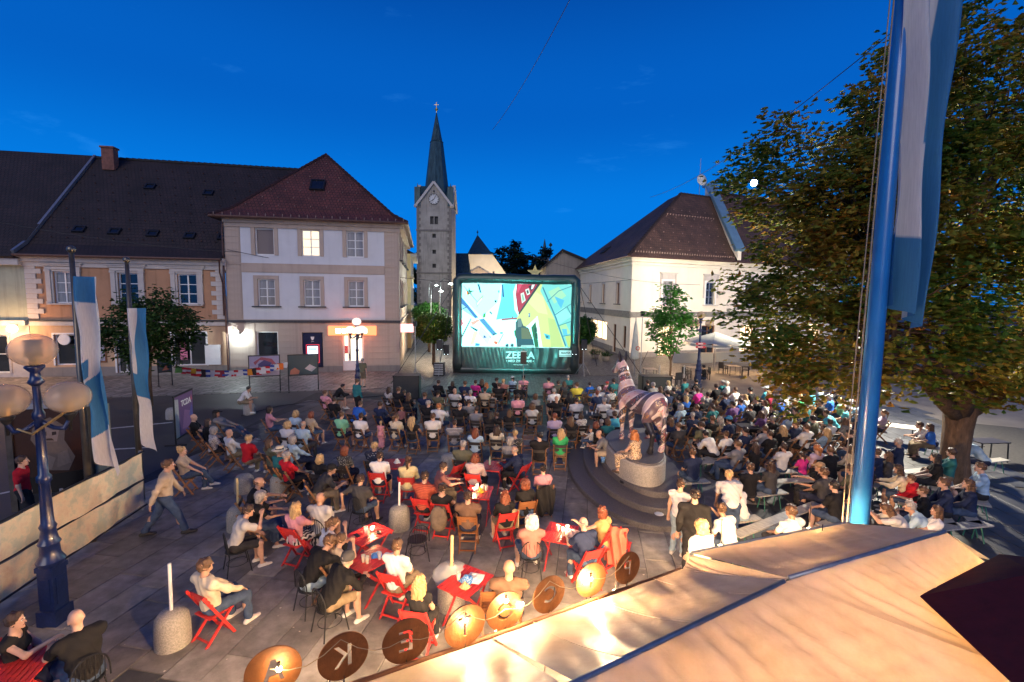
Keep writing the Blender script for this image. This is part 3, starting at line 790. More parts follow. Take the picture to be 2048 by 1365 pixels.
# ------------------------------------------------------------------ far yellow house down the lane
LY = C1 + s1 * (SL + .4) + u1 * .35
yel = thing('lane_house', 'narrow yellow house down the lane beyond the corner house', 'house', LY)
FY = frame_matrix(LY, s1, LY)
hy = [(a, z, a + 1.0, z + 1.8) for a in (1, 3.4, 5.8, 8.2) for z in (1.0, 4.6, 7.6)]
kid('side_wall', wall_mesh(11, 9.8, hy), [M_yellow], yel, FY)
for q_ in hy: window(yel, FY, *q_, 2, 2, surround=.16, surround_mat=M_trimw, sill=M_trimw)
mb = MB(); mb.box((5.5, -.3, 9.7), (11, .6, .35)); mb.box((5.5, -.12, 3.9), (11, .24, .2)); kid('cornice', mb, M_trimw, yel, FY)
mb = MB(); mb.quad((0, 0, 0), (0, 9, 0), (0, 9, 9.8), (0, 0, 9.8)); kid('gable_wall', mb, M_yellow, yel, FY)
mb = MB(); mb.prism([(0, -.5, 9.8), (0, 4.5, 12.4), (0, 9, 9.8)], Vector((0, 0, 0)), Vector((11, 0, 0))); kid('roof', mb, M_roof_dark, yel, FY)
# ------------------------------------------------------------------ church tower and nave
ty = 75.0
TL, TR = at_y(833, 410, ty), at_y(903, 410, ty)
tw = TR.x - TL.x; tx0 = TL.x; TH_ = 19.65
tower = thing('church_tower', 'tall grey stone church tower with clock, gables and a slender green copper spire', 'church tower', (tx0 + tw / 2, ty, 0))
FT = frame_matrix(Vector((tx0, ty, 0)), Vector((1, 0, 0)), tower.location)
def lt(px, py): return local_xz(px, py, Vector((tx0, ty, 0)), Vector((1, 0, 0)))
M_tower = stucco('tower_stone', (0.34, 0.315, 0.27), .22, .5)
M_quoin = stucco('quoin_stone', (0.22, 0.20, 0.175), .3, .3)
cx_ = tw / 2
th = [(cx_ - .62, lt(868, 449)[1], cx_ - .06, lt(868, 433)[1]), (cx_ + .06, lt(868, 449)[1], cx_ + .62, lt(868, 433)[1])]
th += [(cx_ - .28, lt(866, y + 8)[1], cx_ + .28, lt(866, y)[1]) for y in (468, 500, 528)]
gz = lt(868, 366)[1]
kid('front_wall', wall_mesh(tw, TH_, th, th=.5), M_tower, tower, FT)
mb = MB()
mb.quad((0, 0, 0), (0, tw, 0), (0, tw, TH_), (0, 0, TH_)); mb.quad((tw, 0, 0), (tw, tw, 0), (tw, tw, TH_), (tw, 0, TH_)); mb.quad((0, tw, 0), (tw, tw, 0), (tw, tw, TH_), (0, tw, TH_))
kid('side_wall', mb, M_tower, tower, FT)
mb = MB(); mb.quad((0.02, .45, 8), (tw - .02, .45, 8), (tw - .02, .45, TH_), (.02, .45, TH_)); kid('belfry_dark', mb, M_black, tower, FT)
for side, Mx in enumerate((Matrix.Identity(4), Matrix.Translation((tw, 0, 0)) @ Matrix.Rotation(math.pi / 2, 4, 'Z'), Matrix.Translation((0, tw, 0)) @ Matrix.Rotation(-math.pi / 2, 4, 'Z'))):
    mb = MB(); mb.prism([(0, 0, TH_), (tw, 0, TH_), (cx_, 0, gz)], Vector((0, 0, 0)), Vector((0, .4, 0)))
    g_ = kid('gable', mb, M_tower, tower, FT @ Mx)
    mb = MB()
    mb.bar((-.25, -.06, TH_ - .35), (cx_, -.06, gz + .12), .5, .34, (0, 0, 1)); mb.bar((tw + .25, -.063, TH_ - .35), (cx_, -.063, gz + .115), .5, .34, (0, 0, 1))
    kid('gable_coping', mb, M_trimw, g_)
qm = [MB().box((w_ / 2, -.03, .24), (w_, .06, .46)).mesh('quoin', M_quoin) for w_ in (.42, .68)]
for k in range(38):
    z = 1.0 + k * .49
    put('quoin', qm[k % 2], tower).matrix_local = FT @ Matrix.Translation((-.01, 0, z))
    put('quoin', qm[k % 2], tower).matrix_local = FT @ Matrix.Translation((tw + .01, 0, z)) @ Matrix.Diagonal((-1, 1, 1, 1))
mb = MB()
for z in (lt(868, 461)[1], lt(868, 546)[1]): mb.box((cx_, -.08, z), (tw + .2, .16, .22))
kid('string_course', mb, M_quoin, tower, FT)
cz = lt(868, 399)[1]
def disc(r, d=.06, n=32): return MB().lathe([(.001, 0), (r, 0), (r, d), (.001, d)], n)
RX = Matrix.Rotation(math.pi / 2, 4, 'X')
CF = kid('clock_face', disc(.82), mat('clock_white', (.55, .55, .52), .6), tower, FT @ Matrix.Translation((cx_, -.02, cz)) @ RX)
mb = MB()
for k in range(12):
    a = k * math.pi / 6; mb.bar((math.sin(a) * .58, math.cos(a) * .58, .075), (math.sin(a) * .75, math.cos(a) * .75, .075), .09, .02, (0, 0, 1))
kid('hour_marks', mb, M_black, CF)
mb = MB(); mb.bar((0, 0, .085), (-.38, -.28, .085), .10, .02); mb.bar((0, 0, .09), (.30, .55, .09), .07, .02); kid('hands', mb, M_black, CF)
mb = MB()
for k in range(28):
    a, b = k * math.tau / 28, (k + 1) * math.tau / 28
    mb.bar((math.sin(a) * .80, math.cos(a) * .80, .06), (math.sin(b) * .80, math.cos(b) * .80, .06), .07, .05, (0, 0, 1))
kid('rim', mb, M_black, CF)
kid('oculus', disc(.16), M_black, tower, FT @ Matrix.Translation((cx_, -.01, lt(868, 383)[1])) @ RX)
# cross roof behind the gables
mb = MB()
zr = gz + .1
mb.prism([(-.1, .2, TH_ + .1), (tw + .1, .2, TH_ + .1), (cx_, .2, zr)], Vector((0, 0, 0)), Vector((0, tw - .3, 0)))
mb.prism([(.1, -.0 + .2, TH_ + .1), (.1, tw - .2, TH_ + .1), (.1, cx_, zr)], Vector((0, 0, 0)), Vector((tw - .2, 0, 0)))
for a in ((.15, .15), (tw - .15, .15)):
    mb.prism([(a[0] - .45, a[1] - .3, TH_ - .2), (a[0] + .45, a[1] - .3, TH_ - .2), (a[0] + .4, a[1] + .5, TH_ - .2), (a[0] - .4, a[1] + .5, TH_ - .2)], Vector((0, 0, 0)), Vector((0, 0, 2.9)))
    mb.tube([(a[0], a[1], TH_ + 2.6), (a[0], a[1], TH_ + 3.3)], [.12, .03], 6)
kid('gable_roof', mb, M_copper, tower, FT)
st = lt(868, 212)[1]
prof = [(2.35, gz - 2.2), (1.9, gz - .2), (1.05, lt(868, 275)[1]), (1.12, lt(868, 274)[1]), (.92, lt(868, 271)[1]), (.06, st)]
mb = MB(); mb.lathe(prof, 8, (cx_, cx_, 0)); SP = kid('spire', mb, M_copper, tower, FT)
mb = MB(); mb.tube([(cx_, cx_, st - .2), (cx_, cx_, st + 1.6)], .05, 6); mb.ball((cx_, cx_, st + .5), .25, 10, 8); mb.bar((cx_ - .35, cx_, st + 1.2), (cx_ + .35, cx_, st + 1.2), .07, .07); kid('finial', mb, mat('gilded', (.45, .33, .12), .35, metal=.8), SP)

ny = 88.0
nave = thing('church_nave', 'church nave with a cream half-hipped gable and dark green roof behind the screen', 'church', at_y(958, 640, ny).xyz * Vector((1, 1, 0)) if False else (at_y(958, 640, ny).x, ny, 0))
NB = Vector(nave.location)
def pn(px, py, y=ny): return at_y(px, py, y) - NB
g0, g1, g2, g3 = pn(880, 640), pn(1035, 640), pn(1014, 551), pn(902, 551)
g0.z = g1.z = 0
t0, t1 = pn(985, 509), pn(935, 509)
mb = MB(); mb.prism([g0, g1, pn(1022, 562), t0, t1, pn(893, 562)], Vector((0, 0, 0)), Vector((0, .6, 0))); kid('gable_wall', mb, M_cream, nave)
rd = 26.0; apex = pn(955, 470, ny + 6)
mb = MB()
V = lambda p, dy: Vector((p.x, p.y + dy, p.z))
aL, aR = pn(890, 566), pn(1025, 566)
for A_, B_ in ((aL, t1), (aR, t0)):
    mb.quad(V(A_, -.3), V(B_, -.3), V(B_, 6), V(A_, rd)) if False else None
apx = Vector((apex.x, apex.y, apex.z)); apb = Vector((apex.x, apex.y + rd, apex.z))
mb.poly([V(t1, -.4), V(t0, -.4), apx]); mb.poly([V(aL, -.4), V(t1, -.4), apx, apb, V(aL, rd)]); mb.poly([V(t0, -.4), V(aR, -.4), V(aR, rd), apb, apx])
me = mb.mesh('roof', M_copper); NR = put('roof', me, nave)
mb = MB(); mb.tube([apx, apx + Vector((0, 0, .9))], .05, 6); mb.ball(apx + Vector((0, 0, .5)), .18, 8, 6); kid('finial', mb, M_metal_dark, NR)
mb = MB(); mb.prism([pn(900, 562, ny - 3), pn(942, 562, ny - 3), pn(936, 507, ny), pn(900, 507, ny)], Vector((0, 0, 0)), Vector((0, 8, 0))); kid('side_roof', mb, M_copper, nave)
mb = MB(); p_ = pn(959, 538); mb.box((p_.x, p_.y - .03, p_.z), (.3, .06, .5)); mb.box((pn(987, 548).x, p_.y - .033, pn(987, 548).z), (.35, .06, .8)); kid('niche', mb, M_band, nave)
mb = MB(); mb.prism([pn(930, 551, ny - .2), pn(985, 551, ny - .2), pn(957, 535, ny - .2)], Vector((0, 0, 0)), Vector((0, .2, 0))); kid('portal_gable', mb, M_beige, nave)

# a second, farther church spire and a dark roofed house seen between the trees
sp = at_y(1088, 560, 150.0)
far_spire = thing('far_spire', 'small dark pointed church spire far away above the treetops', 'spire', (sp.x, sp.y, 0))
zt = at_y(1088, 478, 150).z; zb = at_y(1088, 518, 150).z
MB().lathe([(1.9, zb), (1.0, zb + 1.2), (.05, zt)], 8).build('spire', M_copper, far_spire)
MB().box((0, 0, zb / 2), (2.9, 2.9, zb)).build('shaft', M_plinth, far_spire)
hb = at_y(1150, 600, 62); hs_ = thing('lane_end_house', 'dark gabled house roof beyond the right end of the screen', 'house', (hb.x, 62, 0))
HBv = Vector(hs_.location); q = lambda px, py, y=62.0: at_y(px, py, y) - HBv
mb = MB(); mb.prism([Vector((q(1095, 548).x, 0, 0)), Vector((q(1215, 548).x, 0, 0)), q(1215, 535), q(1125, 500), q(1092, 528)], Vector((0, 0, 0)), Vector((0, 12, 0))); kid('gable_wall', mb, M_plinth, hs_)
mb = MB(); a_, b_, c_ = q(1086, 533, 61.6), q(1125, 498, 61.6), q(1225, 540, 61.6)
dn = Vector((0, 0, -.3)); mb.prism([a_, b_, b_ + dn, a_ + dn], Vector((0, 0, 0)), Vector((0, 13, 0))); mb.prism([b_, c_, c_ + dn, b_ + dn], Vector((0, 0, 0)), Vector((0, 13, 0))); kid('roof', mb, M_roof_dark, hs_)

# ------------------------------------------------------------------ cream corner building right of the screen
D0 = Vector((10.7861, 42.9292, 0)); ld = Vector((-.1016, .9948, 0)); fd = Vector((.9135, .4067, 0))
HR = 8.95
cream = thing('cream_building', 'cream two-storey corner building with a brown tiled roof right of the screen', 'building', D0)
FL = frame_matrix(D0 + ld * 22, -ld, D0); FF = frame_matrix(D0, fd, D0); WR = 30.0
# lane side
def ll(px, py): return local_xz(px, py, D0 + ld * 22, -ld)
wl_ = [ll(x, 590)[0] for x in (1236, 1207, 1181, 1160, 1140)]
hl_ = [(x - .45, 4.95, x + .45, 7.0) for x in wl_]
gl_ = [(ll(1172, 680)[0], .95, ll(1213, 680)[0], 3.0), (ll(1226, 690)[0] - .1, .05, ll(1226, 690)[0] + .85, 2.9), (ll(1245, 690)[0], .8, ll(1245, 690)[0] + .9, 2.9)]
kid('lane_wall', wall_mesh(22, HR, hl_ + gl_, lambda x, z: 1 if z < .6 else 0, zs=(.6,)), [M_cream, M_plinth], cream, FL)
for q_ in hl_: window(cream, FL, *q_, 2, 2, frame_mat=M_wood, surround=.16, surround_mat=M_trimw, sill=M_band)
window(cream, FL, *gl_[0], 4, 1, glass=M_shop, frame_mat=M_wood)
for q_ in gl_[1:]: window(cream, FL, *q_, 1, 1, frame_mat=M_wood)
mb = MB(); mb.box((11, -.05, 4.0), (22.1, .10, .62)); kid('storey_band', mb, mat('grey_band', (.20, .19, .17), .8), cream, FL)
# square side
def lf(px, py): return local_xz(px, py, D0, fd)
wf = [lf(1335, 592)[0], lf(1420, 594)[0]]; stp = wf[1] - wf[0]; wf += [wf[1] + stp * k for k in (1, 2, 3)]
hf = [(x - .62, 4.95, x + .62, 7.15) for x in wf]
gf = [(x - .9, .05, x + .9, 2.9) for x in wf]
kid('square_wall', wall_mesh(WR, HR, hf + gf, lambda x, z: 1 if z < .5 else 0, zs=(.5,)), [M_cream, M_plinth], cream, FF)
for q_ in hf:
    W_ = window(cream, FF, *q_, 2, 3, glass=M_glass_curtain if q_ is hf[0] else M_glass, frame_mat=M_metal_grey, surround=.14, surround_mat=M_frame, sill=M_trimw)
    mb = MB(); mb.box((.62, -.24, 2.95), (2.1, .22, .12)); mb.box((.62, -.20, 2.62), (1.6, .10, .5)); mb.box((-.30, -.2, 1.8), (.10, .09, 2.3)); mb.box((1.54, -.2, 1.8), (.10, .09, 2.3)); kid('pediment', mb, M_trimw, W_)
for i, q_ in enumerate(gf): window(cream, FF, *q_, 2, 1, glass=M_shop if i != 1 else M_glass, frame_mat=M_wood)
mb = MB(); mb.box((WR / 2, -.05, 4.0), (WR, .10, .5)); kid('storey_band', mb, bpy.data.materials['grey_band'], cream, FF)
mb = MB()
for d_, z_ in ((.15, HR - .3), (.3, HR - .02), (.5, HR + .2)): mb.box((WR / 2 - d_ / 2, -d_ / 2, z_), (WR + d_, d_, .24)); 
kid('cornice', mb, M_cream, cream, FF)
mb = MB()
for d_, z_ in ((.15, HR - .301), (.3, HR - .021), (.5, HR + .199)): mb.box((11 + .0, -d_ / 2, z_), (22, d_, .24))
kid('lane_cornice', mb, M_cream, cream, FL)
# roof: hip at the corner, fire wall, then the long roof to the right
def pr(a, b, z): return D0 + fd * a + ld * b + Vector((0, 0, z))
zE = HR + .34; o_ = .7
e0, e1, e2 = pr(-o_, -o_, zE), pr(12.4, -o_, zE), pr(-o_, 22.0, zE)
rA, rB, rC = pr(8.1, 4.9, 16.6), pr(8.1, 8.0, 16.6), pr(12.4, 4.9 + .0, 16.6)
rf = kid('roof', MB().prism([pr(-.6, -.6, zE - .1), pr(WR, -.6, zE - .1), pr(WR, 12, zE - .1), pr(-.6, 22, zE - .1)], Vector((0, 0, 0)), Vector((0, 0, .06))), M_gutter, cream, Matrix.Translation(-D0))
roof_plane(rf, 'square_slope', [e0, e1, rC, rA], M_roof_brown, Z0)
roof_plane(rf, 'lane_slope', [e2, e0, rA, rB, pr(5.5, 15, 13.5)], M_roof_brown, Z0)
roof_plane(rf, 'rear_slope', [pr(12.4, 22, zE), e2, pr(5.5, 15, 13.5), rB, pr(12.4, 8, 16.6)], M_roof_brown, Z0)
roof_plane(rf, 'ridge_deck', [rA, rC, pr(12.4, 8, 16.6), rB], M_roof_brown, Z0)
roof_plane(rf, 'right_slope', [pr(12.9, -o_, zE), pr(WR, -o_, zE), pr(WR, 5.6, 17.4), pr(12.9, 5.6, 17.4)], M_roof_brown, Z0)
roof_plane(rf, 'right_rear_slope', [pr(12.9, 5.6, 17.4), pr(WR, 5.6, 17.4), pr(WR, 13, zE), pr(12.9, 13, zE)], M_roof_brown, Z0)
ridge(rf, [e0, rA], M_roof_brown, Z0, .14); ridge(rf, [rA, rC], M_roof_brown, Z0, .12); ridge(rf, [pr(12.9, 5.6, 17.4), pr(WR, 5.6, 17.4)], M_roof_brown, Z0, .12)
g = MB()
for j in range(6):
    t_ = .10 + j * .12; pa, pb = e0.lerp(rA, t_), e1.lerp(rC, t_); n_ = max(2, int((pb - pa).length / 1.15))
    for i in range(n_):
        p = pa.lerp(pb, (i + .5 + .3 * (j % 2)) / (n_ + .6)); g.bar(p + Vector((.01, -.04, .06)), p + Vector((.02, -.07, .13)), .07, .03)
for i in range(42):
    p = e0.lerp(rA, .04).lerp(e1.lerp(rC, .04), (i + .5) / 42); g.bar(p + Vector((0, 0, .03)), p + Vector((0, -.02, .18)), .08, .04)
for i in range(18):
    p = e0.lerp(rA, .62).lerp(e1.lerp(rC, .62), (i + 1.5) / 21); g.bar(p + Vector((0, 0, .03)), p + Vector((0, -.02, .16)), .10, .05)
o = kid('snow_hooks', g, M_hook, rf); o['kind'] = 'stuff'
# fire wall with sheet-metal cover
mb = MB(); fw = [pr(12.4, -.9, zE + .1), pr(12.4, -.9, zE + 1.0), pr(12.4, 5.4, 18.05), pr(12.4, 6.2, 18.05), pr(12.4, 6.2, 16), pr(12.4, 5.4, 16)]
mb.prism(fw, Vector((0, 0, 0)), fd * .5); kid('fire_wall', mb, M_cream, rf)
mb = MB(); mb.bar(pr(12.65, -1.0, zE + 1.06), pr(12.65, 5.5, 18.12), .95, .34); mb.bar(pr(12.65, 5.4, 18.12), pr(12.65, 6.4, 18.12), .95, .3); kid('metal_coping', mb, M_bluemetal, rf)
skylight(rf, pr(1.2, 12.0, 11.1), ld, (rB - pr(-o_, 8, zE)).normalized(), 1.1, 1.0, Z0)
mb = MB(); p_ = pr(11.7, 6.3, 17.9)
mb.lathe([(.001, 0), (.35, .06), (.62, .2), (.64, .26), (.35, .12), (.001, .06)], 20)
dish = mb.mesh('satellite_dish', mat('dish_grey', (.45, .47, .46), .5), smooth=True)
dish.transform(Matrix.Translation(p_ + Vector((0, 0, .75))) @ Matrix.Rotation(math.radians(80), 4, 'X') @ Matrix.Rotation(.3, 4, 'Y')); put('satellite_dish', dish, rf)
mb = MB(); mb.tube([p_ + Vector((0, .2, -1)), p_ + Vector((0, .2, 3.2))], .035, 6); kid('aerial_mast', mb, M_metal_grey, rf)
mb = MB()
p_ = pr(15.0, 5.4, 17.4); mb.tube([p_ + Vector((-.1, 0, -.2)), p_ + Vector((0, 0, .35)), p_ + Vector((.5, 0, .75)), p_ + Vector((1.1, 0, .7)), p_ + Vector((1.3, 0, .2))], [.45, .5, .52, .5, .45], 12); kid('roof_vent', mb, M_black, rf, smooth=True)
mb = MB(); mb.tube([e0 + Vector((0, 0, -.06)), pr(WR, -o_, zE - .06)], .09, 8); mb.tube([e0 + Vector((0, 0, -.06)), e2 + Vector((0, 0, -.06))], .09, 8); kid('gutter', mb, M_gutter, rf)

# the bright moon just clearing the roof ridge beside the tree
mp_ = ray(1508, 366); mp_ = Vector((0, 0, EYE)) + mp_ / mp_.y * 400
moon = thing('moon', 'bright white moon just above the right-hand roof ridge beside the tree', 'moon', mp_)
MB().ball((0, 0, 0), 2.7, 20, 14).build('disc', emitter('moon_white', (.95, .98, 1.0), 16.0), moon, smooth=True)

# ------------------------------------------------------------------ leaves
def leaf_mat(name='leaf', transl=0.48):
    t = NT(name); b = t.b
    a = t.add('ShaderNodeAttribute'); a.attribute_name = 'tint'
    b.inputs['Roughness'].default_value = 0.5; b.inputs['Specular IOR Level'].default_value = .3
    t.link(a.outputs['Color'], b.inputs['Base Color'])
    tr_ = t.add('ShaderNodeBsdfTranslucent'); t.link(a.outputs['Color'], tr_.inputs['Color'])
    mx = t.add('ShaderNodeMixShader'); mx.inputs[0].default_value = transl
    t.link(b.outputs[0], mx.inputs[1]); t.link(tr_.outputs[0], mx.inputs[2])
    t.link(mx.outputs[0], t.n['Material Output'].inputs['Surface'])
    return t.m
M_leaf = leaf_mat()
def leaf_mesh(name, P, size, pal, seed=1, leaflets=1, droop=0.5, spread=1.0, outward=None):
    """a mesh of many leaves at points P; every leaf is `leaflets` folded blades; pal: list of (colour, weight), toned by clump"""
    g = np.random.default_rng(seed); n = len(P)
    # leaf frames: random yaw, drooping outwards
    yaw = g.uniform(0, 2 * np.pi, n); tilt = g.normal(-droop, .45, n)
    if outward is not None:
        yaw = np.arctan2(outward[:, 1], outward[:, 0]) + g.normal(0, .9, n)
    s = size * g.uniform(.65, 1.25, n)
    # colour by smooth clump noise + own jitter
    ph = g.uniform(0, 6, 6)
    f = (np.sin(P[:, 0] * 1.3 + ph[0]) + np.sin(P[:, 1] * 1.1 + ph[1]) + np.sin(P[:, 2] * 1.5 + ph[2]) + np.sin((P[:, 0] + P[:, 2]) * 2.3 + ph[3])) / 4
    w = np.array([c[1] for c in pal], float); w /= w.sum(); cw = np.cumsum(w)
    q = np.clip(.5 + .42 * f + g.normal(0, .20, n), 0, .999)
    ci = np.searchsorted(cw, q); colr = np.array([c[0] for c in pal])[np.clip(ci, 0, len(pal) - 1)] * g.uniform(.7, 1.3, (n, 1))
    V, Fc, C = [], [], []
    for k in range(leaflets):
        a = yaw + (k - (leaflets - 1) / 2) * .62 * spread
        L = s * (1 - .12 * abs(k - (leaflets - 1) / 2))
        d = np.stack([np.cos(a) * np.cos(tilt), np.sin(a) * np.cos(tilt), np.sin(tilt)], 1)
        r = np.stack([-np.sin(a), np.cos(a), np.zeros(n)], 1)
        u = np.cross(r, d)
        wd = L * (.24 if leaflets > 1 else .36)
        p0 = P; p1 = P + d * (L * .62)[:, None] + r * wd[:, None] + u * (L * .10)[:, None]
        p2 = P + d * L[:, None] - u * (L * .16)[:, None]; p3 = P + d * (L * .62)[:, None] - r * wd[:, None] + u * (L * .10)[:, None]
        V.append(np.stack([p0, p1, p2, p3], 1).reshape(-1, 3)); C.append(colr)
    V = np.concatenate(V); C = np.concatenate(C); nf = len(C)
    me = bpy.data.meshes.new(name)
    me.vertices.add(len(V)); me.vertices.foreach_set('co', V.astype(np.float32).ravel())
    me.loops.add(nf * 4); me.loops.foreach_set('vertex_index', np.arange(nf * 4, dtype=np.int32))
    me.polygons.add(nf); me.polygons.foreach_set('loop_start', np.arange(0, nf * 4, 4, dtype=np.int32))
    me.polygons.foreach_set('loop_total', np.full(nf, 4, dtype=np.int32))
    me.materials.append(M_leaf)
    ca = me.color_attributes.new('tint', 'FLOAT_COLOR', 'POINT')
    cc = np.concatenate([np.repeat(C, 4, 0), np.ones((nf * 4, 1))], 1).astype(np.float32); ca.data.foreach_set('color', cc.ravel())
    me.update(); me.validate()
    return me
def crown_points(ells, n, g, clump=0.35, shell=0.55, nclump=None):
    """leaf positions gathered in clumps near the outside of several ellipsoids -> uneven outline with gaps"""
    vol = np.array([e[3] * e[4] * e[5] for e in ells]) ** .7; vol /= vol.sum()
    nclump = nclump or max(20, n // 45); K = []
    for e, v in zip(ells, vol):
        m = max(3, int(nclump * v)); d = g.normal(size=(m, 3)); d /= np.linalg.norm(d, axis=1)[:, None]
        r = shell + (1 - shell) * g.random(m) ** .6
        K.append(np.array(e[:3]) + d * r[:, None] * np.array(e[3:6]))
    K = np.concatenate(K); idx = g.integers(0, len(K), n)
    off = g.normal(size=(n, 3)) * clump * np.array([1, 1, .55])
    c0 = np.array([np.average([e[i] for e in ells], weights=vol) for i in range(3)])
    P = K[idx] + off
    return P, P - c0, K
GREEN = [((.028, .066, .016), 2), ((.045, .10, .024), 3), ((.07, .14, .03), 2), ((.10, .16, .04), 1)]
# far trees between church and right building: each its own crown and trunk
fg = np.random.default_rng(5)
for i, (px, py, w_, h_, y) in enumerate(((838, 545, 3.6, 5.5, 98), (1015, 528, 5.2, 7.0, 112), (1035, 545, 4.2, 5.5, 104), (1060, 536, 5.0, 6.4, 118), (1085, 545, 4.6, 5.4, 108), (1108, 552, 4.0, 4.6, 100), (905, 560, 4, 5, 120), (1002, 555, 4.2, 4.6, 100))):
    c = at_y(px, py, y); t_ = thing('far_tree', ('dark rounded tree behind the tower foot', 'tallest dark tree just right of the cream nave gable', 'dark tree in the middle of the clump behind the screen', 'dark tree left of the far spire', 'dark tree under the far spire', 'dark tree left of the gabled house behind the screen', 'dark tree behind the church nave', 'low dark tree beside the nave gable')[i], 'tree', (c.x, y, 0), group='dark trees behind the screen')
    P, ow, K = crown_points([(0, 0, c.z, w_, w_, h_), (w_ * .3, -1, c.z - h_ * .4, w_ * 1.0, w_, h_ * .7), (-w_ * .4, 0, c.z - h_ * .3, w_ * .8, w_, h_ * .7)], 1500, fg, .6)
    put('crown', leaf_mesh('crown', P, 1.1, [((.012, .028, .012), 2), ((.02, .04, .016), 2)], i, outward=ow), t_)
    MB().tube([(0, 0, 0), (0.1, 0, c.z * .5), (0, 0, c.z)], [.45, .35, .15], 7).build('trunk', M_bark, t_)
# ------------------------------------------------------------------ inflatable cinema screen
SX0, SX1, SY = -4.30, 4.88, 33.6
screen = thing('cinema_screen', 'large black inflatable open-air cinema screen showing a bright film picture of a street', 'cinema screen', ((SX0 + SX1) / 2, SY, 0))
hw = (SX1 - SX0) / 2
M_vinyl = mat('black_vinyl', (0.022, 0.034, 0.034), 0.34, 0.3, 3, bump=.35, bscale=5, spec=.6)
mb = MB()
path = [(-hw + .40, 0, z) for z in np.linspace(.25, 6.2, 12)] + [(-hw + .42, 0, 6.62), (-hw + .52, 0, 6.73)] + [(x, 0, 6.74 + .03 * math.sin((x + hw) * .7)) for x in np.linspace(-hw + 1.0, hw - 1.0, 16)] + [(hw - .52, 0, 6.73), (hw - .42, 0, 6.63)] + [(hw - .40, 0, z) for z in np.linspace(6.2, .25, 12)]
mb.tube(path, [.37 + .015 * math.sin(i * 1.9) for i in range(len(path))], 18)
kid('frame_tube', mb, M_vinyl, screen, smooth=True)
mb = MB(); mb.tube([(x, 0, .26) for x in np.linspace(-hw + .1, hw - .1, 14)], .27, 14); mb.tube([(-hw + .5, .5, .2), (-hw + .5, 1.6, .2)], .25, 10); mb.tube([(hw - .5, .5, .2), (hw - .5, 1.6, .2)], .25, 10); kid('base_tube', mb, M_vinyl, screen, smooth=True)
ix0, ix1, iz0, iz1 = -hw + .42, hw - .50, 1.95, 6.40
mb = MB(); mb.box(((ix0 + ix1) / 2, -.16, (iz0 + iz1) / 2), (ix1 - ix0 + .2, .03, iz1 - iz0 + .16)); CL = kid('screen_cloth', mb, mat('screen_cloth', (.7, .7, .7), .8), screen)
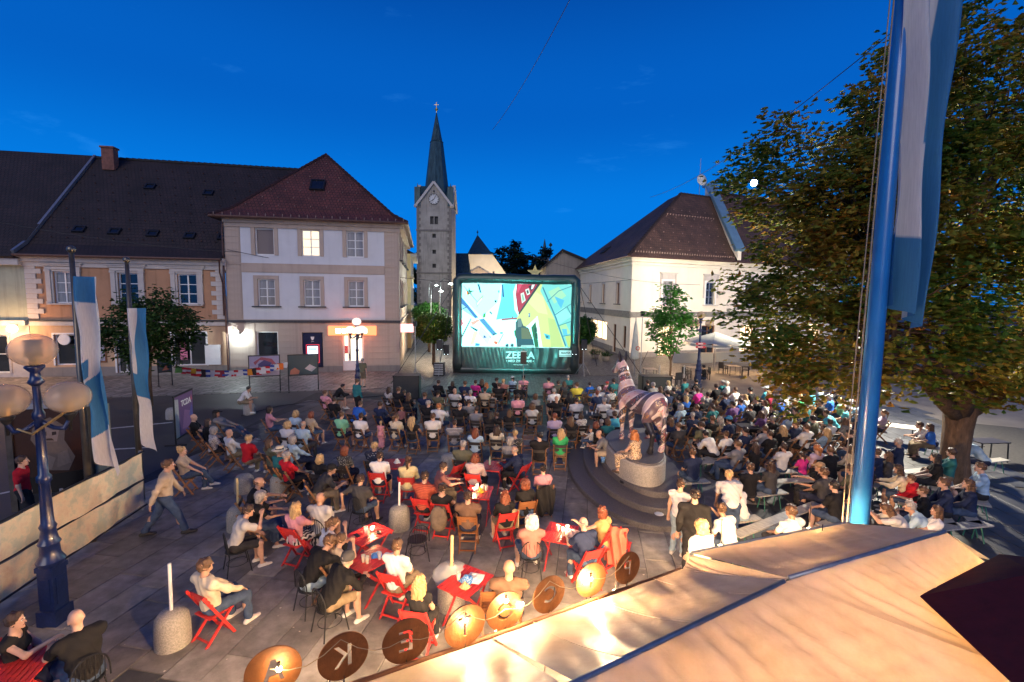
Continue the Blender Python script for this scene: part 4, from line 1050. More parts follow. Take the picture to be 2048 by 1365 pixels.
# the picture thrown on it: flat shapes, given as points of the picture (0..1160 across, 0..625 down)
PIC = [((235, 255, 255), [(0, 0), (1160, 0), (1160, 625), (0, 625)]),
 ((205, 250, 255), [(0, 0), (430, 0), (400, 180), (240, 330), (0, 90)]),
 ((110, 222, 245), [(440, 0), (575, 0), (550, 75), (565, 255), (600, 315), (590, 355), (440, 345), (385, 355), (430, 155)]),
 ((215, 208, 130), [(800, 0), (1160, 0), (1160, 625), (850, 625), (795, 315), (710, 405), (600, 475), (590, 335), (610, 295), (690, 155)]),
 ((190, 190, 120), [(900, 330), (980, 350), (1060, 625), (940, 625)]), ((228, 224, 150), [(760, 60), (850, 120), (900, 300), (800, 280), (700, 180)]),
 ((125, 192, 190), [(840, 0), (1160, 0), (1160, 625), (1080, 625), (960, 325), (820, 65)]),
 ((165, 200, 165), [(900, 70), (1000, 20), (1080, 110), (960, 190)]), ((85, 165, 205), [(960, 115), (1060, 155), (1030, 235), (1000, 190)]), ((150, 205, 205), [(970, 290), (1060, 220), (1140, 310), (1010, 400)]),
 ((175, 205, 150), [(1010, 410), (1080, 385), (1130, 480), (1060, 505)]), ((95, 175, 205), [(1040, 440), (1090, 440), (1100, 500), (1060, 505)]), ((185, 190, 110), [(1075, 515), (1160, 500), (1160, 620), (1110, 620)]),
 ((50, 110, 140), [(838, 30), (850, 28), (985, 325), (1090, 610), (1078, 615), (970, 325)]), ((60, 120, 140), [(890, 165), (1000, 60), (1004, 66), (896, 172)]), ((60, 120, 140), [(1000, 60), (1160, 0), (1160, 7), (1004, 67)]),
 ((60, 120, 140), [(965, 300), (1150, 170), (1150, 178), (968, 308)]), ((60, 120, 140), [(1010, 405), (1160, 350), (1160, 358), (1012, 412)]), ((60, 120, 140), [(1050, 510), (1160, 490), (1160, 497), (1052, 517)]), ((60, 120, 140), [(1085, 220), (1092, 216), (1145, 310), (1138, 314)]),
 ((185, 20, 62), [(585, 0), (800, 0), (610, 295), (595, 255), (575, 105)]), ((225, 60, 100), [(600, 0), (640, 0), (600, 90), (588, 60)]), ((50, 35, 52), [(790, 0), (818, 0), (617, 300), (602, 296)]),
 ((235, 235, 225), [(625, 95), (655, 80), (675, 160), (640, 190)]), ((150, 175, 150), [(635, 105), (650, 98), (665, 155), (645, 172)]), ((235, 235, 225), [(670, 55), (705, 40), (718, 95), (690, 110)]), ((60, 60, 60), [(680, 65), (700, 55), (708, 88), (692, 96)]), ((60, 20, 40), [(700, 20), (735, 5), (770, 10), (730, 70)]), ((240, 235, 235), [(735, 5), (765, 2), (745, 45), (728, 50)]),
 ((60, 105, 165), [(0, 115), (40, 135), (205, 335), (175, 345), (0, 160)]), ((150, 205, 235), [(0, 170), (90, 240), (170, 340), (60, 270)]), ((40, 70, 110), [(20, 262), (90, 228), (92, 236), (24, 270)]),
 ((75, 125, 175), [(210, 355), (262, 345), (390, 495), (350, 515)]), ((40, 60, 90), [(350, 500), (392, 488), (396, 498), (356, 516)]), ((225, 150, 140), [(125, 385), (205, 350), (225, 365), (150, 420)]), ((200, 210, 245), [(230, 420), (330, 520), (300, 600), (210, 500)]),
 ((30, 50, 95), [(195, 5), (215, 5), (235, 90), (220, 90)]), ((30, 70, 130), [(435, 5), (450, 5), (462, 135), (445, 125)]), ((30, 40, 70), [(400, 70), (412, 62), (416, 84), (406, 90)]), ((30, 40, 70), [(365, 165), (385, 158), (388, 182), (372, 186)]), ((30, 50, 80), [(320, 270), (345, 290), (340, 305), (318, 285)]),
 ((236, 120, 55), [(82, 70), (112, 74), (122, 110), (92, 115)]), ((30, 95, 50), [(112, 35), (124, 70), (165, 72), (130, 88), (150, 130), (118, 100), (96, 120), (104, 88), (78, 62), (106, 70)]),
 ((165, 215, 140), [(180, 190), (250, 110), (258, 125), (190, 240)]), ((225, 250, 205), [(190, 195), (240, 140), (244, 150), (196, 215)]), ((120, 160, 190), [(60, 20), (200, 180), (196, 186), (56, 26)]),
 ((70, 55, 60), [(30, 540), (130, 345), (138, 352), (42, 545)]), ((225, 90, 110), [(5, 350), (40, 345), (58, 400), (5, 470), (5, 450), (42, 395), (30, 362), (5, 366)]), ((40, 85, 160), [(8, 380), (26, 395), (14, 440), (5, 430)]),
 ((20, 45, 80), [(125, 420), (205, 460), (190, 475), (135, 440)]), ((225, 205, 165), [(160, 470), (205, 480), (165, 600), (120, 620)]), ((60, 130, 190), [(180, 590), (225, 600), (215, 622), (175, 622)]), ((40, 70, 130), [(262, 510), (292, 535), (258, 540)]), ((40, 50, 80), [(315, 520), (335, 530), (330, 540)]),
 ((215, 90, 60), [(362, 568), (408, 572), (396, 604), (366, 600)]), ((90, 60, 50), [(405, 590), (455, 498), (460, 502), (412, 594)]), ((25, 30, 35), [(425, 480), (452, 480), (450, 496), (428, 496)]),
 ((165, 80, 95), [(435, 345), (590, 330), (592, 350), (440, 363)]), ((120, 40, 60), [(540, 335), (548, 312), (552, 335)]), ((60, 140, 60), [(255, 300), (280, 285), (275, 330), (250, 340)]),
 ((45, 120, 45), [(563, 470), (590, 440), (600, 560), (575, 520)]), ((52, 60, 72), [(580, 375), (605, 342), (630, 340), (655, 410), (710, 435), (750, 535), (768, 625), (595, 625), (580, 495)]), ((108, 112, 118), [(600, 345), (622, 338), (645, 380), (640, 420), (600, 430)]), ((104, 92, 66), [(635, 430), (715, 445), (748, 545), (640, 545)]), ((38, 60, 80), [(590, 545), (755, 545), (770, 612), (600, 612)]), ((170, 185, 185), [(640, 608), (760, 605), (770, 625), (630, 625)]),
 ((240, 250, 240), [(700, 425), (790, 318), (852, 625), (820, 625), (778, 375), (730, 430)]), ((38, 90, 45), [(735, 430), (778, 372), (815, 625), (775, 625)]), ((20, 50, 35), [(765, 440), (790, 425), (795, 470), (770, 480)]), ((20, 50, 35), [(770, 490), (798, 485), (804, 540), (780, 540)]),
 ((30, 75, 150), [(705, 290), (722, 286), (722, 320), (708, 330)]), ((235, 245, 245), [(708, 296), (714, 292), (714, 312), (709, 314)]), ((80, 180, 205), [(862, 485), (925, 505), (925, 548), (885, 540)]), ((35, 100, 130), [(880, 505), (910, 512), (908, 535), (884, 530)]),
 ((30, 45, 70), [(478, 610), (490, 596), (505, 596), (514, 610), (505, 625), (485, 625)]), ((30, 45, 70), [(528, 608), (540, 594), (556, 594), (566, 608), (556, 625), (538, 625)]), ((210, 200, 90), [(470, 560), (480, 556), (482, 580), (470, 580)]), ((215, 100, 50), [(500, 570), (512, 565), (510, 590)])]
mb = MB()
for i, (c_, pl) in enumerate(PIC):
    r_, g_, b_ = srgb(*c_); k_ = 1.0 if i < 2 else (.62 if max(p[0] for p in pl) < 560 else .50); mb.col = (r_ * (.38 if i < 2 else .72) * k_, g_ * 1.0 * k_, b_ * .96 * k_)
    mb.poly([(ix0 + x / 1160 * (ix1 - ix0), -.18 - i * .0006, iz1 - y / 625 * (iz1 - iz0)) for x, y in reversed(pl)])
kid('projected_picture', mb, attr_mat('projected_picture', emit=2.1), screen, tint=True)
# skirt with its folds and lettering
def skirt(a, b):
    x = -hw + .75 + a * (2 * hw - 1.5); z = .32 + b * 1.58
    left = max(0, 1 - abs(a - .2) / .25); s_ = math.sin((x * 2.2 + (1 - b) * 1.6 * (1 if a < .35 else -.2)) * 2.3)
    f_ = .055 * s_ * left * (1 - b * .6) + .03 * math.sin(x * 9.0 + .8 * math.sin(z * 3)) * (a > .66) + .008 * math.sin(x * 23 + z * 5)
    return (x, -.22 - f_, z)
kid('skirt', MB().grid(skirt, 120, 14), mat('skirt_vinyl', (0.040, 0.046, 0.046), 0.32, .25, 2, bump=.3, bscale=9, spec=.6), screen, smooth=True)
M_print = mat('white_print', (0.82, 0.84, 0.84), .6, .05, 5)
bx = .30
put_text('ZEBRA', .68, screen, (bx, -.285, 1.34), (1, 0, 0), (0, 0, 1), M_print, bold=True)
put_text('• MED ZVEZDAMI •', .235, screen, (bx, -.285, .93), (1, 0, 0), (0, 0, 1), M_print, bold=True)
put_text('velenje.pogledi.iz.mk', .13, screen, (bx + .05, -.285, .68), (1, 0, 0), (0, 0, 1), M_print)
mb = MB(); mb.box((3.55, -.285, 1.56), (.92, .012, .36)); mb.box((3.55, -.285, 1.32), (.92, .012, .05)); kid('logo_plate', mb, M_print, screen)
put_text('ALUVIA', .20, screen, (3.55, -.30, 1.56), (1, 0, 0), (0, 0, 1), M_vinyl, bold=True)
M_rope = mat('rope', (.05, .05, .05), .8)
for a, b in (((hw - .1, 0, 6.3), (hw + 3.6, -5.5, 0)), ((hw - .1, 0, 6.3), (hw + 2.0, 4.0, 0)), ((-hw + .1, 0, 6.2), (-hw - 3.2, -4.8, 0)), ((-hw + .1, 0, 6.2), (-hw - 1.5, 4.0, 0))): kid('guy_rope', MB().tube([a, b], .022, 5), M_rope, screen)
# yellow star cut-out on the roof line behind the screen
p_ = at_y(1070, 546, 36); star = thing('star_ornament', 'pale yellow star ornament standing up behind the top edge of the screen', 'star', p_)
pts = [(math.sin(k * math.pi / 5) * (.62 if k % 2 == 0 else .26), 0, math.cos(k * math.pi / 5) * (.62 if k % 2 == 0 else .26)) for k in range(10)]
mb = MB(); mb.prism(pts, Vector((0, 0, 0)), Vector((0, .1, 0))); mb.build('star_plate', mat('star_yellow', (.75, .66, .25), .5), star)
MB().tube([(0, .05, -.4), (0, .05, -p_.z)], .05, 6).build('mast', M_metal_dark, star)

def speaker(x, y, zc, label, w=.42, h=.72, stand=True, white_stand=True):
    t_ = thing('speaker', label, 'speaker', (x, y, zc - h / 2))
    mb = MB(); mb.prism([(-w / 2, -.2, 0), (w / 2, -.2, 0), (w * .36, .22, 0), (-w * .36, .22, 0)], Vector((0, 0, 0)), Vector((0, 0, h))); mb.build('cabinet', M_black, t_)
    mb = MB(); mb.box((0, -.212, h / 2), (w * .88, .02, h * .9)); mb.build('grille', mat('speaker_grille', (.03, .032, .035), .6, .3, 60), t_)
    mb = MB(); mb.ball((-.12, -.225, .06), .018, 6, 5); mb.ball((.12, -.225, .06), .018, 6, 5); mb.build('indicator', emitter('indicator', (.8, .95, 1), 5), t_)
    if stand:
        s_ = thing('speaker_stand', label.replace('speaker', 'tripod stand under the speaker', 1), 'stand', (x, y, 0))
        M_ = M_metal_grey if white_stand else M_metal_dark
        MB().tube([(0, 0, .35), (0, 0, zc - h / 2)], .025, 7).build('pole', M_, s_)
        for k in range(3):
            a = k * math.tau / 3 + .5; MB().tube([(0, 0, .95), (math.cos(a) * .62, math.sin(a) * .62, .02)], .02, 6).build('leg', M_, s_)
for px, py, zc, lb in ((880, 752, 2.15, 'black speaker on a tall stand left of the screen'), (1166, 752, 2.2, 'black speaker on a tall stand right of the screen')):
    g_ = at_z(px, py); speaker(g_.x, g_.y, zc, lb)
for px, py, lb in ((893, 700, 'smaller black speaker fixed beside the left edge of the screen'), (1148, 700, 'smaller black speaker fixed beside the right edge of the screen')):
    g_ = at_y(px, py, 33.0); speaker(g_.x, 33.0, g_.z, lb, stand=False)
def flight_box(px, py, w, h, d, label, rz=0):
    g_ = at_z(px, py); t_ = thing('bass_speaker', label, 'speaker', g_, rz)
    mb = MB(); mb.box((0, 0, h / 2 + .04), (w, d, h)); me = mb.mesh('cabinet', M_black); put('cabinet', me, t_)
    mb = MB(); mb.box((0, -d / 2 - .015, h / 2 + .04), (w * .92, .03, h * .9)); mb.build('grille', bpy.data.materials['speaker_grille'], t_)
    mb = MB()
    for sx in (-1, 1):
        for sz in (.06, h + .02): mb.box((sx * (w / 2 - .03), -d / 2 - .02, sz), (.10, .06, .10))
    mb.build('corner_guards', M_metal_dark, t_)
flight_box(815, 797, 1.35, 1.25, 1.0, 'big black bass speaker cabinet at the left front corner of the audience', .1)
flight_box(1308, 795, 1.6, 1.2, 1.0, 'big black bass speaker cabinet behind the zebra statue', -.05)
g_ = at_z(868, 752); t_ = thing('equipment_rack', 'small rack of sound equipment by the left speaker stand', 'equipment', (g_.x + .35, g_.y + .1, 0))
mb = MB(); mb.box((0, 0, .45), (.7, .5, .9)); mb.build('case', M_black, t_); mb = MB(); [mb.box((0, -.26, .15 + k * .16), (.6, .03, .11)) for k in range(5)]; mb.build('rack_panels', M_metal_grey, t_)
def boom(px, py, h, label, lean=.5):
    g_ = at_z(px, py); t_ = thing('light_stand', label, 'stand', g_)
    MB().tube([(0, 0, .3), (0, 0, h)], .03, 6).build('pole', M_metal_grey, t_)
    for k in range(3):
        a = k * math.tau / 3 + .2; MB().tube([(0, 0, .9), (math.cos(a) * .6, math.sin(a) * .6, .02)], .022, 5).build('leg', M_metal_grey, t_)
    MB().tube([(0, 0, 1.2), (lean, -.1, 2.2)], .018, 5).build('boom_arm', M_metal_dark, t_)
    MB().box((0, 0, h + .15), (.22, .22, .3)).build('lamp_head', M_black, t_)
boom(831, 765, 3.6, 'tall thin light stand with boom arm left of the screen', .9)
boom(1280, 770, 4.4, 'tall black light stand with a lamp head behind the zebra statue', .4)

# ------------------------------------------------------------------ clipped round trees and street lamps in the lane
gg = np.random.default_rng(9)
YEL = [((.07, .15, .025), 2), ((.15, .21, .035), 2), ((.26, .22, .045), 1)]
GRN2 = [((.05, .14, .03), 2), ((.08, .22, .045), 2), ((.12, .26, .05), 1)]
def round_tree(px, py, y, w, h, label, pal, trunk_h, n=5000, group=None):
    c = at_y(px, py, y); t_ = thing('topiary_tree', label, 'tree', (c.x, y, 0), group=group)
    P, ow, K = crown_points([(0, 0, c.z, w, w * .9, h)], n, gg, .16, .82, 260)
    put('crown', leaf_mesh('crown', P, .22, pal, 3, outward=ow), t_)
    MB().tube([(0, 0, 0), (.03, 0, c.z - h * .5), (0, 0, c.z)], [.14, .11, .06], 8).build('trunk', M_bark, t_)
    m_ = MB(); g2 = random.Random(3)
    for k in range(9):
        a = g2.random() * math.tau; m_.tube([(0, 0, c.z - h * .7), (math.cos(a) * w * .6, math.sin(a) * w * .6, c.z + h * g2.uniform(-.3, .6))], [.05, .02], 5)
    m_.build('branches', M_bark, t_)
round_tree(867, 655, 37.5, 1.35, 1.15, 'clipped round yellow-green tree just left of the screen', YEL, 2)
round_tree(858, 628, 46, 1.4, 1.1, 'clipped round green tree behind the yellow-green one left of the screen', GRN2, 2)
round_tree(1163, 660, 39, 1.0, 1.05, 'clipped round green tree peeping out right of the screen', GRN2, 2)
def gooseneck(px, y, h, label):
    c = at_y(px, 640, y); t_ = thing('lane_lamp', label, 'street lamp', (c.x, y, 0), group='hooked lamps in the lane')
    MB().tube([(0, 0, 0), (0, 0, h)], .05, 7).build('pole', M_metal_grey, t_)
    MB().tube([(0, 0, h), (.05, 0, h + .5), (.35, 0, h + .8), (.75, 0, h + .75), (.95, 0, h + .4)], .03, 6).build('hook', M_metal_dark, t_)
    MB().lathe([(.02, .12), (.22, 0), (.2, -.03), (.02, -.05)], 12, (.95, 0, h + .33)).build('lamp_head', emitter('lane_lamp_glow', (.8, 1, .95), 14), t_, smooth=True)
    point('lane_lamp_light', (.95, -.05, h + .1), (.85, 1, .9), 350, .2, t_)
gooseneck(862, 44, 5.6, 'hooked street lamp nearest the church tower'); gooseneck(880, 41, 6.2, 'tallest hooked street lamp at the screen edge'); gooseneck(858, 60, 6.5, 'farthest hooked street lamp at the tower foot')
point('added_lane_fill', (-7.0, 40.0, 2.6), (1, .72, .45), 500, .4)  # warm fill added for the lane, no lamp fixture here
bpy.data.objects['added_lane_fill'].parent = bpy.data.objects['corner_house']; bpy.data.objects['added_lane_fill'].location = Vector((-7.0, 40, 2.6)) - L1

M_iron = mat('blue_iron', (0.006, 0.016, 0.075), 0.32, .3, 7, bump=.2, bscale=20, spec=.6, coat=.3)
def globe_mat():
    t = NT('globe_glass'); b = t.b; b.inputs['Base Color'].default_value = (.80, .66, .50, 1); b.inputs['Roughness'].default_value = .08
    tr = t.add('ShaderNodeBsdfTransparent'); tr.inputs['Color'].default_value = (.96, .86, .74, 1)
    mx = t.add('ShaderNodeMixShader'); mx.inputs[0].default_value = .37
    t.link(tr.outputs[0], mx.inputs[1]); t.link(b.outputs[0], mx.inputs[2]); t.link(mx.outputs[0], t.n['Material Output'].inputs['Surface'])
    return t.m
M_globe = globe_mat()
M_brass = mat('pale_brass', (.42, .30, .14), .35, .2, 8, metal=.8)
def lantern(loc, h, arms, label, glow=0.0, arm_h=.92, arm_r=.52, globe=.26, rz=0.0, s=1.0):
    t_ = thing('street_lamp', label, 'street lamp', loc, rz)
    b_ = .175 * s; mb = MB()
    mb.box((0, 0, .14), (b_ * 2.3, b_ * 2.3, .28)); mb.box((0, 0, .62), (b_ * 1.8, b_ * 1.8, .68)); mb.box((0, 0, .98), (b_ * 2.05, b_ * 2.05, .08))
    for a in range(4):
        mb.box((math.cos(a * math.pi / 2) * b_ * .9, math.sin(a * math.pi / 2) * b_ * .9, .60), (b_ * 1.1 if a % 2 else .03, .03 if a % 2 else b_ * 1.1, .46))
    mb.build('pedestal', M_iron, t_)
    R_ = [(.20, 1.02), (.24, 1.10), (.17, 1.20), (.155, 1.35), (.19, 1.40), (.15, 1.46), (.12, 1.62), (.145, 1.68), (.105, 1.74), (.085, 2.4), (.12, 2.44), (.12, 2.52), (.082, 2.56), (.072, h * .86), (.10, h * .865), (.10, h * .885), (.068, h * .90), (.06, h)]
    mb = MB(); mb.lathe([(r * s, z) for r, z in R_], 16); o = mb.build('shaft', M_iron, t_, smooth=True); smooth_by_angle(o.data, 50)
    mb = MB(); mb.lathe([(.05, h - .02), (.11, h + .04), (.07, h + .10), (.06, h + .2), (.13, h + .28), (.12, h + .31)], 14); mb.build('collar', M_iron, t_, smooth=True)
    tops = [(0, 0, h + .30 + globe * .85)]
    for a in arms:
        c_, s_ = math.cos(a), math.sin(a)
        p = [(0, 0, h * arm_h), (c_ * .18, s_ * .18, h * arm_h - .14), (c_ * arm_r * .8, s_ * arm_r * .8, h * arm_h - .16), (c_ * arm_r, s_ * arm_r, h * arm_h - .02), (c_ * arm_r, s_ * arm_r, h * arm_h + .06)]
        A = MB().tube(p, .035, 7).build('arm', M_iron, t_, smooth=True)
        m2 = MB(); m2.lathe([(.02, -.20), (.03, -.04), (.09, .06), (.11, .10)], 10, (c_ * arm_r, s_ * arm_r, h * arm_h)); m2.build('globe_holder', M_metal_dark, A, smooth=True)
        tops.append((c_ * arm_r, s_ * arm_r, h * arm_h + .10 + globe * .85))
    for p in tops:
        gl = MB().ball((0, 0, 0), globe, 22, 14, (1, 1, .86)).build('globe', M_globe if not glow else emitter('globe_lit_' + str(glow), (1, .72, .60), glow), t_, smooth=True, loc=p)
        if not glow:
            lv = MB()
            for k in range(7): lv.lathe([(globe * .36, -.012), (globe * .42, 0), (globe * .36, .012)], 12, (0, 0, globe * (.48 - k * .13)))
            lv.lathe([(globe * .2, -globe * .8), (globe * .22, globe * .5)], 10); lv.build('louvre', M_brass, gl)
    return t_
LPt = Vector((-7.556, 7.364, 0))
lantern(LPt, 4.02, (math.radians(205), math.radians(25)), 'blue cast-iron street lamp with three big clear globes near the left edge', globe=.30, arm_h=.855, arm_r=.38, s=.8)
mb = MB(); mb.tube([LPt + Vector((-.25, -.1, 3.32)), LPt + Vector((0, -.12, 3.25)), LPt + Vector((.42, .12, 3.62))], .022, 6)
o = mb.build('lamp_bracket', M_brass); tag(o, 'thin brass coloured rod bracket strapped to the near street lamp', 'bracket')
lantern(at_z(716, 790), 3.55, (math.radians(-60), math.radians(60), math.radians(180)), 'blue street lamp with pinkish lit globes before the corner house door', glow=1.1, globe=.24, arm_h=.93, arm_r=.36, s=.7)
lantern(at_z(196, 808), 3.4, (0, math.radians(120), math.radians(240)), 'dark blue street lamp standing beside the small left tree', globe=.24, arm_r=.4, s=.8)
lantern(at_z(1395, 775), 4.0, (0, math.pi, math.radians(90)), 'blue street lamp with red signs behind the right-hand audience', globe=.26, arm_h=.92, arm_r=.55, s=.9)
g_ = at_z(1395, 775)
for dz, lb in ((2.75, 'upper red arrow signpost plate on the right-hand street lamp'), (2.55, 'lower red arrow signpost plate on the right-hand street lamp')):
    t_ = MB().prism([(-.28, -.14, -.07), (.26, -.14, -.07), (.36, -.14, 0), (.26, -.14, .07), (-.28, -.14, .07)], Vector((0, 0, 0)), Vector((0, .03, 0))).build('direction_sign', mat('sign_red', (.55, .03, .05), .4), None, loc=(g_.x, g_.y, dz)); tag(t_, lb, 'sign')
    MB().box((0, -.145, 0), (.3, .012, .05)).build('lettering', M_print, t_)

# ------------------------------------------------------------------ trees of the square
def branchy(t_, base, tips, r0, r1, name='branch', g2=random.Random(4)):
    for tip in tips:
        b, e_ = Vector(base), Vector(tip); m_ = b.lerp(e_, .5) + Vector((g2.uniform(-.3, .3), g2.uniform(-.3, .3), (e_ - b).length * .08))
        MB().tube([b, b.lerp(m_, .6), m_, m_.lerp(e_, .6), e_], [r0, r0 * .8, (r0 + r1) / 2, r1 * 1.5, r1], 7).build(name, M_bark, t_, smooth=True)
tb = Vector((13.56, 13.96, 0))
big = thing('chestnut_tree', 'huge chestnut tree with browning autumn leaves filling the right side', 'tree', tb)
mb = MB(); mb.tube([(0, 0, -.05), (0, 0, .25), (-.02, 0, .9), (.0, 0, 1.7), (.02, 0, 2.3), (.05, .05, 3.2)], [.52, .40, .34, .33, .40, .30], 30)
mb.v = [tuple(Vector(p) + Vector((p[0], p[1], 0)) * (.16 * noise.noise(Vector((p[0] * 5, p[1] * 5, p[2] * 1.1))) + .10 * noise.noise(Vector((p[0] * 14, p[1] * 14, p[2] * 3))))) for p in mb.v]
for k in range(7): a = k * .9; mb.tube([(math.cos(a) * .28, math.sin(a) * .28, .30), (math.cos(a) * .62, math.sin(a) * .62, -.03)], [.13, .05], 6)
mb.build('trunk', M_bark, big, smooth=True)
lim = [((-1.6, -.8, 3.0), (-4.0, -.4, 5.2)), ((-.9, .3, 3.8), (-3.4, 1.0, 9.3)), ((.2, .5, 4.5), (.2, .6, 11.5)), ((1.6, .2, 2.9), (4.5, .1, 6.5)), ((.8, -.6, 4.0), (2.5, -1.5, 9.0)), ((-.9, -1.2, 3.4), (-4.6, -1.3, 4.2))]
for a_, b_ in lim:
    a_, b_ = Vector(a_), Vector(b_); s0 = Vector((0, 0, 2.1)); MB().tube([s0, s0.lerp(a_, .55) + Vector((0, 0, -.05)), a_, a_.lerp(b_, .4) + Vector((0, 0, .2)), b_], [.28, .21, .17, .11, .04], 10).build('limb', M_bark, big, smooth=True)
ELL = [(0, .5, 8.6, 4.6, 3.8, 3.8), (-3.7, 1.0, 9.4, 3.1, 2.8, 2.2), (-4.4, .4, 6.3, 2.7, 2.2, 1.5), (-4.9, -.8, 4.25, 1.9, 1.4, .85), (-2.4, -.6, 4.7, 2.4, 1.8, 1.2), (.0, .5, 11.9, 3.3, 3.0, 2.2), (4.0, 0, 8.2, 3.8, 3.4, 4.2), (2.6, -.6, 4.6, 3.0, 2.2, 1.5), (-2.0, .5, 7.2, 2.6, 2.4, 1.8), (1.6, -1.6, 3.7, 2.2, 1.3, .8), (4.6, -.8, 3.9, 2.4, 1.8, 1.0), (-1.2, -1.6, 4.0, 1.9, 1.2, .8), (2.2, -1.6, 7.0, 2.6, 1.6, 2.2), (-1.5, -1.5, 6.2, 2.2, 1.4, 1.4), (-4.6, -1, 3.3, 1.9, 1.1, .55), (-2.6, -1, 3.3, 1.6, 1.1, .5), (-.2, -1.5, 3.2, 1.6, 1, .5), (-5.9, -1.6, 2.8, .25, .25, .7), (-3.2, -.2, 8.2, 3.0, 2.0, 2.4), (-5.0, .6, 5.4, 2.2, 1.8, 1.2), (-5.2, -.6, 4.0, 1.8, 1.3, .8)]
AUT = [((.07, .15, .022), 2.2), ((.14, .22, .03), 3), ((.27, .28, .04), 3), ((.38, .28, .04), 2.4), ((.50, .25, .04), 1.8), ((.55, .40, .07), 1.0)]
g3 = np.random.default_rng(21)
P, ow, K = crown_points(ELL, 52000, g3, .30, .45, 1500)
keep = (P[:, 2] > 2.35) & ((P[:, 2] > 2.7) | (P[:, 0] < -5.4))
md_ = np.array(ray(1508, 366).normalized()); wp_ = P + np.array(tb) - np.array((0, 0, EYE)); al_ = wp_ @ md_; keep &= np.linalg.norm(wp_ - al_[:, None] * md_, axis=1) > .2; P, ow = P[keep], ow[keep]
put('crown', leaf_mesh('crown', P, .172, AUT, 31, leaflets=5, droop=.55, outward=ow), big)
tw = MB(); g4 = random.Random(8)
for c_ in K[g3.permutation(len(K))[:330]]:
    c_ = Vector(c_); best = min(lim, key=lambda q: (Vector(q[1]) - c_).length); s_ = Vector(best[0]).lerp(Vector(best[1]), g4.uniform(.3, .95))
    m_ = s_.lerp(c_, .5) + Vector((g4.uniform(-.2, .2), g4.uniform(-.2, .2), .15)); tw.tube([s_, m_, c_], [.045, .025, .008], 5, cap=False)
o = tw.build('twigs', M_bark, big); o['kind'] = 'stuff'
t_ = thing('small_tree', 'small bushy green tree before the tan house', 'tree', at_z(297, 812))
c = at_y(300, 655, t_.location.y) - t_.location
P, ow, K = crown_points([(c.x, 0, c.z, 2.0, 1.7, 1.5), (c.x - 1.2, 0, c.z - .4, 1.3, 1.2, 1.0), (c.x + 1.0, 0, c.z + .1, 1.2, 1.2, 1.1), (c.x + .1, 0, c.z + 1.2, .9, .8, .9), (c.x, .1, c.z - 1.4, 1.0, .9, .8)], 5200, g3, .24, .6, 240)
put('crown', leaf_mesh('crown', P, .19, GREEN, 12, leaflets=3, outward=ow), t_)
MB().tube([(0, 0, 0), (.04, 0, 1.2), (c.x * .5, 0, 2.4), (c.x, 0, c.z + .8)], [.20, .15, .12, .04], 9).build('trunk', M_bark, t_, smooth=True)
branchy(t_, (.05, 0, 2.0), [(c.x - 1.5, .2, c.z), (c.x + 1.4, -.1, c.z + .2), (c.x + .3, .6, c.z + 1.4), (c.x - .5, -.7, c.z + .7)], .08, .02)
t_ = thing('young_tree', 'slim young tree with fresh green leaves before the cream building', 'tree', at_z(1338, 790))
c = at_y(1338, 640, t_.location.y) - t_.location
FRE = [((.055, .22, .035), 2), ((.09, .32, .05), 3), ((.14, .38, .07), 1.5)]
P, ow, K = crown_points([(c.x, 0, c.z - .6, 1.25, 1.0, .95), (c.x + .3, 0, c.z + .5, 1.05, .9, .9), (c.x - .7, 0, c.z + .1, .6, .6, .5), (c.x, 0, c.z + 1.5, .5, .5, .75), (c.x + .9, 0, c.z - .1, .5, .5, .4), (c.x, 0, c.z - 1.5, .7, .6, .5)], 2500, g3, .17, .45, 170)
put('crown', leaf_mesh('crown', P, .19, FRE, 4, leaflets=3, outward=ow), t_)
MB().tube([(0, 0, 0), (.03, 0, 1.6), (c.x, 0, c.z + 1.6)], [.085, .065, .015], 8).build('trunk', M_bark, t_, smooth=True)
branchy(t_, (.02, 0, 1.9), [(c.x - .9, .2, c.z), (c.x + .9, -.1, c.z + .3), (c.x + .3, .5, c.z + .9), (c.x - .5, -.5, c.z - .4)], .035, .012)
for sx in (-.7, .7):
    o = MB().tube([(0, 0, 0), (0, 0, 1.75)], .035, 7).build('tree_stake', M_metal_grey, None, loc=(t_.location.x + sx, t_.location.y - .3, 0)); tag(o, ('left' if sx < 0 else 'right') + ' pale stake propping the slim young tree', 'stake')

# ------------------------------------------------------------------ flag poles, banner, advertising box at the left
def flag_cloth(w, h, folds, taper, n=46, seed=0):
    def fn(a, b):
        ww = w * (1 - taper * (1 - b) ** 1.5); x = a * ww + .30 * (1 - b) * (w > .9)
        return (x + .05 * math.sin(b * 5 + a * 3), math.sin(a * math.pi * folds + b * 1.3 + seed) * .14 * (1.1 - .5 * b) + .03 * math.sin(b * 17 + a * 9), b * h - .21 * h * a * (1 - b) * (1 if w < .9 else .25))
    return fn
def flag(name, loc, w, h, folds, taper, label, stripes, rz=0, seed=0):
    mb = MB(); nu, nv = 100, 150; fn = flag_cloth(w, h, folds, taper, seed=seed)
    mb.grid(fn, nu, nv)
    o = mb.build(name, flag_mat(), None, True, False, loc, rz)
    ca = o.data.color_attributes.new('tint', 'FLOAT_COLOR', 'POINT')
    ca.data.foreach_set('color', np.array([(*stripes(i / nu, j / nv), 1.0) for i in range(nu + 1) for j in range(nv + 1)], dtype=np.float32).ravel())
    return tag(o, label, 'flag')
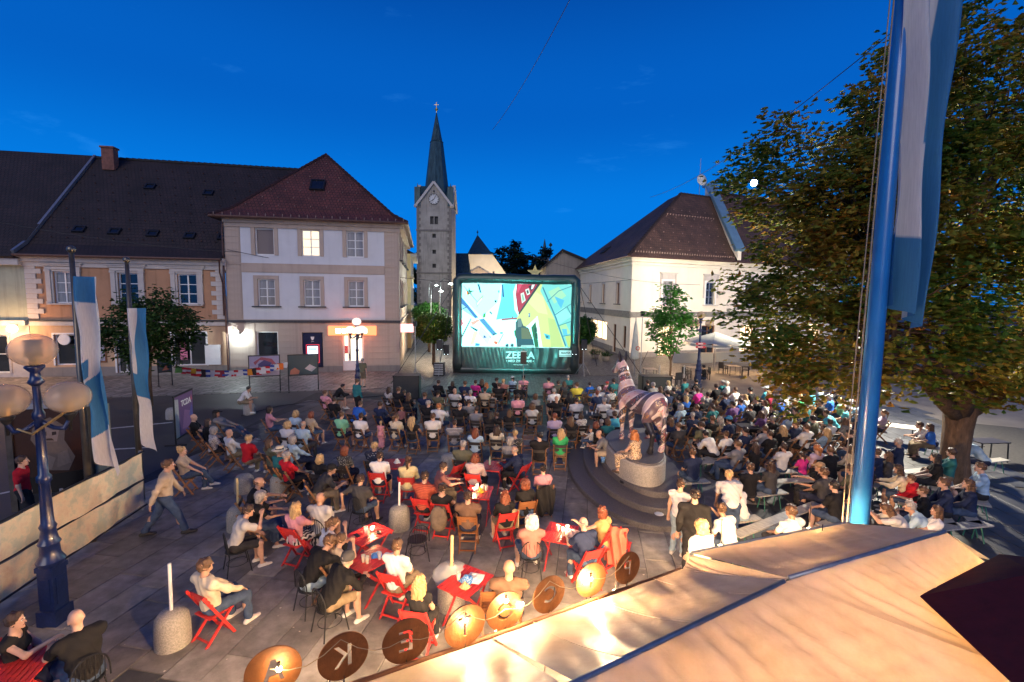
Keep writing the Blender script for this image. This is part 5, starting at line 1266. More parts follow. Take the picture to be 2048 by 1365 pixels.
def flag_mat():
    m = attr_mat('flag_cloth', .7); n, l = m.node_tree.nodes, m.node_tree.links; b = n['Principled BSDF']; tl = n.new('ShaderNodeBsdfTranslucent'); mx = n.new('ShaderNodeMixShader'); mx.inputs[0].default_value = .4
    l.new(b.inputs['Base Color'].links[0].from_socket, tl.inputs['Color']); l.new(b.outputs[0], mx.inputs[1]); l.new(tl.outputs[0], mx.inputs[2]); l.new(mx.outputs[0], n['Material Output'].inputs['Surface']); return m
BL, WH = (.045, .22, .42), (.74, .70, .66)
# tall pole at the right with the big flag hanging down it
fp = at_z(1722, 1200); fp = Vector((5.24, 7.0, 0))
d_ = at_y(1716, 1040, 7.0); pole = thing('flag_pole', 'tall bright blue flagpole rising in front of the chestnut tree', 'flagpole', (d_.x + .02, 7.0, 0))
M_bluep = mat('blue_enamel', (0.016, 0.15, 0.42), .3, .12, 3, spec=.6, coat=.4)
MB().tube([(0, 0, 0), (0, 0, 4), (0, 0, 8), (0, 0, 12.5)], [.135, .122, .105, .075], 20).build('mast', M_bluep, pole, smooth=True)
MB().lathe([(.26, 0), (.26, .06), (.18, .10)], 16).build('base_plate', M_metal_grey, pole)
MB().tube([(-.21, -.02, .9), (-.19, -.02, 5), (-.12, -.02, 12.2)], .012, 5).build('halyard', mat('halyard', (.30, .24, .17), .8), pole)
MB().tube([(-.24, .02, .9), (-.25, .03, 4), (-.13, .02, 12.2)], .009, 5).build('halyard', bpy.data.materials['halyard'], pole)
flag('big_flag', (pole.location.x - .20, 6.80, 5.45), 1.08, 6.6, 4.2, .62, 'large white and blue flag hanging down from the tall blue pole', lambda a, b: BL if ((a > .60 and .10 < b + .2 * a < .86) or (.30 < a < .38 and b > .35) or (b < .16 and a < .5)) else WH, rz=.12)
M_pole = mat('pole_bronze', (.16, .14, .11), .35, .2, 5, metal=.7)
for (gx, gy, tx, tyy, lb, w, h, z0) in ((186, 1085, 137, 505, 'left bronze flagpole by the advertising box', .56, 3.7, 2.0), (284, 1003, 252, 525, 'second bronze flagpole at the end of the cream banner', .34, 3.6, 2.3)):
    g_ = at_z(gx, gy); top = at_y(tx, tyy, g_.y).z
    t_ = thing('flag_pole', lb, 'flagpole', g_)
    MB().tube([(0, 0, 0), (0, 0, top * .5), (0, 0, top)], [.075, .065, .045], 12).build('mast', M_pole, t_, smooth=True)
    MB().ball((0, 0, top + .06), .08, 10, 8).build('finial', M_pole, t_, smooth=True)
    if w > .5: flag('hanging_flag', (g_.x + .06, g_.y - .05, 2.25), .46, top - 2.75, 2.6, -.25, 'blue and white flag hanging on the left bronze flagpole', lambda a, b: BL if ((b > .86 and a < .8) or (.34 < b - a * .25 < .44 and a < .5) or (b < .30 + .3 * a and b > .02 + .25 * a)) else WH, seed=1)
    else: flag('hanging_flag', (g_.x + .05, g_.y - .04, 1.95), .30, top - 3.1, 1.8, -.1, 'narrow white and blue flag drooping on the second bronze flagpole', lambda a, b: BL if (b > .5 and a > .5) or (.36 < b < .52 and a > .3) else WH, seed=2)
bR, bL = at_z(292, 1022), at_z(0, 1222); bd = (bL - bR).normalized(); bE = bL + bd * 3.2
bn = thing('banner_fence', 'long cream printed fabric banner fence at the left with a dark middle seam', 'banner', bR)
Lb = (bE - bR).length; Mb_ = frame_matrix(bR, -bd, bR)
def cream_print():
    t = NT('cream_banner'); b = t.b; b.inputs['Roughness'].default_value = .6
    co = t.add('ShaderNodeTexCoord'); n1 = t.add('ShaderNodeTexNoise', Scale=1.8, Detail=6.0, Roughness=.7); t.link(co.outputs['Object'], n1.inputs['Vector'])
    r = t.add('ShaderNodeValToRGB'); el = r.color_ramp.elements; el[0].position = .3; el[0].color = (.60, .42, .28, 1); el[1].position = .7; el[1].color = (.60, .54, .36, 1)
    k = el.new(.48); k.color = (.74, .62, .42, 1); k = el.new(.58); k.color = (.52, .52, .38, 1)
    t.link(n1.outputs['Fac'], r.inputs['Fac']); t.link(r.outputs['Color'], b.inputs['Base Color'])
    return t.m
M_ban = cream_print()
for z0_, z1_, nm in ((.18, .80, 'lower_cloth'), (.84, 1.50, 'upper_cloth')):
    kid(nm, MB().grid(lambda a, b: (-a * Lb, .03 * math.sin(a * 19 + b * 2) + .012 * math.sin(a * 61 + b * 5), z0_ + b * (z1_ - z0_) + .02 * math.sin(a * 13) * (.5 - b)), 90, 8), M_ban, bn, Mb_, smooth=True)
for z in (.15, .82, 1.53): kid('rail', MB().tube([(.05, 0, z), (-Lb, 0, z)], .022, 7), M_metal_dark, bn, Mb_)
for k in range(4): kid('post', MB().tube([(-k * Lb / 3, .06, 0), (-k * Lb / 3, .06, 1.56)], .03, 7), M_metal_grey, bn, Mb_)
ab = at_z(118, 1010); ad = thing('advertising_box', 'tall dark advertising light box with a sculpture poster behind the banner', 'advertising box', ab, .30)
for sx in (-.78, .78): MB().box((sx, 0, 1.3), (.13, .42, 2.6)).build('side_post', mat('bronze_anodised', (.11, .095, .08), .4, metal=.6), ad)
MB().box((0, 0, 2.66), (1.75, .46, .14)).build('roof', M_metal_grey, ad); MB().box((0, 0, .2), (1.43, .36, .4)).build('plinth', M_metal_dark, ad)
mb = MB(); mb.col = (.035, .015, .010); mb.quad((-.72, -.16, .4), (.72, -.16, .4), (.72, -.16, 2.58), (-.72, -.16, 2.58))
for k, (c_, pl) in enumerate((((.012, .01, .009), [(-.72, .4), (.72, .4), (.72, .95), (-.72, .8)]), ((.13, .10, .085), [(-.25, 1.0), (.35, .95), (.5, 1.3), (.3, 1.75), (.34, 2.1), (.05, 2.35), (-.3, 2.2), (-.38, 1.8), (-.22, 1.5)]), ((.22, .17, .15), [(-.22, 1.75), (.15, 1.72), (.22, 2.05), (.02, 2.25), (-.26, 2.1)]), ((.03, .02, .018), [(-.16, 1.9), (-.05, 1.88), (-.05, 1.98), (-.15, 2.0)]), ((.03, .02, .018), [(.06, 1.88), (.15, 1.9), (.15, 1.98), (.06, 1.97)]), ((.04, .025, .02), [(-.1, 1.76), (.1, 1.75), (.05, 1.81), (-.06, 1.81)]), ((.20, .155, .13), [(-.3, 1.1), (.0, 1.0), (.1, 1.3), (-.15, 1.45)]), ((.17, .13, .11), [(.12, 1.05), (.42, 1.15), (.35, 1.5), (.15, 1.4)]))):
    mb.col = c_; mb.poly([(x, -.163 - k * .001, z) for x, z in pl])
mb.build('poster', attr_mat('poster_print', .25), ad, tint=True)
MB().box((.98, .1, 1.28), (.26, .3, 2.56)).build('side_panel', mat('sage_panel', (.20, .22, .17), .5), ad)

# poster boards
def board(gl, gr, z0_, z1_, label, shapes, name='poster_board'):
    a, b = at_z(*gl), at_z(*gr); u = (b - a).normalized(); w = (b - a).length; t_ = thing(name, label, 'poster board', a); M_ = frame_matrix(a, u, a)
    for x in (0, w): kid('leg', MB().tube([(x, 0, 0), (x, 0, z1_)], .03, 7), M_metal_dark, t_, M_); kid('foot', MB().box((x, 0, .02), (.06, .7, .04)), M_metal_dark, t_, M_)
    kid('rail', MB().box((w / 2, 0, z0_ - .03), (w, .05, .06)), M_metal_dark, t_, M_); kid('rail', MB().box((w / 2, 0, z1_ + .03), (w + .06, .05, .06)), M_metal_dark, t_, M_)
    mb = MB()
    for k, (c_, pl) in enumerate(shapes): mb.col = c_; mb.poly([(x * w, -.02 - k * .0015, z0_ + z * (z1_ - z0_)) for x, z in pl])
    mb.col = (.1, .1, .1); mb.quad((w, .01, z0_), (0, .01, z0_), (0, .01, z1_), (w, .01, z1_))
    kid('poster', mb, attr_mat('board_print', .35), t_, M_, tint=True)
    return t_
SQ = [(0, 0), (1, 0), (1, 1), (0, 1)]
board((500, 787), (561, 783), .95, 2.05, 'poster board with a lilac and red print under the flag string', [((.30, .28, .42), SQ), ((.42, .36, .45), [(0, .0), (1, 0), (1, .35), (0, .5)]), ((.30, .07, .10), [(.15, .7), (.4, .95), (.75, .85), (.9, .55), (.8, .5), (.6, .75), (.35, .8), (.2, .55)]), ((.06, .05, .16), [(.3, .3), (.6, .35), (.75, .65), (.5, .8), (.3, .6)]), ((.45, .30, .28), [(.4, .1), (.6, .05), (.7, .3), (.45, .35)])])
board((578, 784), (637, 780), .95, 2.05, 'poster board with a dark teal print of an open book', [((.012, .05, .07), SQ), ((.35, .12, .08), [(.05, .03), (.35, .03), (.38, .2), (.22, .38), (.08, .25)]), ((.45, .40, .42), [(.55, .3), (.75, .15), (.92, .35), (.72, .52)]), ((.30, .33, .38), [(.72, .2), (.78, .12), (.95, .33), (.9, .36)])])
board((318, 775), (345, 772), .9, 1.9, 'dark poster board partly hidden behind the small tree', [((.02, .04, .05), SQ), ((.30, .10, .06), [(.3, .05), (.8, .1), (.6, .4)])])
t_ = board((352, 892), (388, 868), .25, 1.75, 'purple event poster board standing among the seats at the left', [((.16, .09, .22), SQ), ((.45, .50, .48), [(0, 0), (.2, 0), (.2, .92), (0, .95)]), ((.30, .16, .32), [(.35, .15), (.8, .1), (.85, .5), (.5, .6)]), ((.36, .42, .08), [(.75, 0), (1, 0), (1, .3), (.85, .25)]), ((.12, .14, .42), [(.75, .4), (.95, .35), (.9, .7)]), ((.5, .1, .16), [(.8, .75), (.95, .78), (.9, .92)])])
w_ = (at_z(388, 868) - at_z(352, 892)); wl2 = w_.length; u_ = w_.normalized()
put_text('TCDA', .30, t_, u_ * wl2 * .58 + Vector((0, 0, 1.42)) + Vector((u_.y, -u_.x, 0)) * .04, u_, (0, 0, 1), M_print, bold=True)
# string of little national flags
FLG = ['g', 'r', 'r', 'y', 'r', 'k', 'b', 'w', 'r', 'u', 'b', 'w', 'r', 'w', 'b', 'o', 'k', 'r', 'w', 'r', 'b', 'w', 'm', 'w']
FC = {'g': (.08, .22, .05), 'r': (.50, .02, .03), 'y': (.65, .42, .03), 'k': (.03, .02, .02), 'b': (.03, .07, .32), 'w': (.62, .60, .60), 'u': (.3, .03, .05), 'o': (.7, .25, .02), 'm': (.72, .16, .02)}
fa, fb = at_z(362, 788), at_z(580, 784); fa.z, fb.z = 1.55, 1.75
bt = thing('flag_string', 'string of small national flags strung before the left houses', 'bunting', (fa.x, fa.y - .25, 0)); n_ = len(FLG)
def sag(t): p = fa.lerp(fb, t); return Vector((p.x - fa.x, p.y - fa.y, p.z - .35 * math.sin(math.pi * t)))
MB().tube([sag(k / 20) for k in range(21)], .008, 5).build('cord', M_rope, bt)
for k, f_ in enumerate(FLG):
    p = sag((k + .5) / n_); w = .34; h = .30 + .12 * rnd.random(); c2 = FC[rnd.choice('rwby')]
    mb = MB(); mb.col = FC[f_]
    ddx = rnd.uniform(-.06, .06); y_ = rnd.uniform(-.04, .04)
    for q_, cc in ((0, FC[f_]), (1, FC['w'] if f_ in 'rb' else FC[f_]), (2, FC[f_] if f_ != 'y' else FC['r'])):
        mb.col = cc; z1_, z2_ = -h * q_ / 3, -h * (q_ + 1) / 3
        mb.quad((-w / 2 + ddx * q_ / 3, y_ * q_, z2_), (w / 2 + ddx * q_ / 3, -y_ * q_, z2_), (w / 2, -y_ * q_ * .6, z1_), (-w / 2, y_ * q_ * .6, z1_))
    mb.build('flag', attr_mat('bunting_cloth', .8) if k == 0 else bpy.data.materials['bunting_cloth'], bt, tint=True, loc=p)

# ------------------------------------------------------------------ overhead wires
def wire(a, b, sagm, r, label):
    a, b = Vector(a), Vector(b); m = (a + b) / 2
    o = MB().tube([a.lerp(b, t / 16) - m - Vector((0, 0, sagm * 4 * (t / 16) * (1 - t / 16))) for t in range(17)], r, 5).build('overhead_wire', M_rope, None, loc=m); tag(o, label, 'wire', 'wires over the square')
wire(at_y(0, 445, 26), at_y(480, 505, 31.5), .25, .018, 'thin wire sloping down before the tan house roof')
wire(at_y(455, 500, 31.5), at_y(1262, 560, 42.5), 1.2, .018, 'thin wire crossing from the corner house to the cream building')
wire(at_y(1060, 512, 40), at_y(1400, 570, 44), .6, .016, 'thin wire along the cream building eaves')
wire(at_y(1150, -20, 16), at_y(985, 260, 30), .3, .012, 'fine wire high in the sky above the screen')
wire(at_y(1300, 395, 33), at_y(1790, 60, 12), .6, .012, 'fine wire running up towards the chestnut tree')

# ------------------------------------------------------------------ steps, granite drum
EC_ = Vector((3.7, 14.2)); 
def ellipse(rx, ry, n=72): return [(math.cos(k * math.tau / n) * rx, math.sin(k * math.tau / n) * ry) for k in range(n)]
def oval_block(mb, c, rx, ry, z0_, z1_, bevel=.02, n=72):
    rings = [(0, z0_), (0, z1_ - bevel), (-bevel, z1_)]; base = len(mb.v)
    for d, z in rings:
        mb.v += [(c[0] + x * (1 + d / rx), c[1] + y * (1 + d / ry), z) for x, y in ellipse(rx, ry, n)]
    for r in range(2):
        for k in range(n): mb._f((base + r * n + k, base + r * n + (k + 1) % n, base + (r + 1) * n + (k + 1) % n, base + (r + 1) * n + k))
    mb._f([base + 2 * n + k for k in range(n)])
plinth = thing('stepped_plinth', 'dark oval stone steps around the granite drum under the zebra', 'steps', (EC_.x, EC_.y, 0))
for k, (rx, ry) in enumerate(((1.85, 3.6), (1.47, 3.12), (1.10, 2.62))):
    mb = MB(); oval_block(mb, (.12 * k, .12 * k), rx, ry, .16 * k - (.02 if k == 0 else 0), .16 * (k + 1)); mb.build('step', M_stone_dark, plinth)
drum = thing('granite_drum', 'speckled granite drum carrying the zebra statue', 'pedestal', (3.72, 13.85, .48))
mb = MB(); oval_block(mb, (0, 0), .80, 1.72, 0, .57, .03); mb.build('drum', M_stone, drum)
mb = MB(); oval_block(mb, (0, 0), .74, 1.66, .57, .62, .01); mb.build('top_slab', M_stone_dark, drum)
# ------------------------------------------------------------------ bodies grown as one smooth surface from a field
def snets(f, lo, hi, h):
    lo, hi = np.array(lo, np.float32), np.array(hi, np.float32)
    n = np.ceil((hi - lo) / h).astype(int) + 1
    X, Y, Z = np.meshgrid(*[lo[i] + h * np.arange(n[i], dtype=np.float32) for i in range(3)], indexing='ij')
    D = f(X, Y, Z); S = D < 0
    nx, ny, nz = D.shape
    acc = np.zeros((nx - 1, ny - 1, nz - 1, 3), np.float32); cnt = np.zeros((nx - 1, ny - 1, nz - 1), np.float32)
    cor = [(i, j, k) for i in (0, 1) for j in (0, 1) for k in (0, 1)]
    sl = lambda c: tuple(slice(c[a], D.shape[a] - 1 + c[a]) for a in range(3))
    for a in cor:
        for ax in range(3):
            if a[ax]: continue
            b = list(a); b[ax] = 1
            da, db = D[sl(a)], D[sl(b)]; m = (da < 0) != (db < 0)
            t = np.where(m, da / np.where(m, da - db, 1), 0)
            for q in range(3): acc[..., q] += m * (a[q] + (t if q == ax else 0))
            cnt += m
    mask = cnt > 0; idx = -np.ones(mask.shape, np.int64); idx[mask] = np.arange(mask.sum())
    V = (np.argwhere(mask) + acc[mask] / cnt[mask][:, None]) * h + lo
    F_ = []
    for ax in range(3):
        o1, o2 = (ax + 1) % 3, (ax + 2) % 3
        s0 = [slice(None)] * 3; s1 = [slice(None)] * 3
        s0[ax] = slice(0, -1); s1[ax] = slice(1, None)
        for o_ in (o1, o2): s0[o_] = slice(1, -1); s1[o_] = slice(1, -1)
        a, b = S[tuple(s0)], S[tuple(s1)]; m = a != b
        I = np.argwhere(m)
        if not len(I): continue
        fl = a[m]
        c = I.copy(); c[:, o1] += 1; c[:, o2] += 1
        def at(d1, d2):
            q = c.copy(); q[:, o1] += d1; q[:, o2] += d2
            return idx[q[:, 0], q[:, 1], q[:, 2]]
        Q = np.stack([at(-1, -1), at(0, -1), at(0, 0), at(-1, 0)], 1)
        Q[~fl] = Q[~fl][:, ::-1]
        F_.append(Q)
    return V, np.concatenate(F_)
def cone(a, b, ra, rb):
    a, b = np.array(a, np.float32), np.array(b, np.float32); ab = b - a; l2 = float(ab @ ab) + 1e-9
    def f(X, Y, Z):
        px, py, pz = X - a[0], Y - a[1], Z - a[2]
        t = np.clip((px * ab[0] + py * ab[1] + pz * ab[2]) / l2, 0, 1)
        return np.sqrt((px - ab[0] * t) ** 2 + (py - ab[1] * t) ** 2 + (pz - ab[2] * t) ** 2) - (ra + (rb - ra) * t)
    return f
def ell(c, r, R_=None):
    c, r = np.array(c, np.float32), np.array(r, np.float32); M_ = np.eye(3, dtype=np.float32) if R_ is None else np.array(R_, np.float32).T
    def f(X, Y, Z):
        p = (X - c[0], Y - c[1], Z - c[2])
        q = [(M_[i, 0] * p[0] + M_[i, 1] * p[1] + M_[i, 2] * p[2]) / r[i] for i in range(3)]
        k = np.sqrt(q[0] ** 2 + q[1] ** 2 + q[2] ** 2)
        return (k - 1) * float(min(r)) * .6 + (k - 1) * float(np.mean(r)) * .4
    return f
def union(fs, k=.03):
    def f(X, Y, Z):
        d = None
        for g in fs:
            e_ = g(X, Y, Z)
            if d is None: d = e_
            else:
                h = np.clip(.5 + .5 * (e_ - d) / k, 0, 1); d = e_ + (d - e_) * h - k * h * (1 - h)
        return d
    return f
def np_mesh(name, V, Q, m, smooth=True):
    me = bpy.data.meshes.new(name)
    me.vertices.add(len(V)); me.vertices.foreach_set('co', np.asarray(V, np.float32).ravel())
    me.loops.add(len(Q) * 4); me.loops.foreach_set('vertex_index', Q.astype(np.int32).ravel())
    me.polygons.add(len(Q)); me.polygons.foreach_set('loop_start', np.arange(0, len(Q) * 4, 4, dtype=np.int32)); me.polygons.foreach_set('loop_total', np.full(len(Q), 4, np.int32))
    if smooth: me.polygons.foreach_set('use_smooth', np.ones(len(Q), bool))
    me.materials.append(m); me.update(); me.validate()
    return me
def bounds(pts, pad): p = np.array(pts, float); return p.min(0) - pad, p.max(0) + pad

M_skin = mat('skin', (1, 1, 1), .5, .10, 14, objcol=True, spec=.35)
M_hair = mat('hair', (1, 1, 1), .45, .45, 26, bump=.6, bscale=60, objcol=True, stretch=(1, 1, .25), spec=.4)
M_cloth = mat('cloth', (1, 1, 1), .85, .14, 5, bump=.25, bscale=22, objcol=True, spec=.15)
M_jean = mat('trouser_cloth', (1, 1, 1), .85, .2, 9, bump=.3, bscale=60, objcol=True, spec=.15)
M_shoe = mat('shoe', (1, 1, 1), .5, .15, 9, objcol=True)
def striped(name, c1, c2, scale, axis=2, noise_amt=0.0, thr=.5):
    t = NT(name); b = t.b; b.inputs['Roughness'].default_value = .85
    co = t.add('ShaderNodeTexCoord'); w = t.add('ShaderNodeTexWave', Scale=scale, Distortion=noise_amt, Detail=3.0); w.bands_direction = 'XYZ'[axis]
    t.link(co.outputs['Object'], w.inputs['Vector']); r = t.add('ShaderNodeValToRGB'); r.color_ramp.interpolation = 'CONSTANT'
    r.color_ramp.elements[0].color = (*c1, 1); r.color_ramp.elements[1].position = thr; r.color_ramp.elements[1].color = (*c2, 1)
    t.link(w.outputs['Fac'], r.inputs['Fac']); t.link(r.outputs['Color'], b.inputs['Base Color']); return t.m
def spotted(name, c1, c2, scale, size):
    t = NT(name); b = t.b; b.inputs['Roughness'].default_value = .85
    co = t.add('ShaderNodeTexCoord'); v = t.add('ShaderNodeTexVoronoi', Scale=scale); t.link(co.outputs['Object'], v.inputs['Vector'])
    r = t.add('ShaderNodeValToRGB'); r.color_ramp.interpolation = 'CONSTANT'
    r.color_ramp.elements[0].color = (*c2, 1); r.color_ramp.elements[1].position = size; r.color_ramp.elements[1].color = (*c1, 1)
    t.link(v.outputs['Distance'], r.inputs['Fac']); t.link(r.outputs['Color'], b.inputs['Base Color']); return t.m
PATTERN = {'stripe': striped('striped_knit', (.45, .43, .42), (.03, .035, .06), 7), 'leopard': spotted('leopard_print', (.62, .46, .30), (.05, .03, .02), 34, .42),
           'zebra': striped('zebra_print', (.6, .55, .5), (.03, .025, .03), 5, 0, 6.0), 'plaid': striped('plaid_cloth', (.50, .10, .05), (.28, .05, .03), 9), 'floral': spotted('floral_print', (.03, .03, .035), (.30, .30, .26), 26, .35),
           'check': striped('checked_cloth', (.62, .48, .46), (.36, .25, .26), 10), 'print': spotted('mottled_print', (.5, .47, .45), (.2, .18, .18), 22, .4), 'dots': spotted('dotted_cloth', (.02, .025, .05), (.6, .6, .6), 22, .22), 'camo': spotted('camouflage', (.12, .14, .09), (.05, .07, .05), 9, .5)}

V3 = lambda *a: np.array(a, float)
def rot2(v, ang):   # in the y-z plane: lean forward by ang
    return V3(v[0], v[1] * math.cos(ang) + v[2] * math.sin(ang), -v[1] * math.sin(ang) + v[2] * math.cos(ang))
def ik(a, b, l1, l2, pole):
    d = b - a; L = min(np.linalg.norm(d), (l1 + l2) * .995); d = d / (np.linalg.norm(d) + 1e-9); b = a + d * L
    x = (l1 * l1 - l2 * l2 + L * L) / (2 * L); h = math.sqrt(max(0, l1 * l1 - x * x))
    p = np.array(pole, float); p = p - d * (p @ d); p /= np.linalg.norm(p) + 1e-9
    return a + d * x + p * h, b
# hand goals (left, right) in the seated frame: x right, y forward, z up
POSES = {
 'lap':   dict(t=.06, hl=(-.10, .34, .66), hr=(.09, .33, .66)),
 'rest':  dict(t=-.14, hl=(-.17, .36, .64), hr=(.17, .36, .64), kn=(.14, .12)),
 'fold':  dict(t=-.05, hl=(.13, .20, .84), hr=(-.12, .22, .82)),
 'elbow': dict(t=.62, hl=(-.03, .58, .70), hr=(.05, .60, .72)),
 'chin':  dict(t=.38, hl=(-.10, .42, .66), hr=(.06, .47, 1.05), hp=.15),
 'drink': dict(t=.02, hl=(-.10, .34, .66), hr=(.09, .40, .92)),
 'table': dict(t=.28, hl=(-.16, .52, .80), hr=(.17, .54, .80)),
 'cross': dict(t=-.10, hl=(-.08, .36, .70), hr=(.16, .34, .66), cross=1),
 'arm':   dict(t=.05, hl=(-.42, -.12, .62), hr=(.12, .34, .66)),
 'reach': dict(t=.12, hl=(-.40, .42, .98), hr=(.12, .34, .66)),
 'slump': dict(t=-.5, hl=(-.16, .30, .66), hr=(.14, .34, .66), stretch=1),
 'hold':  dict(t=.0, hl=(-.22, .38, .80), hr=(.18, .42, .86)),
 'face':  dict(t=.52, hl=(-.02, .62, 1.0), hr=(.06, .60, .98), hp=.35),
 'stand': dict(stand=1, t=.0, hl=(-.26, .06, .80), hr=(.26, .06, .80)),
 'hips':  dict(stand=1, t=.02, hl=(-.19, .12, 1.02), hr=(.27, .05, .82)),
 'walk':  dict(stand=1, t=.10, hl=(-.27, .26, .90), hr=(.26, -.20, .86), step=.36),
 'lean':  dict(stand=1, t=.75, hl=(-.22, .55, .70), hr=(.24, .52, .70)),
}
def skeleton(pose, fem, turn=0.0):
    p = POSES[pose]; t = p['t']; st = p.get('stand')
    sw, hwid = (.165, .088) if fem else (.195, .085)
    P = V3(0, 0, .95) if st else V3(0, -.04, .565)
    up = rot2(V3(0, 0, 1), t); upc = rot2(V3(0, 0, 1), t * 1.25)
    sp, ch, nk = P + up * .14, P + up * .32 + upc * 0, P + up * .30 + upc * .20
    hd = nk + rot2(V3(0, .035, .185), t * .35 + p.get('hp', 0))
    sh = [nk + rot2(V3(s * sw, -.01, -.055), t) for s in (-1, 1)]
    hp_ = [P + V3(s * hwid, 0, -.02) for s in (-1, 1)]
    J = dict(P=P, sp=sp, ch=ch, nk=nk, hd=hd, sh=sh, hp=hp_, fem=fem, st=st, t=t)
    kn, an = [], []
    for i, s in enumerate((-1, 1)):
        if st:
            dy = p.get('step', .02) * s
            a = V3(s * (hwid + .02), dy - (.02 if t < .5 else .12), .095 if not (p.get('step') and s < 0) else .13); k, a = ik(hp_[i], a, .43, .43, (0, 1, 0))
        else:
            k = P + V3(s * (p.get('kn', (.10, .10))[0 if s < 0 else 1] + .035), .45, -.045); a = V3(k[0] + s * .01, k[1] - .03 + .05 * (i), .09)
            if p.get('cross') and s > 0: k = P + V3(.05, .44, .05); a = V3(-.16, .58, .20)
            if p.get('stretch'): k = P + V3(s * .10, .42, -.0); a = V3(s * .12, .84, .12)
        kn.append(k); an.append(a)
    J['kn'], J['an'] = kn, an
    el, wr = [], []
    for i, s in enumerate((-1, 1)):
        g = V3(*p['hl' if i == 0 else 'hr'])
        e_, w = ik(sh[i], g, .285, .255, (s * .7, -.35, -.8) if not st else (s * .5, -1, -.2)); el.append(e_); wr.append(w)
    J['el'], J['wr'] = el, wr
    hr = Matrix.Rotation(turn, 3, 'Z') @ Matrix.Rotation(-(t * .2 + p.get('hp', 0)), 3, 'X')
    J['hR'] = np.array(hr); J['hM'] = Matrix.Translation(Vector(hd)) @ hr.to_4x4()
    return J
def head_prims(J):
    R_, c = J['hR'], J['hd']; L = lambda *v: c + R_ @ V3(*v)
    return [ell(L(0, -.012, .022), (.077, .097, .100), R_), ell(L(0, .022, -.055), (.056, .066, .068), R_), cone(L(0, .090, .004), L(0, .112, -.030), .010, .014), cone(L(0, .06, -.088), L(0, .075, -.095), .026, .024),
            ell(L(.079, -.008, -.012), (.011, .022, .033), R_), ell(L(-.079, -.008, -.012), (.011, .022, .033), R_)]
def torso_prims(J, g=0.0, low=True):
    fem, t = J['fem'], J['t']; R_ = np.array(Matrix.Rotation(-t, 3, 'X'))
    o = [ell(J['ch'] + V3(0, 0, .02), (.158 + g if fem else .182 + g, .108 + g, .185 + g), R_), ell(J['sp'], (.140 + g if fem else .162 + g, .105 + g, .15 + g), R_)]
    for i in (0, 1): o.append(cone(J['nk'] + rot2(V3((-1, 1)[i] * .05, -.01, -.03), t), J['sh'][i], .058 + g, .062 + g))
    if fem: o += [ell(J['ch'] + rot2(V3(s * .07, .085, .02), t), (.058 + g, .05 + g, .058 + g)) for s in (-1, 1)]
    if low: o.append(ell(J['P'], (.168 + g if fem else .160 + g, .118 + g, .115 + g)))
    return o
def finger_tubes(J, sx):
    """palm side hand: four fingers of different length, bent at the knuckles, and a thumb"""
    i = 0 if sx < 0 else 1; w, e_ = Vector(J['wr'][i]), Vector(J['el'][i]); d = (w - e_).normalized()
    lat = d.cross(Vector((0, 0, 1))); lat = lat.normalized() if lat.length > .1 else Vector((1, 0, 0)); n = lat.cross(d).normalized()
    if n.z > 0: n = -n
    mb = MB()
    for k, (off, L) in enumerate(((-.030, .062), (-.010, .074), (.011, .070), (.030, .055))):
        b = w + d * .088 + lat * off; k1 = b + d * L * .52 + n * .012; k2 = k1 + d * L * .30 + n * L * .30; k3 = k2 + d * L * .08 + n * L * .28
        mb.tube([b - d * .03, b, k1, k2, k3], [.0095, .0095, .0088, .008, .006], 6)
    th = lat * (-sx); b = w + d * .035 + th * .022; mb.tube([b, b + d * .025 + th * .026 + n * .01, b + d * .058 + th * .034 + n * .018, b + d * .078 + th * .028 + n * .022], [.014, .0115, .010, .007], 6)
    palm = ell(np.array(w + d * .052), (.040, .056, .017), np.array(Matrix((lat, d, n)).transposed()))
    return mb, palm
_bc = {}
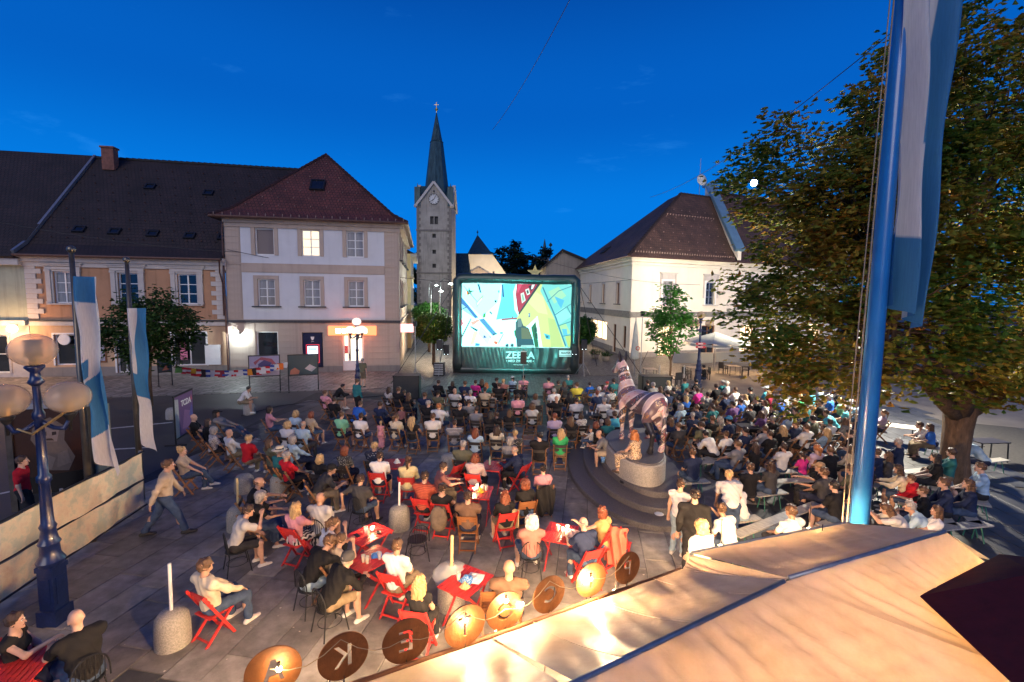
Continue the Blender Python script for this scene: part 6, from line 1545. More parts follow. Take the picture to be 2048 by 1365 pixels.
def body_set(pose, fem, turn, lod):
    """skin, clothes and hair frame of one pose, made once and shared"""
    key = (pose, fem, turn, lod)
    if key in _bc: return _bc[key]
    J = skeleton(pose, fem, turn); h = (.0165, .028)[lod]; S = dict(J=J, key=key)
    arms = [f for i in (0, 1) for f in (cone(J['sh'][i], J['el'][i], .052 if not J['fem'] else .045, .040), cone(J['el'][i], J['wr'][i], .040, .026))]
    legs = []
    for i in (0, 1):
        legs += [cone(J['hp'][i], J['kn'][i], .088, .058), cone(J['kn'][i], J['an'][i], .056, .036), ell(J['kn'][i] * .62 + J['an'][i] * .38 + V3(0, -.015, 0), (.056, .058, .12))]
    feet = []
    for i in (0, 1):
        a = J['an'][i]; feet.append(cone(a + V3(0, -.045, -.055), a + V3(0, .155, -.062), .038, .030)); feet.append(cone(a, a + V3(0, .09, -.045), .04, .03))
    hands = [finger_tubes(J, s) for s in (-1, 1)]
    pts = [J[k] for k in ('P', 'hd')] + J['sh'] + J['el'] + J['wr'] + J['kn'] + J['an'] + [a + V3(0, .16, -.06) for a in J['an']]
    lo, hi = bounds(pts, .17)
    F1_ = union(torso_prims(J) + arms + legs, .035); F2_ = union([F1_, cone(J['nk'] + V3(0, -.005, -.03), J['hd'] + V3(0, -.02, -.04), .058, .052)] + [p for _, p in hands] + feet, .022); F3_ = union([F2_] + head_prims(J), .014)
    V, Q = snets(F3_, lo, hi, h); me = np_mesh('body', V, Q, M_skin)
    bm = bmesh.new(); bm.from_mesh(me)
    for m_, _ in hands:
        vs_ = [bm.verts.new(v) for v in m_.v]
        for f_ in m_.f:
            q_ = bm.faces.new([vs_[k] for k in f_]); q_.smooth = True
    bm.to_mesh(me); bm.free(); S['body'] = me
    ph = rnd.random() * 6
    wr_ = lambda X, Y, Z: .007 * np.sin(27 * Z + 14 * X + 13 * Y + ph) * np.sin(19 * X - 11 * Z + ph) + .005 * np.sin(48 * Y + 26 * Z + 8 * np.sin(9 * X))
    S['wr'] = wr_; S['arms'], S['legs'], S['feet'], S['b'], S['h'] = arms, legs, feet, (lo, hi), h
    S['c'] = {}
    _bc[key] = S; return S
def garment(S, kind):
    if kind in S['c']: return S['c'][kind]
    J, (lo, hi), h, wr_ = S['J'], S['b'], S['h'], S['wr']; t = J['t']
    if kind in ('tee', 'long', 'tank', 'hoodie'):
        g = .020 if kind != 'hoodie' else .032; fs = torso_prims(J, g)
        for i in (0, 1):
            a, e_, w = J['sh'][i], J['el'][i], J['wr'][i]
            if kind == 'tee': fs.append(cone(a, a + (e_ - a) * .66, .068, .066))
            elif kind in ('long', 'hoodie'): fs += [cone(a, e_, .066 + (g - .02), .058), cone(e_, e_ + (w - e_) * .96, .057, .042)]
        if kind == 'hoodie': fs.append(ell(J['nk'] + rot2(V3(0, -.085, -.01), t), (.115, .062, .085)))
        U = union(fs, .035); nk = J['nk'] + rot2(V3(0, .035, .045), t); cut = ell(nk, (.074, .085, .07) if kind != 'tank' else (.10, .11, .11))
        f = lambda X, Y, Z: np.maximum(np.maximum(U(X, Y, Z) + wr_(X, Y, Z), -cut(X, Y, Z)), -(Z - (J['P'][2] - (.10 if not J['st'] else .12))))
    elif kind in ('trousers', 'shorts', 'leggings'):
        g = .014 if kind != 'leggings' else .007; fs = [ell(J['P'] + V3(0, 0, -.01), (.17 + g, .122 + g, .118 + g))]
        for i in (0, 1):
            a, k, b = J['hp'][i], J['kn'][i], J['an'][i]
            if kind == 'shorts': fs.append(cone(a, a + (k - a) * .84, .092 + g, .082))
            else: fs += [cone(a, k, .090 + g, .062 + g), cone(k, k + (b - k) * .93, .060 + g, .048 + g)]
        U = union(fs, .03); f = lambda X, Y, Z: U(X, Y, Z) + wr_(X, Y, Z)
    elif kind in ('skirt', 'dress'):
        m = (J['kn'][0] + J['kn'][1]) / 2; hm = (J['an'][0] + J['an'][1]) / 2
        fs = [ell(J['P'], (.185, .135, .13))] + [cone(J['hp'][i], J['kn'][i], .105, .09) for i in (0, 1)] + [cone(J['P'] + V3(0, .1, 0), m, .11, .10), cone(m, m * .35 + hm * .65, .11, .13)] + [cone(J['kn'][i], J['kn'][i] * .35 + J['an'][i] * .65, .085, .09) for i in (0, 1)]
        if kind == 'dress': fs += torso_prims(J, .018)
        U = union(fs, .05); nk = J['nk'] + rot2(V3(0, .035, .045), t); cut = ell(nk, (.11, .12, .11))
        f = lambda X, Y, Z: np.maximum(U(X, Y, Z) + wr_(X, Y, Z) * 1.6, -cut(X, Y, Z))
    elif kind in ('shoe0', 'shoe1'):
        fs = []; sel = [J['an'][int(kind[4])]]
        for a in sel: fs += [cone(a + V3(0, -.045, -.055), a + V3(0, .165, -.064), .046, .038), cone(a + V3(0, 0, -.02), a + V3(0, .09, -.045), .048, .036)]
        U = union(fs, .02); zb = sel[0][2] - .092
        f = lambda X, Y, Z: np.maximum(U(X, Y, Z), zb - Z)
        p = sel + [a + V3(0, .17, -.06) for a in sel]; lo, hi = bounds(p, .10)
    m_ = {'shoe0': M_shoe, 'shoe1': M_shoe, 'trousers': M_jean, 'shorts': M_jean, 'leggings': M_jean}.get(kind, M_cloth)
    V, Q = snets(f, lo, hi, h); me = np_mesh({'tee': 'shirt', 'long': 'shirt', 'tank': 'top', 'hoodie': 'hooded_top'}.get(kind, kind), V, Q, m_)
    S['c'][kind] = me; return me
_hc = {}
def hair_mesh(style, lod):
    key = (style, lod)
    if key in _hc: return _hc[key]
    h = (.011, .019)[lod]; cap = ell((0, -.014, .028), (.088, .108, .106)); lo, hi = V3(-.22, -.26, -.50), V3(.22, .20, .22)
    n = lambda X, Y, Z: .009 * np.sin(62 * X + 9 * np.sin(14 * Z) + 20 * Y) + .007 * np.sin(75 * Y + 18 * Z) + .006 * np.sin(130 * X + 30 * Z)
    facecut = lambda X, Y, Z: np.minimum(Y - .040 + .35 * (Z - .06) * (Z > .06), .082 - Z + .0 * X) if False else (Y + .55 * (-Z) - .030)
    base = lambda X, Y, Z: np.maximum(np.maximum(cap(X, Y, Z), facecut(X, Y, Z)), -Z - .075)
    ex = []
    if style == 'bald': return None
    if style == 's': f0 = base
    elif style == 'thin': f0 = lambda X, Y, Z: np.maximum(np.maximum(base(X, Y, Z) + .006, Z - .062 + .4 * np.abs(X)), Y - .03)
    elif style == 'l': ex = [ell((0, -.075, -.13), (.112, .062, .22)), ell((.075, -.02, -.11), (.035, .055, .15)), ell((-.075, -.02, -.11), (.035, .055, .15))]
    elif style == 'L': ex = [ell((0, -.085, -.18), (.13, .070, .28)), ell((.085, -.02, -.12), (.04, .06, .17)), ell((-.085, -.02, -.12), (.04, .06, .17))]
    elif style == 'o': ex = [ell((0, -.05, -.055), (.108, .085, .105)), ell((.085, .01, -.05), (.026, .05, .085)), ell((-.085, .01, -.05), (.026, .05, .085))]
    elif style == 'p': ex = [cone((0, -.11, .05), (0, -.15, .02), .03, .035), cone((0, -.15, .02), (0, -.135, -.20), .038, .016)]
    elif style == 'n': ex = [ell((0, -.09, .10), (.052, .050, .048))]
    elif style == 'c': ex = [ell((0, -.03, .03), (.122, .125, .122)), ell((0, -.06, -.07), (.125, .08, .09))]; n = lambda X, Y, Z: .012 * np.sin(75 * X) * np.sin(70 * Y) * np.sin(65 * Z) * 1.3
    if style != 's' and style != 'thin':
        E_ = union(ex, .025); front = lambda X, Y, Z: np.maximum(E_(X, Y, Z), Y + .5 * (-np.clip(Z, -.1, .2)) - .055)
        f0 = (lambda X, Y, Z: union([base, front], .02)(X, Y, Z))
    V, Q = snets(lambda X, Y, Z: f0(X, Y, Z) + n(X, Y, Z) * .8, lo, hi, h)
    me = np_mesh('hair', V, Q, M_hair); _hc[key] = me; return me
def hat_mesh(kind):
    key = ('hat', kind)
    if key in _hc: return _hc[key]
    mb = MB()
    if kind == 'cap':
        mb.lathe([(.102, .035), (.102, .07), (.085, .115), (.045, .140), (.001, .146)], 18, (0, -.012, 0), 1, 1.12)
        mb.prism([(-.075, .07, .045), (.075, .07, .045), (.06, .165, .035), (0, .19, .032), (-.06, .165, .035)], Vector((0, 0, 0)), Vector((0, 0, .012)))
    elif kind == 'beanie': mb.lathe([(.104, .0), (.106, .05), (.092, .11), (.05, .145), (.001, .152)], 18, (0, -.014, 0), 1, 1.12)
    else: mb.lathe([(.20, .055), (.19, .065), (.105, .068), (.102, .10), (.098, .145), (.085, .16), (.001, .155)], 24, (0, -.012, 0), 1, 1.1)
    me = mb.mesh('hat', M_cloth, True); _hc[key] = me; return me
def face_mesh():
    """eyes, brows and mouth set into the head"""
    if 'face' in _hc: return _hc['face']
    mb = MB()
    mb.ball((0, .080, .006), .0125, 8, 6)
    me = mb.mesh('eye', mat('eye_white', (.75, .73, .70), .2), True)
    m2 = MB()
    m2.ball((0, .0895, .006), .0062, 8, 6)
    iris = m2.mesh('iris', mat('iris', (.04, .025, .015), .15), True)
    m3 = MB(); m3.tube([(-.024, .083, -.066), (-.01, .090, -.064), (.01, .090, -.064), (.024, .083, -.066)], [.003, .006, .006, .003], 6)
    lips = m3.mesh('mouth', mat('lips', (.36, .12, .10), .45), True)
    m4 = MB()
    m4.tube([(-.018, .088, .026), (0, .090, .031), (.018, .088, .027)], [.003, .0042, .002], 5)
    brow = m4.mesh('brow', M_hair, True)
    _hc['face'] = (me, iris, lips, brow); return _hc['face']

# ------------------------------------------------------------------ zebra statue
def zebra_mat():
    t = NT('zebra_mosaic'); b = t.b; b.inputs['Roughness'].default_value = .35; b.inputs['Coat Weight'].default_value = .25
    co = t.add('ShaderNodeTexCoord'); n = t.add('ShaderNodeTexNoise', Scale=1.6, Detail=2.0); t.link(co.outputs['Object'], n.inputs['Vector'])
    mp = t.add('ShaderNodeMapping'); mp.inputs['Rotation'].default_value = (.95, .25, 0); t.link(co.outputs['Object'], mp.inputs['Vector'])
    w = t.add('ShaderNodeTexWave', Scale=.36, Distortion=8.0, Detail=1.0); w.wave_profile = 'SAW'; w.inputs['Detail Scale'].default_value = .7; w.bands_direction = 'Z'; t.link(mp.outputs['Vector'], w.inputs['Vector'])
    r = t.add('ShaderNodeValToRGB'); r.color_ramp.interpolation = 'CONSTANT'
    cols = [(0, (.06, .055, .075)), (.15, (.66, .57, .54)), (.19, (.62, .42, .40)), (.33, (.66, .57, .54)), (.37, (.13, .09, .12)), (.55, (.66, .57, .54)), (.59, (.50, .40, .42)), (.72, (.66, .57, .54)), (.76, (.09, .07, .09)), (.94, (.66, .57, .54))]
    el = r.color_ramp.elements; el[0].position, el[0].color = cols[0][0], (*cols[0][1], 1); el[1].position, el[1].color = cols[1][0], (*cols[1][1], 1)
    for p_, c_ in cols[2:]: k = el.new(p_); k.color = (*c_, 1)
    t.link(w.outputs['Fac'], r.inputs['Fac'])
    # dotted patches: yellow, red and white dots
    v = t.add('ShaderNodeTexVoronoi', Scale=26.0); t.link(co.outputs['Object'], v.inputs['Vector'])
    d = t.add('ShaderNodeMath', operation='LESS_THAN'); d.inputs[1].default_value = .36; t.link(v.outputs['Distance'], d.inputs[0])
    pn_ = t.add('ShaderNodeTexNoise', Scale=1.9, Detail=1.0); t.link(mp.outputs['Vector'], pn_.inputs['Vector'])
    pr_ = t.add('ShaderNodeValToRGB'); pr_.color_ramp.interpolation = 'CONSTANT'; e2 = pr_.color_ramp.elements
    e2[0].color = (.62, .30, .03, 1); e2[1].position = .42; e2[1].color = (.55, .50, .48, 1)
    for p_, c_ in ((.50, (.42, .05, .04)), (.58, (.6, .5, .3)), (.63, (.6, .14, .06))): k = e2.new(p_); k.color = (*c_, 1)
    t.link(pn_.outputs['Fac'], pr_.inputs['Fac'])
    n2 = t.add('ShaderNodeTexNoise', Scale=2.3, Detail=1.0); t.link(co.outputs['Object'], n2.inputs['Vector'])
    gt = t.add('ShaderNodeMath', operation='GREATER_THAN'); gt.inputs[1].default_value = .52; t.link(n2.outputs['Fac'], gt.inputs[0])
    ml = t.add('ShaderNodeMath', operation='MULTIPLY'); t.link(d.outputs[0], ml.inputs[0]); t.link(gt.outputs[0], ml.inputs[1])
    mx = t.add('ShaderNodeMixRGB'); t.link(ml.outputs[0], mx.inputs['Fac']); t.link(r.outputs['Color'], mx.inputs['Color1']); t.link(pr_.outputs['Color'], mx.inputs['Color2'])
    t.link(mx.outputs['Color'], b.inputs['Base Color']); return t.m
M_zeb = zebra_mat(); M_zebk = mat('zebra_black', (.02, .02, .026), .3, .2, 8, coat=.3)
zb = [cone((0, -.70, 1.36), (0, .62, 1.34), .33, .30), ell((0, -.05, 1.25), (.32, .62, .31)), ell((0, -.78, 1.42), (.30, .33, .33)), ell((0, .62, 1.40), (.27, .30, .36))]
zn = [cone((0, .66, 1.52), (0, .93, 2.20), .27, .150), cone((0, .93, 2.22), (0, 1.04, 2.32), .155, .15), cone((0, 1.05, 2.30), (0, 1.38, 2.06), .14, .08), ell((0, 1.42, 2.03), (.08, .10, .08))]
zl = []
for s in (-1, 1):
    if s > 0: zl += [cone((s * .19, -.76, 1.15), (s * .20, -.62, .88), .21, .135), cone((s * .20, -.62, .88), (s * .19, -.92, .56), .13, .075), cone((s * .19, -.92, .56), (s * .19, -.86, .14), .072, .055), cone((s * .19, -.86, .14), (s * .19, -.82, .03), .07, .095)]
    else: zl += [cone((s * .19, -.76, 1.15), (s * .20, -.62, .90), .21, .14)]
    zl += [cone((s * .17, .60, 1.12), (s * .17, .64, .62), .15, .075), cone((s * .17, .64, .62), (s * .17, .61, .14), .075, .052), cone((s * .17, .61, .14), (s * .17, .64, .03), .065, .09)]
zm = [ell((0, .66 + k * .034, 1.80 + k * .086), (.035, .07, .07)) for k in range(8)]
ztl = [cone((0, -1.04, 1.42), (0, -1.16, 1.05), .06, .045), cone((0, -1.16, 1.05), (0, -1.15, .66), .055, .07)]
Uz = union(zb + zl, .09); Uz2 = union([Uz] + zn, .06); Uz3 = union([Uz2] + zm + ztl, .03)
V, Q = snets(lambda X, Y, Z: np.maximum(Uz3(X, Y, Z), -Z), (-.5, -1.35, -.02), (.5, 1.65, 2.62), .026)
zeb = thing('zebra_statue', 'life-size zebra statue painted with patchwork stripes standing on the granite drum', 'statue', (3.86, 13.9, 1.10), .36)
zeb.scale = (1.0, 1.0, 1.0)
put('body', np_mesh('body', V, Q, M_zeb), zeb)
fl_ = union([cone((-.20, -.62, .90), (-.19, -.92, .56), .135, .078), cone((-.19, -.92, .56), (-.19, -.86, .14), .074, .058), cone((-.19, -.86, .14), (-.19, -.82, .03), .072, .098)], .05)
V, Q = snets(lambda X, Y, Z: np.maximum(fl_(X, Y, Z), -Z), (-.42, -1.15, -.02), (0, -.4, 1.1), .022); put('leg', np_mesh('leg', V, Q, M_zebk), zeb)['label'] = 'plain black hind leg'
for s in (-1, 1):
    ef = union([ell((s * .105, .95, 2.53), (.062, .030, .21), np.array(Matrix.Rotation(s * .16, 3, 'Y')))], .01)
    V, Q = snets(ef, (min(s * .02, s * .25) - .02, .86, 2.3), (max(s * .02, s * .25) + .02, 1.06, 2.85), .018); put('ear', np_mesh('ear', V, Q, M_zebk), zeb)
mb = MB()
for s in (-1, 1): mb.ball((s * .12, 1.14, 2.29), .03, 10, 8)
mb.build('eye', M_black, zeb, smooth=True)

# ------------------------------------------------------------------ market stall roofs below the camera
def canvas_mat():
    t = NT('canvas'); b = t.b; b.inputs['Roughness'].default_value = .42; b.inputs['Specular IOR Level'].default_value = .5
    co = t.add('ShaderNodeTexCoord'); n = t.add('ShaderNodeTexNoise', Scale=2.2, Detail=6.0, Roughness=.65); t.link(co.outputs['Object'], n.inputs['Vector'])
    r = t.add('ShaderNodeValToRGB'); r.color_ramp.elements[0].position = .32; r.color_ramp.elements[0].color = (.44, .37, .30, 1); r.color_ramp.elements[1].position = .6; r.color_ramp.elements[1].color = (.66, .60, .52, 1)
    t.link(n.outputs['Fac'], r.inputs['Fac']); t.link(r.outputs['Color'], b.inputs['Base Color'])
    tl = t.add('ShaderNodeBsdfTranslucent'); tl.inputs['Color'].default_value = (.82, .59, .31, 1)
    mx = t.add('ShaderNodeMixShader'); mx.inputs[0].default_value = .38; t.link(b.outputs[0], mx.inputs[1]); t.link(tl.outputs[0], mx.inputs[2]); t.link(mx.outputs[0], t.n['Material Output'].inputs['Surface'])
    n2 = t.add('ShaderNodeTexNoise', Scale=7.0, Detail=5.0); t.link(co.outputs['Object'], n2.inputs['Vector'])
    bp = t.add('ShaderNodeBump', Strength=.35, Distance=.03); t.link(n2.outputs['Fac'], bp.inputs['Height']); t.link(bp.outputs['Normal'], b.inputs['Normal'])
    return t.m
M_canvas = canvas_mat()
def patch(a, b, c, d, sag=.05, seed=0, nu=80, nv=48, fold=.04):
    """a cloth stretched between four corners a-b (low edge) and d-c (high edge), sagging and creased"""
    a, b, c, d = map(Vector, (a, b, c, d))
    def fn(u, v):
        p = a.lerp(b, u).lerp(d.lerp(c, u), v)
        s_ = 16 * u * (1 - u) * v * (1 - v)
        cr = .7 * noise.noise(Vector((u * 2.6 + seed, v * 1.2, seed))) - .8 * abs(noise.noise(Vector((u * 12 + v * 2.5 + seed, v * .8, 2.0)))) ** .8 + .35 * abs(noise.noise(Vector((u * 6 - v * 9, v * 4 + u * 5 + seed, 5.0))))
        edge = min(1, 8 * min(u, 1 - u, v, 1 - v) + .15)
        return p + Vector((0, 0, -sag * s_ + fold * cr * edge + .018 * math.sin(u * 26 + v * 7 + seed) * (1 - v) * edge))
    return MB().grid(fn, nu, nv)
ZL, ZH = 2.35, 3.0
eL, eR = at_z(640, 1392, ZL), at_z(1362, 1139, ZL)
rL, rR = at_z(1140, 1370, ZH), at_z(1568, 1163, ZH)
eD = (eR - eL).normalized(); rD = (rR - rL).normalized()
eLL, rLL = eL - eD * 2.6, rL - rD * 2.4
valley = at_z(985, 1277, ZL)
stall = thing('market_stall', 'nearest market stall roof of creased cream canvas lit from within along the letter sign', 'market stall', (rR.x - .5, rR.y - .9, 0))
SB = stall.location
def sk(name, mb, m=M_canvas, smooth=True, parent=stall): return kid(name, mb, m, parent, Matrix.Translation(-Vector(parent.location)), smooth)
sk('front_slope', patch(valley, eR, rR, rL.lerp(rR, .02), .05, 1.3))
sk('left_front_slope', patch(eLL, valley - eD * .02, rL + Vector((0, 0, -.02)), rLL, .08, 4.7))
bkL, bkR = Vector((-1.6, .9, 2.15)), Vector((3.6, 1.1, 2.15))
bmid = at_z(2300, 1440, 2.3)
sk('rear_slope', patch(rL, rR, bmid, Vector((1.2, 1.4, 2.2)), .05, 2.2, fold=.075))
sk('left_rear_slope', patch(rLL, rL, Vector((1.2, 1.4, 2.2)), bkL, .02, 7.1))
mb = MB(); mb.tube([eLL, eL, eR], .022, 8); sk('front_rail', mb, M_wood)
mb = MB(); mb.tube([rLL, rL, rR], .02, 8); sk('ridge_pole', mb, M_metal_grey)
mb = MB(); mb.grid(lambda u, v: valley.lerp(eR, u) + Vector((0.0, -.02, -.03 - .20 * v + .01 * math.sin(u * 40))), 50, 3); sk('valance', mb)
for t_ in (.18, .5, .82):
    a_, b_ = valley.lerp(eR, t_), rL.lerp(rR, .02 + .98 * t_)
    sk('seam', MB().tube([a_.lerp(b_, k / 8) + Vector((0, 0, .012 - .05 * math.sin(math.pi * k / 8))) for k in range(9)], .004, 5))
for p in (eLL, valley, eR, bmid): mb = MB(); mb.tube([(p.x, p.y, 0), (p.x, p.y, p.z - .02)], .03, 8); sk('post', mb, M_metal_grey)
f1, f2, f3 = at_z(1383, 1106, ZL), at_z(1692, 1046, ZL + .05), at_z(1975, 1128, 2.5)
q1, q2 = at_z(1578, 1156, ZH), at_z(1890, 1063, ZH)
stall2 = thing('market_stall', 'farther market stall roof of pale orange canvas below the blue flagpole', 'market stall', (q1.x + .8, q1.y + .4, 0))
sk('front_slope', patch(f1, f2, q2, q1, .06, 9.4), parent=stall2)
sk('rear_slope', patch(rR, q2, f3, bmid, .06, 5.5, fold=.075), parent=stall2)
sk('gable_fill', MB().poly([f2, at_z(1985, 1122, 2.48), q2]), parent=stall2, smooth=False)
sk('side_flap', patch(f1 + Vector((0, 0, -.02)), eR + Vector((.0, -.05, .03)), rR, q1, .10, 3.3, 20, 12), parent=stall2)
mb = MB(); mb.tube([f1, f2, f3], .02, 8); sk('front_rail', mb, M_metal_grey, parent=stall2)
mb = MB(); mb.tube([q1, q2], .02, 8); sk('ridge_pole', mb, M_metal_grey, parent=stall2)
for p in (f1, f2, f3): mb = MB(); mb.tube([(p.x, p.y, 0), (p.x, p.y, p.z - .02)], .03, 8); sk('post', mb, M_metal_grey, parent=stall2)
ra, rb2, rc, rd_ = at_z(1838, 1192, 2.75), at_z(2000, 1108, 2.75), at_z(2330, 1150, 2.75), at_z(2080, 1420, 2.75)
parasol = thing('red_awning', 'dark red cloth awning in the bottom right corner over the stalls', 'awning', ((ra.x + rc.x) / 2, (ra.y + rc.y) / 2, 0))
M_redc = mat('dark_red_cloth', (.085, .006, .008), .8, .2, 8, bump=.2, bscale=40)
pk = (ra + rb2 + rc + rd_) / 4 + Vector((0, 0, .25))
for a, b in ((ra, rb2), (rb2, rc), (rc, rd_), (rd_, ra)): kid('cloth_panel', MB().poly([a, b, pk]), M_redc, parasol, Matrix.Translation(-Vector(parasol.location)))
kid('pole', MB().tube([(pk.x, pk.y, 0), (pk.x, pk.y, pk.z)], .03, 8), M_metal_dark, parasol, Matrix.Translation(-Vector(parasol.location)))

# round letter plates on the rail, seen from behind, letters cut through
def stroke(pts, w):
    out = []
    for a, b in zip(pts[:-1], pts[1:]):
        a, b = Vector(a), Vector(b); d = (b - a).normalized(); n = Vector((-d.y, d.x)) * w / 2
        out.append([a - n, b - n, b + n, a + n])
    return out
def arc(r, a0, a1, w, n=14):
    o = [(math.cos(a0 + (a1 - a0) * k / n) * (r + w / 2), math.sin(a0 + (a1 - a0) * k / n) * (r + w / 2)) for k in range(n + 1)]
    return o + [(math.cos(a1 - (a1 - a0) * k / n) * (r - w / 2), math.sin(a1 - (a1 - a0) * k / n) * (r - w / 2)) for k in range(n + 1)]
# outlines in the unit disc, readable from the street side (x to the reader's right)
LET = {'A': [[(-.40, -.45), (-.24, -.45), (-.165, -.22), (.165, -.22), (.24, -.45), (.40, -.45), (.09, .5), (-.09, .5)]],
 'K': [[(-.34, -.5), (-.17, -.5), (-.17, -.02), (.22, -.5), (.42, -.5), (.0, .02), (.40, .5), (.20, .5), (-.17, .06), (-.17, .5), (-.34, .5)]],
 'E': [[(-.30, -.5), (.32, -.5), (.32, -.35), (-.13, -.35), (-.13, -.08), (.24, -.08), (.24, .07), (-.13, .07), (-.13, .35), (.32, .35), (.32, .5), (-.30, .5)]],
 'T': [[(-.08, -.5), (.08, -.5), (.08, .35), (.36, .35), (.36, .5), (-.36, .5), (-.36, .35), (-.08, .35)]],
 'I': [[(-.08, -.5), (.08, -.5), (.08, .5), (-.08, .5)]], 'O': [arc(.40, .25, math.pi - .25, .17), arc(.40, math.pi + .25, math.tau - .25, .17)],
 'C': [arc(.40, .75, math.tau - .75, .17, 22)], 'P': [[(-.28, -.5), (-.11, -.5), (-.11, -.08), (.10, -.08), (.26, .0), (.32, .16), (.30, .34), (.18, .46), (.02, .5), (-.11, .5), (-.11, .36), (.06, .35), (.15, .26), (.15, .14), (.06, .06), (-.11, .06), (-.115, .1), (-.13, .5), (-.28, .5)]]}
M_rust = mat('rusty_plate', (.22, .085, .028), .55, .3, 7, bump=.3, bscale=30, metal=.25)
def letter_plate(ch, loc, rz, r, label):
    cu = bpy.data.curves.new('letter_plate', 'CURVE'); cu.dimensions = '2D'; cu.fill_mode = 'BOTH'; cu.extrude = .006
    def spl(pts):
        s_ = cu.splines.new('POLY'); s_.points.add(len(pts) - 1); s_.use_cyclic_u = True
        for p, q in zip(s_.points, pts): p.co = (q[0], q[1], 0, 1)
    spl([(math.cos(k * math.tau / 48) * r, math.sin(k * math.tau / 48) * r) for k in range(48)])
    for pl in LET[ch]: spl([(x * r * .95, y * r * .95) for x, y in pl])
    o = bpy.data.objects.new('letter_plate', cu); col.objects.link(o)
    me = bpy.data.meshes.new_from_object(o.evaluated_get(bpy.context.evaluated_depsgraph_get())); bpy.data.objects.remove(o)
    me.materials.clear(); me.materials.append(M_rust)
    # reader stands on the square (+y side): reader's right is world -x
    me.transform(Matrix.Rotation(math.pi, 4, 'Z') @ Matrix.Rotation(math.pi / 2, 4, 'X'))
    t_ = thing('letter_plate', label, 'sign letter', loc, rz, 'round letter plates along the stall roof')
    put('plate', me, t_)
    MB().tube([(0, 0, -r - .10), (0, 0, -r + .03)], .008, 5).build('pin', M_metal_dark, t_)
    return t_
ang_e = math.atan2(eD.y, eD.x)
_nE = Vector((-eD.y, eD.x, 0))
PL = [('A', 547, 1342, .205), ('K', 687, 1312, .20), ('E', 812, 1282, .20), ('T', 930, 1252, .198), ('O', 1010, 1222, .19), ('C', 1098, 1189, .19), ('I', 1182, 1160, .185), ('P', 1255, 1136, .18)]
M_bulb = emitter('bulb_glow', (1.0, .72, .40), 55.0)
def bulb(loc, power, label, r=.022):
    t_ = thing('light_bulb', label, 'light bulb', loc, group='bulbs of the fairy-light string on the stall')
    MB().ball((0, 0, 0), r, 10, 8).build('glass', M_bulb, t_, smooth=True)
    MB().lathe([(.012, r * .8), (.012, r + .035)], 8).build('socket', M_black, t_)
    if power: point('bulb_light', (0, 0, -.03), (1, .66, .34), power, .05, t_)
    return t_
cord = []
zc = ZL + .20
for i, (ch, px, py, r) in enumerate(PL):
    p = at_z(px, py, zc); lean = .10
    letter_plate(ch, p, ang_e + (.05 if i % 2 else -.05), r, {'A': 'round rusty letter plate with a cut-out A at the bottom edge', 'K': 'round rusty letter plate with a cut-out K', 'E': 'round rusty letter plate with a cut-out E', 'T': 'round rusty letter plate with a T half hidden by a glowing bulb', 'O': 'round letter plate with a cut-out O and a bulb before it', 'C': 'round letter plate with a cut-out C', 'I': 'round letter plate with a cut-out I glowing brightly', 'P': 'round letter plate with a cut-out P farthest along the rail'}[ch])
    cord.append(p + Vector((0, -.05, r * .9 * (1 if i % 2 else .3))))
for (px, py, z, pw, lb) in ((558, 1338, 2.58, 5, 'glowing bulb at the A plate'), (931, 1240, 2.60, 26, 'glowing bulb before the T plate'), (1012, 1202, 2.66, 16, 'glowing bulb before the O plate'), (1043, 1208, 2.56, 18, 'small glowing bulb between the O and C plates'), (1181, 1158, 2.58, 40, 'glowing bulb before the I plate')):
    p = at_z(px, py, z); bulb(p + (Vector((0, 0, EYE)) - p).normalized() * .05, pw, lb)
tag(MB().tube([cord[0]] + [c_.lerp(d_, t_) + Vector((0, 0, -.10 * math.sin(math.pi * t_))) for c_, d_ in zip(cord[:-1], cord[1:]) for t_ in (.25, .5, .75, 1)], .0035, 5).build('fairy_light_string', mat('cord_cream', (.3, .24, .16), .6)), 'thin cream cord of the fairy lights looping between the letter plates', 'cord')
# unseen warm lamps added to brighten stalls, crowd and terrace
def added_lamp(loc, pw, lb):
    t_ = thing('added_lamp', lb, 'lamp', loc); MB().ball((0, 0, 0), .05, 10, 8).build('bulb', M_bulb, t_, smooth=True); MB().tube([(0, 0, .05), (0, 0, .5)], .006, 5).build('flex', M_black, t_); MB().lathe([(.16, -.01), (.05, .10), (.03, .13)], 14, cap=False).build('shade', M_metal_dark, t_, smooth=True)
    point('added_light', (0, 0, -.02), (1, .60, .29), pw, .08, t_)
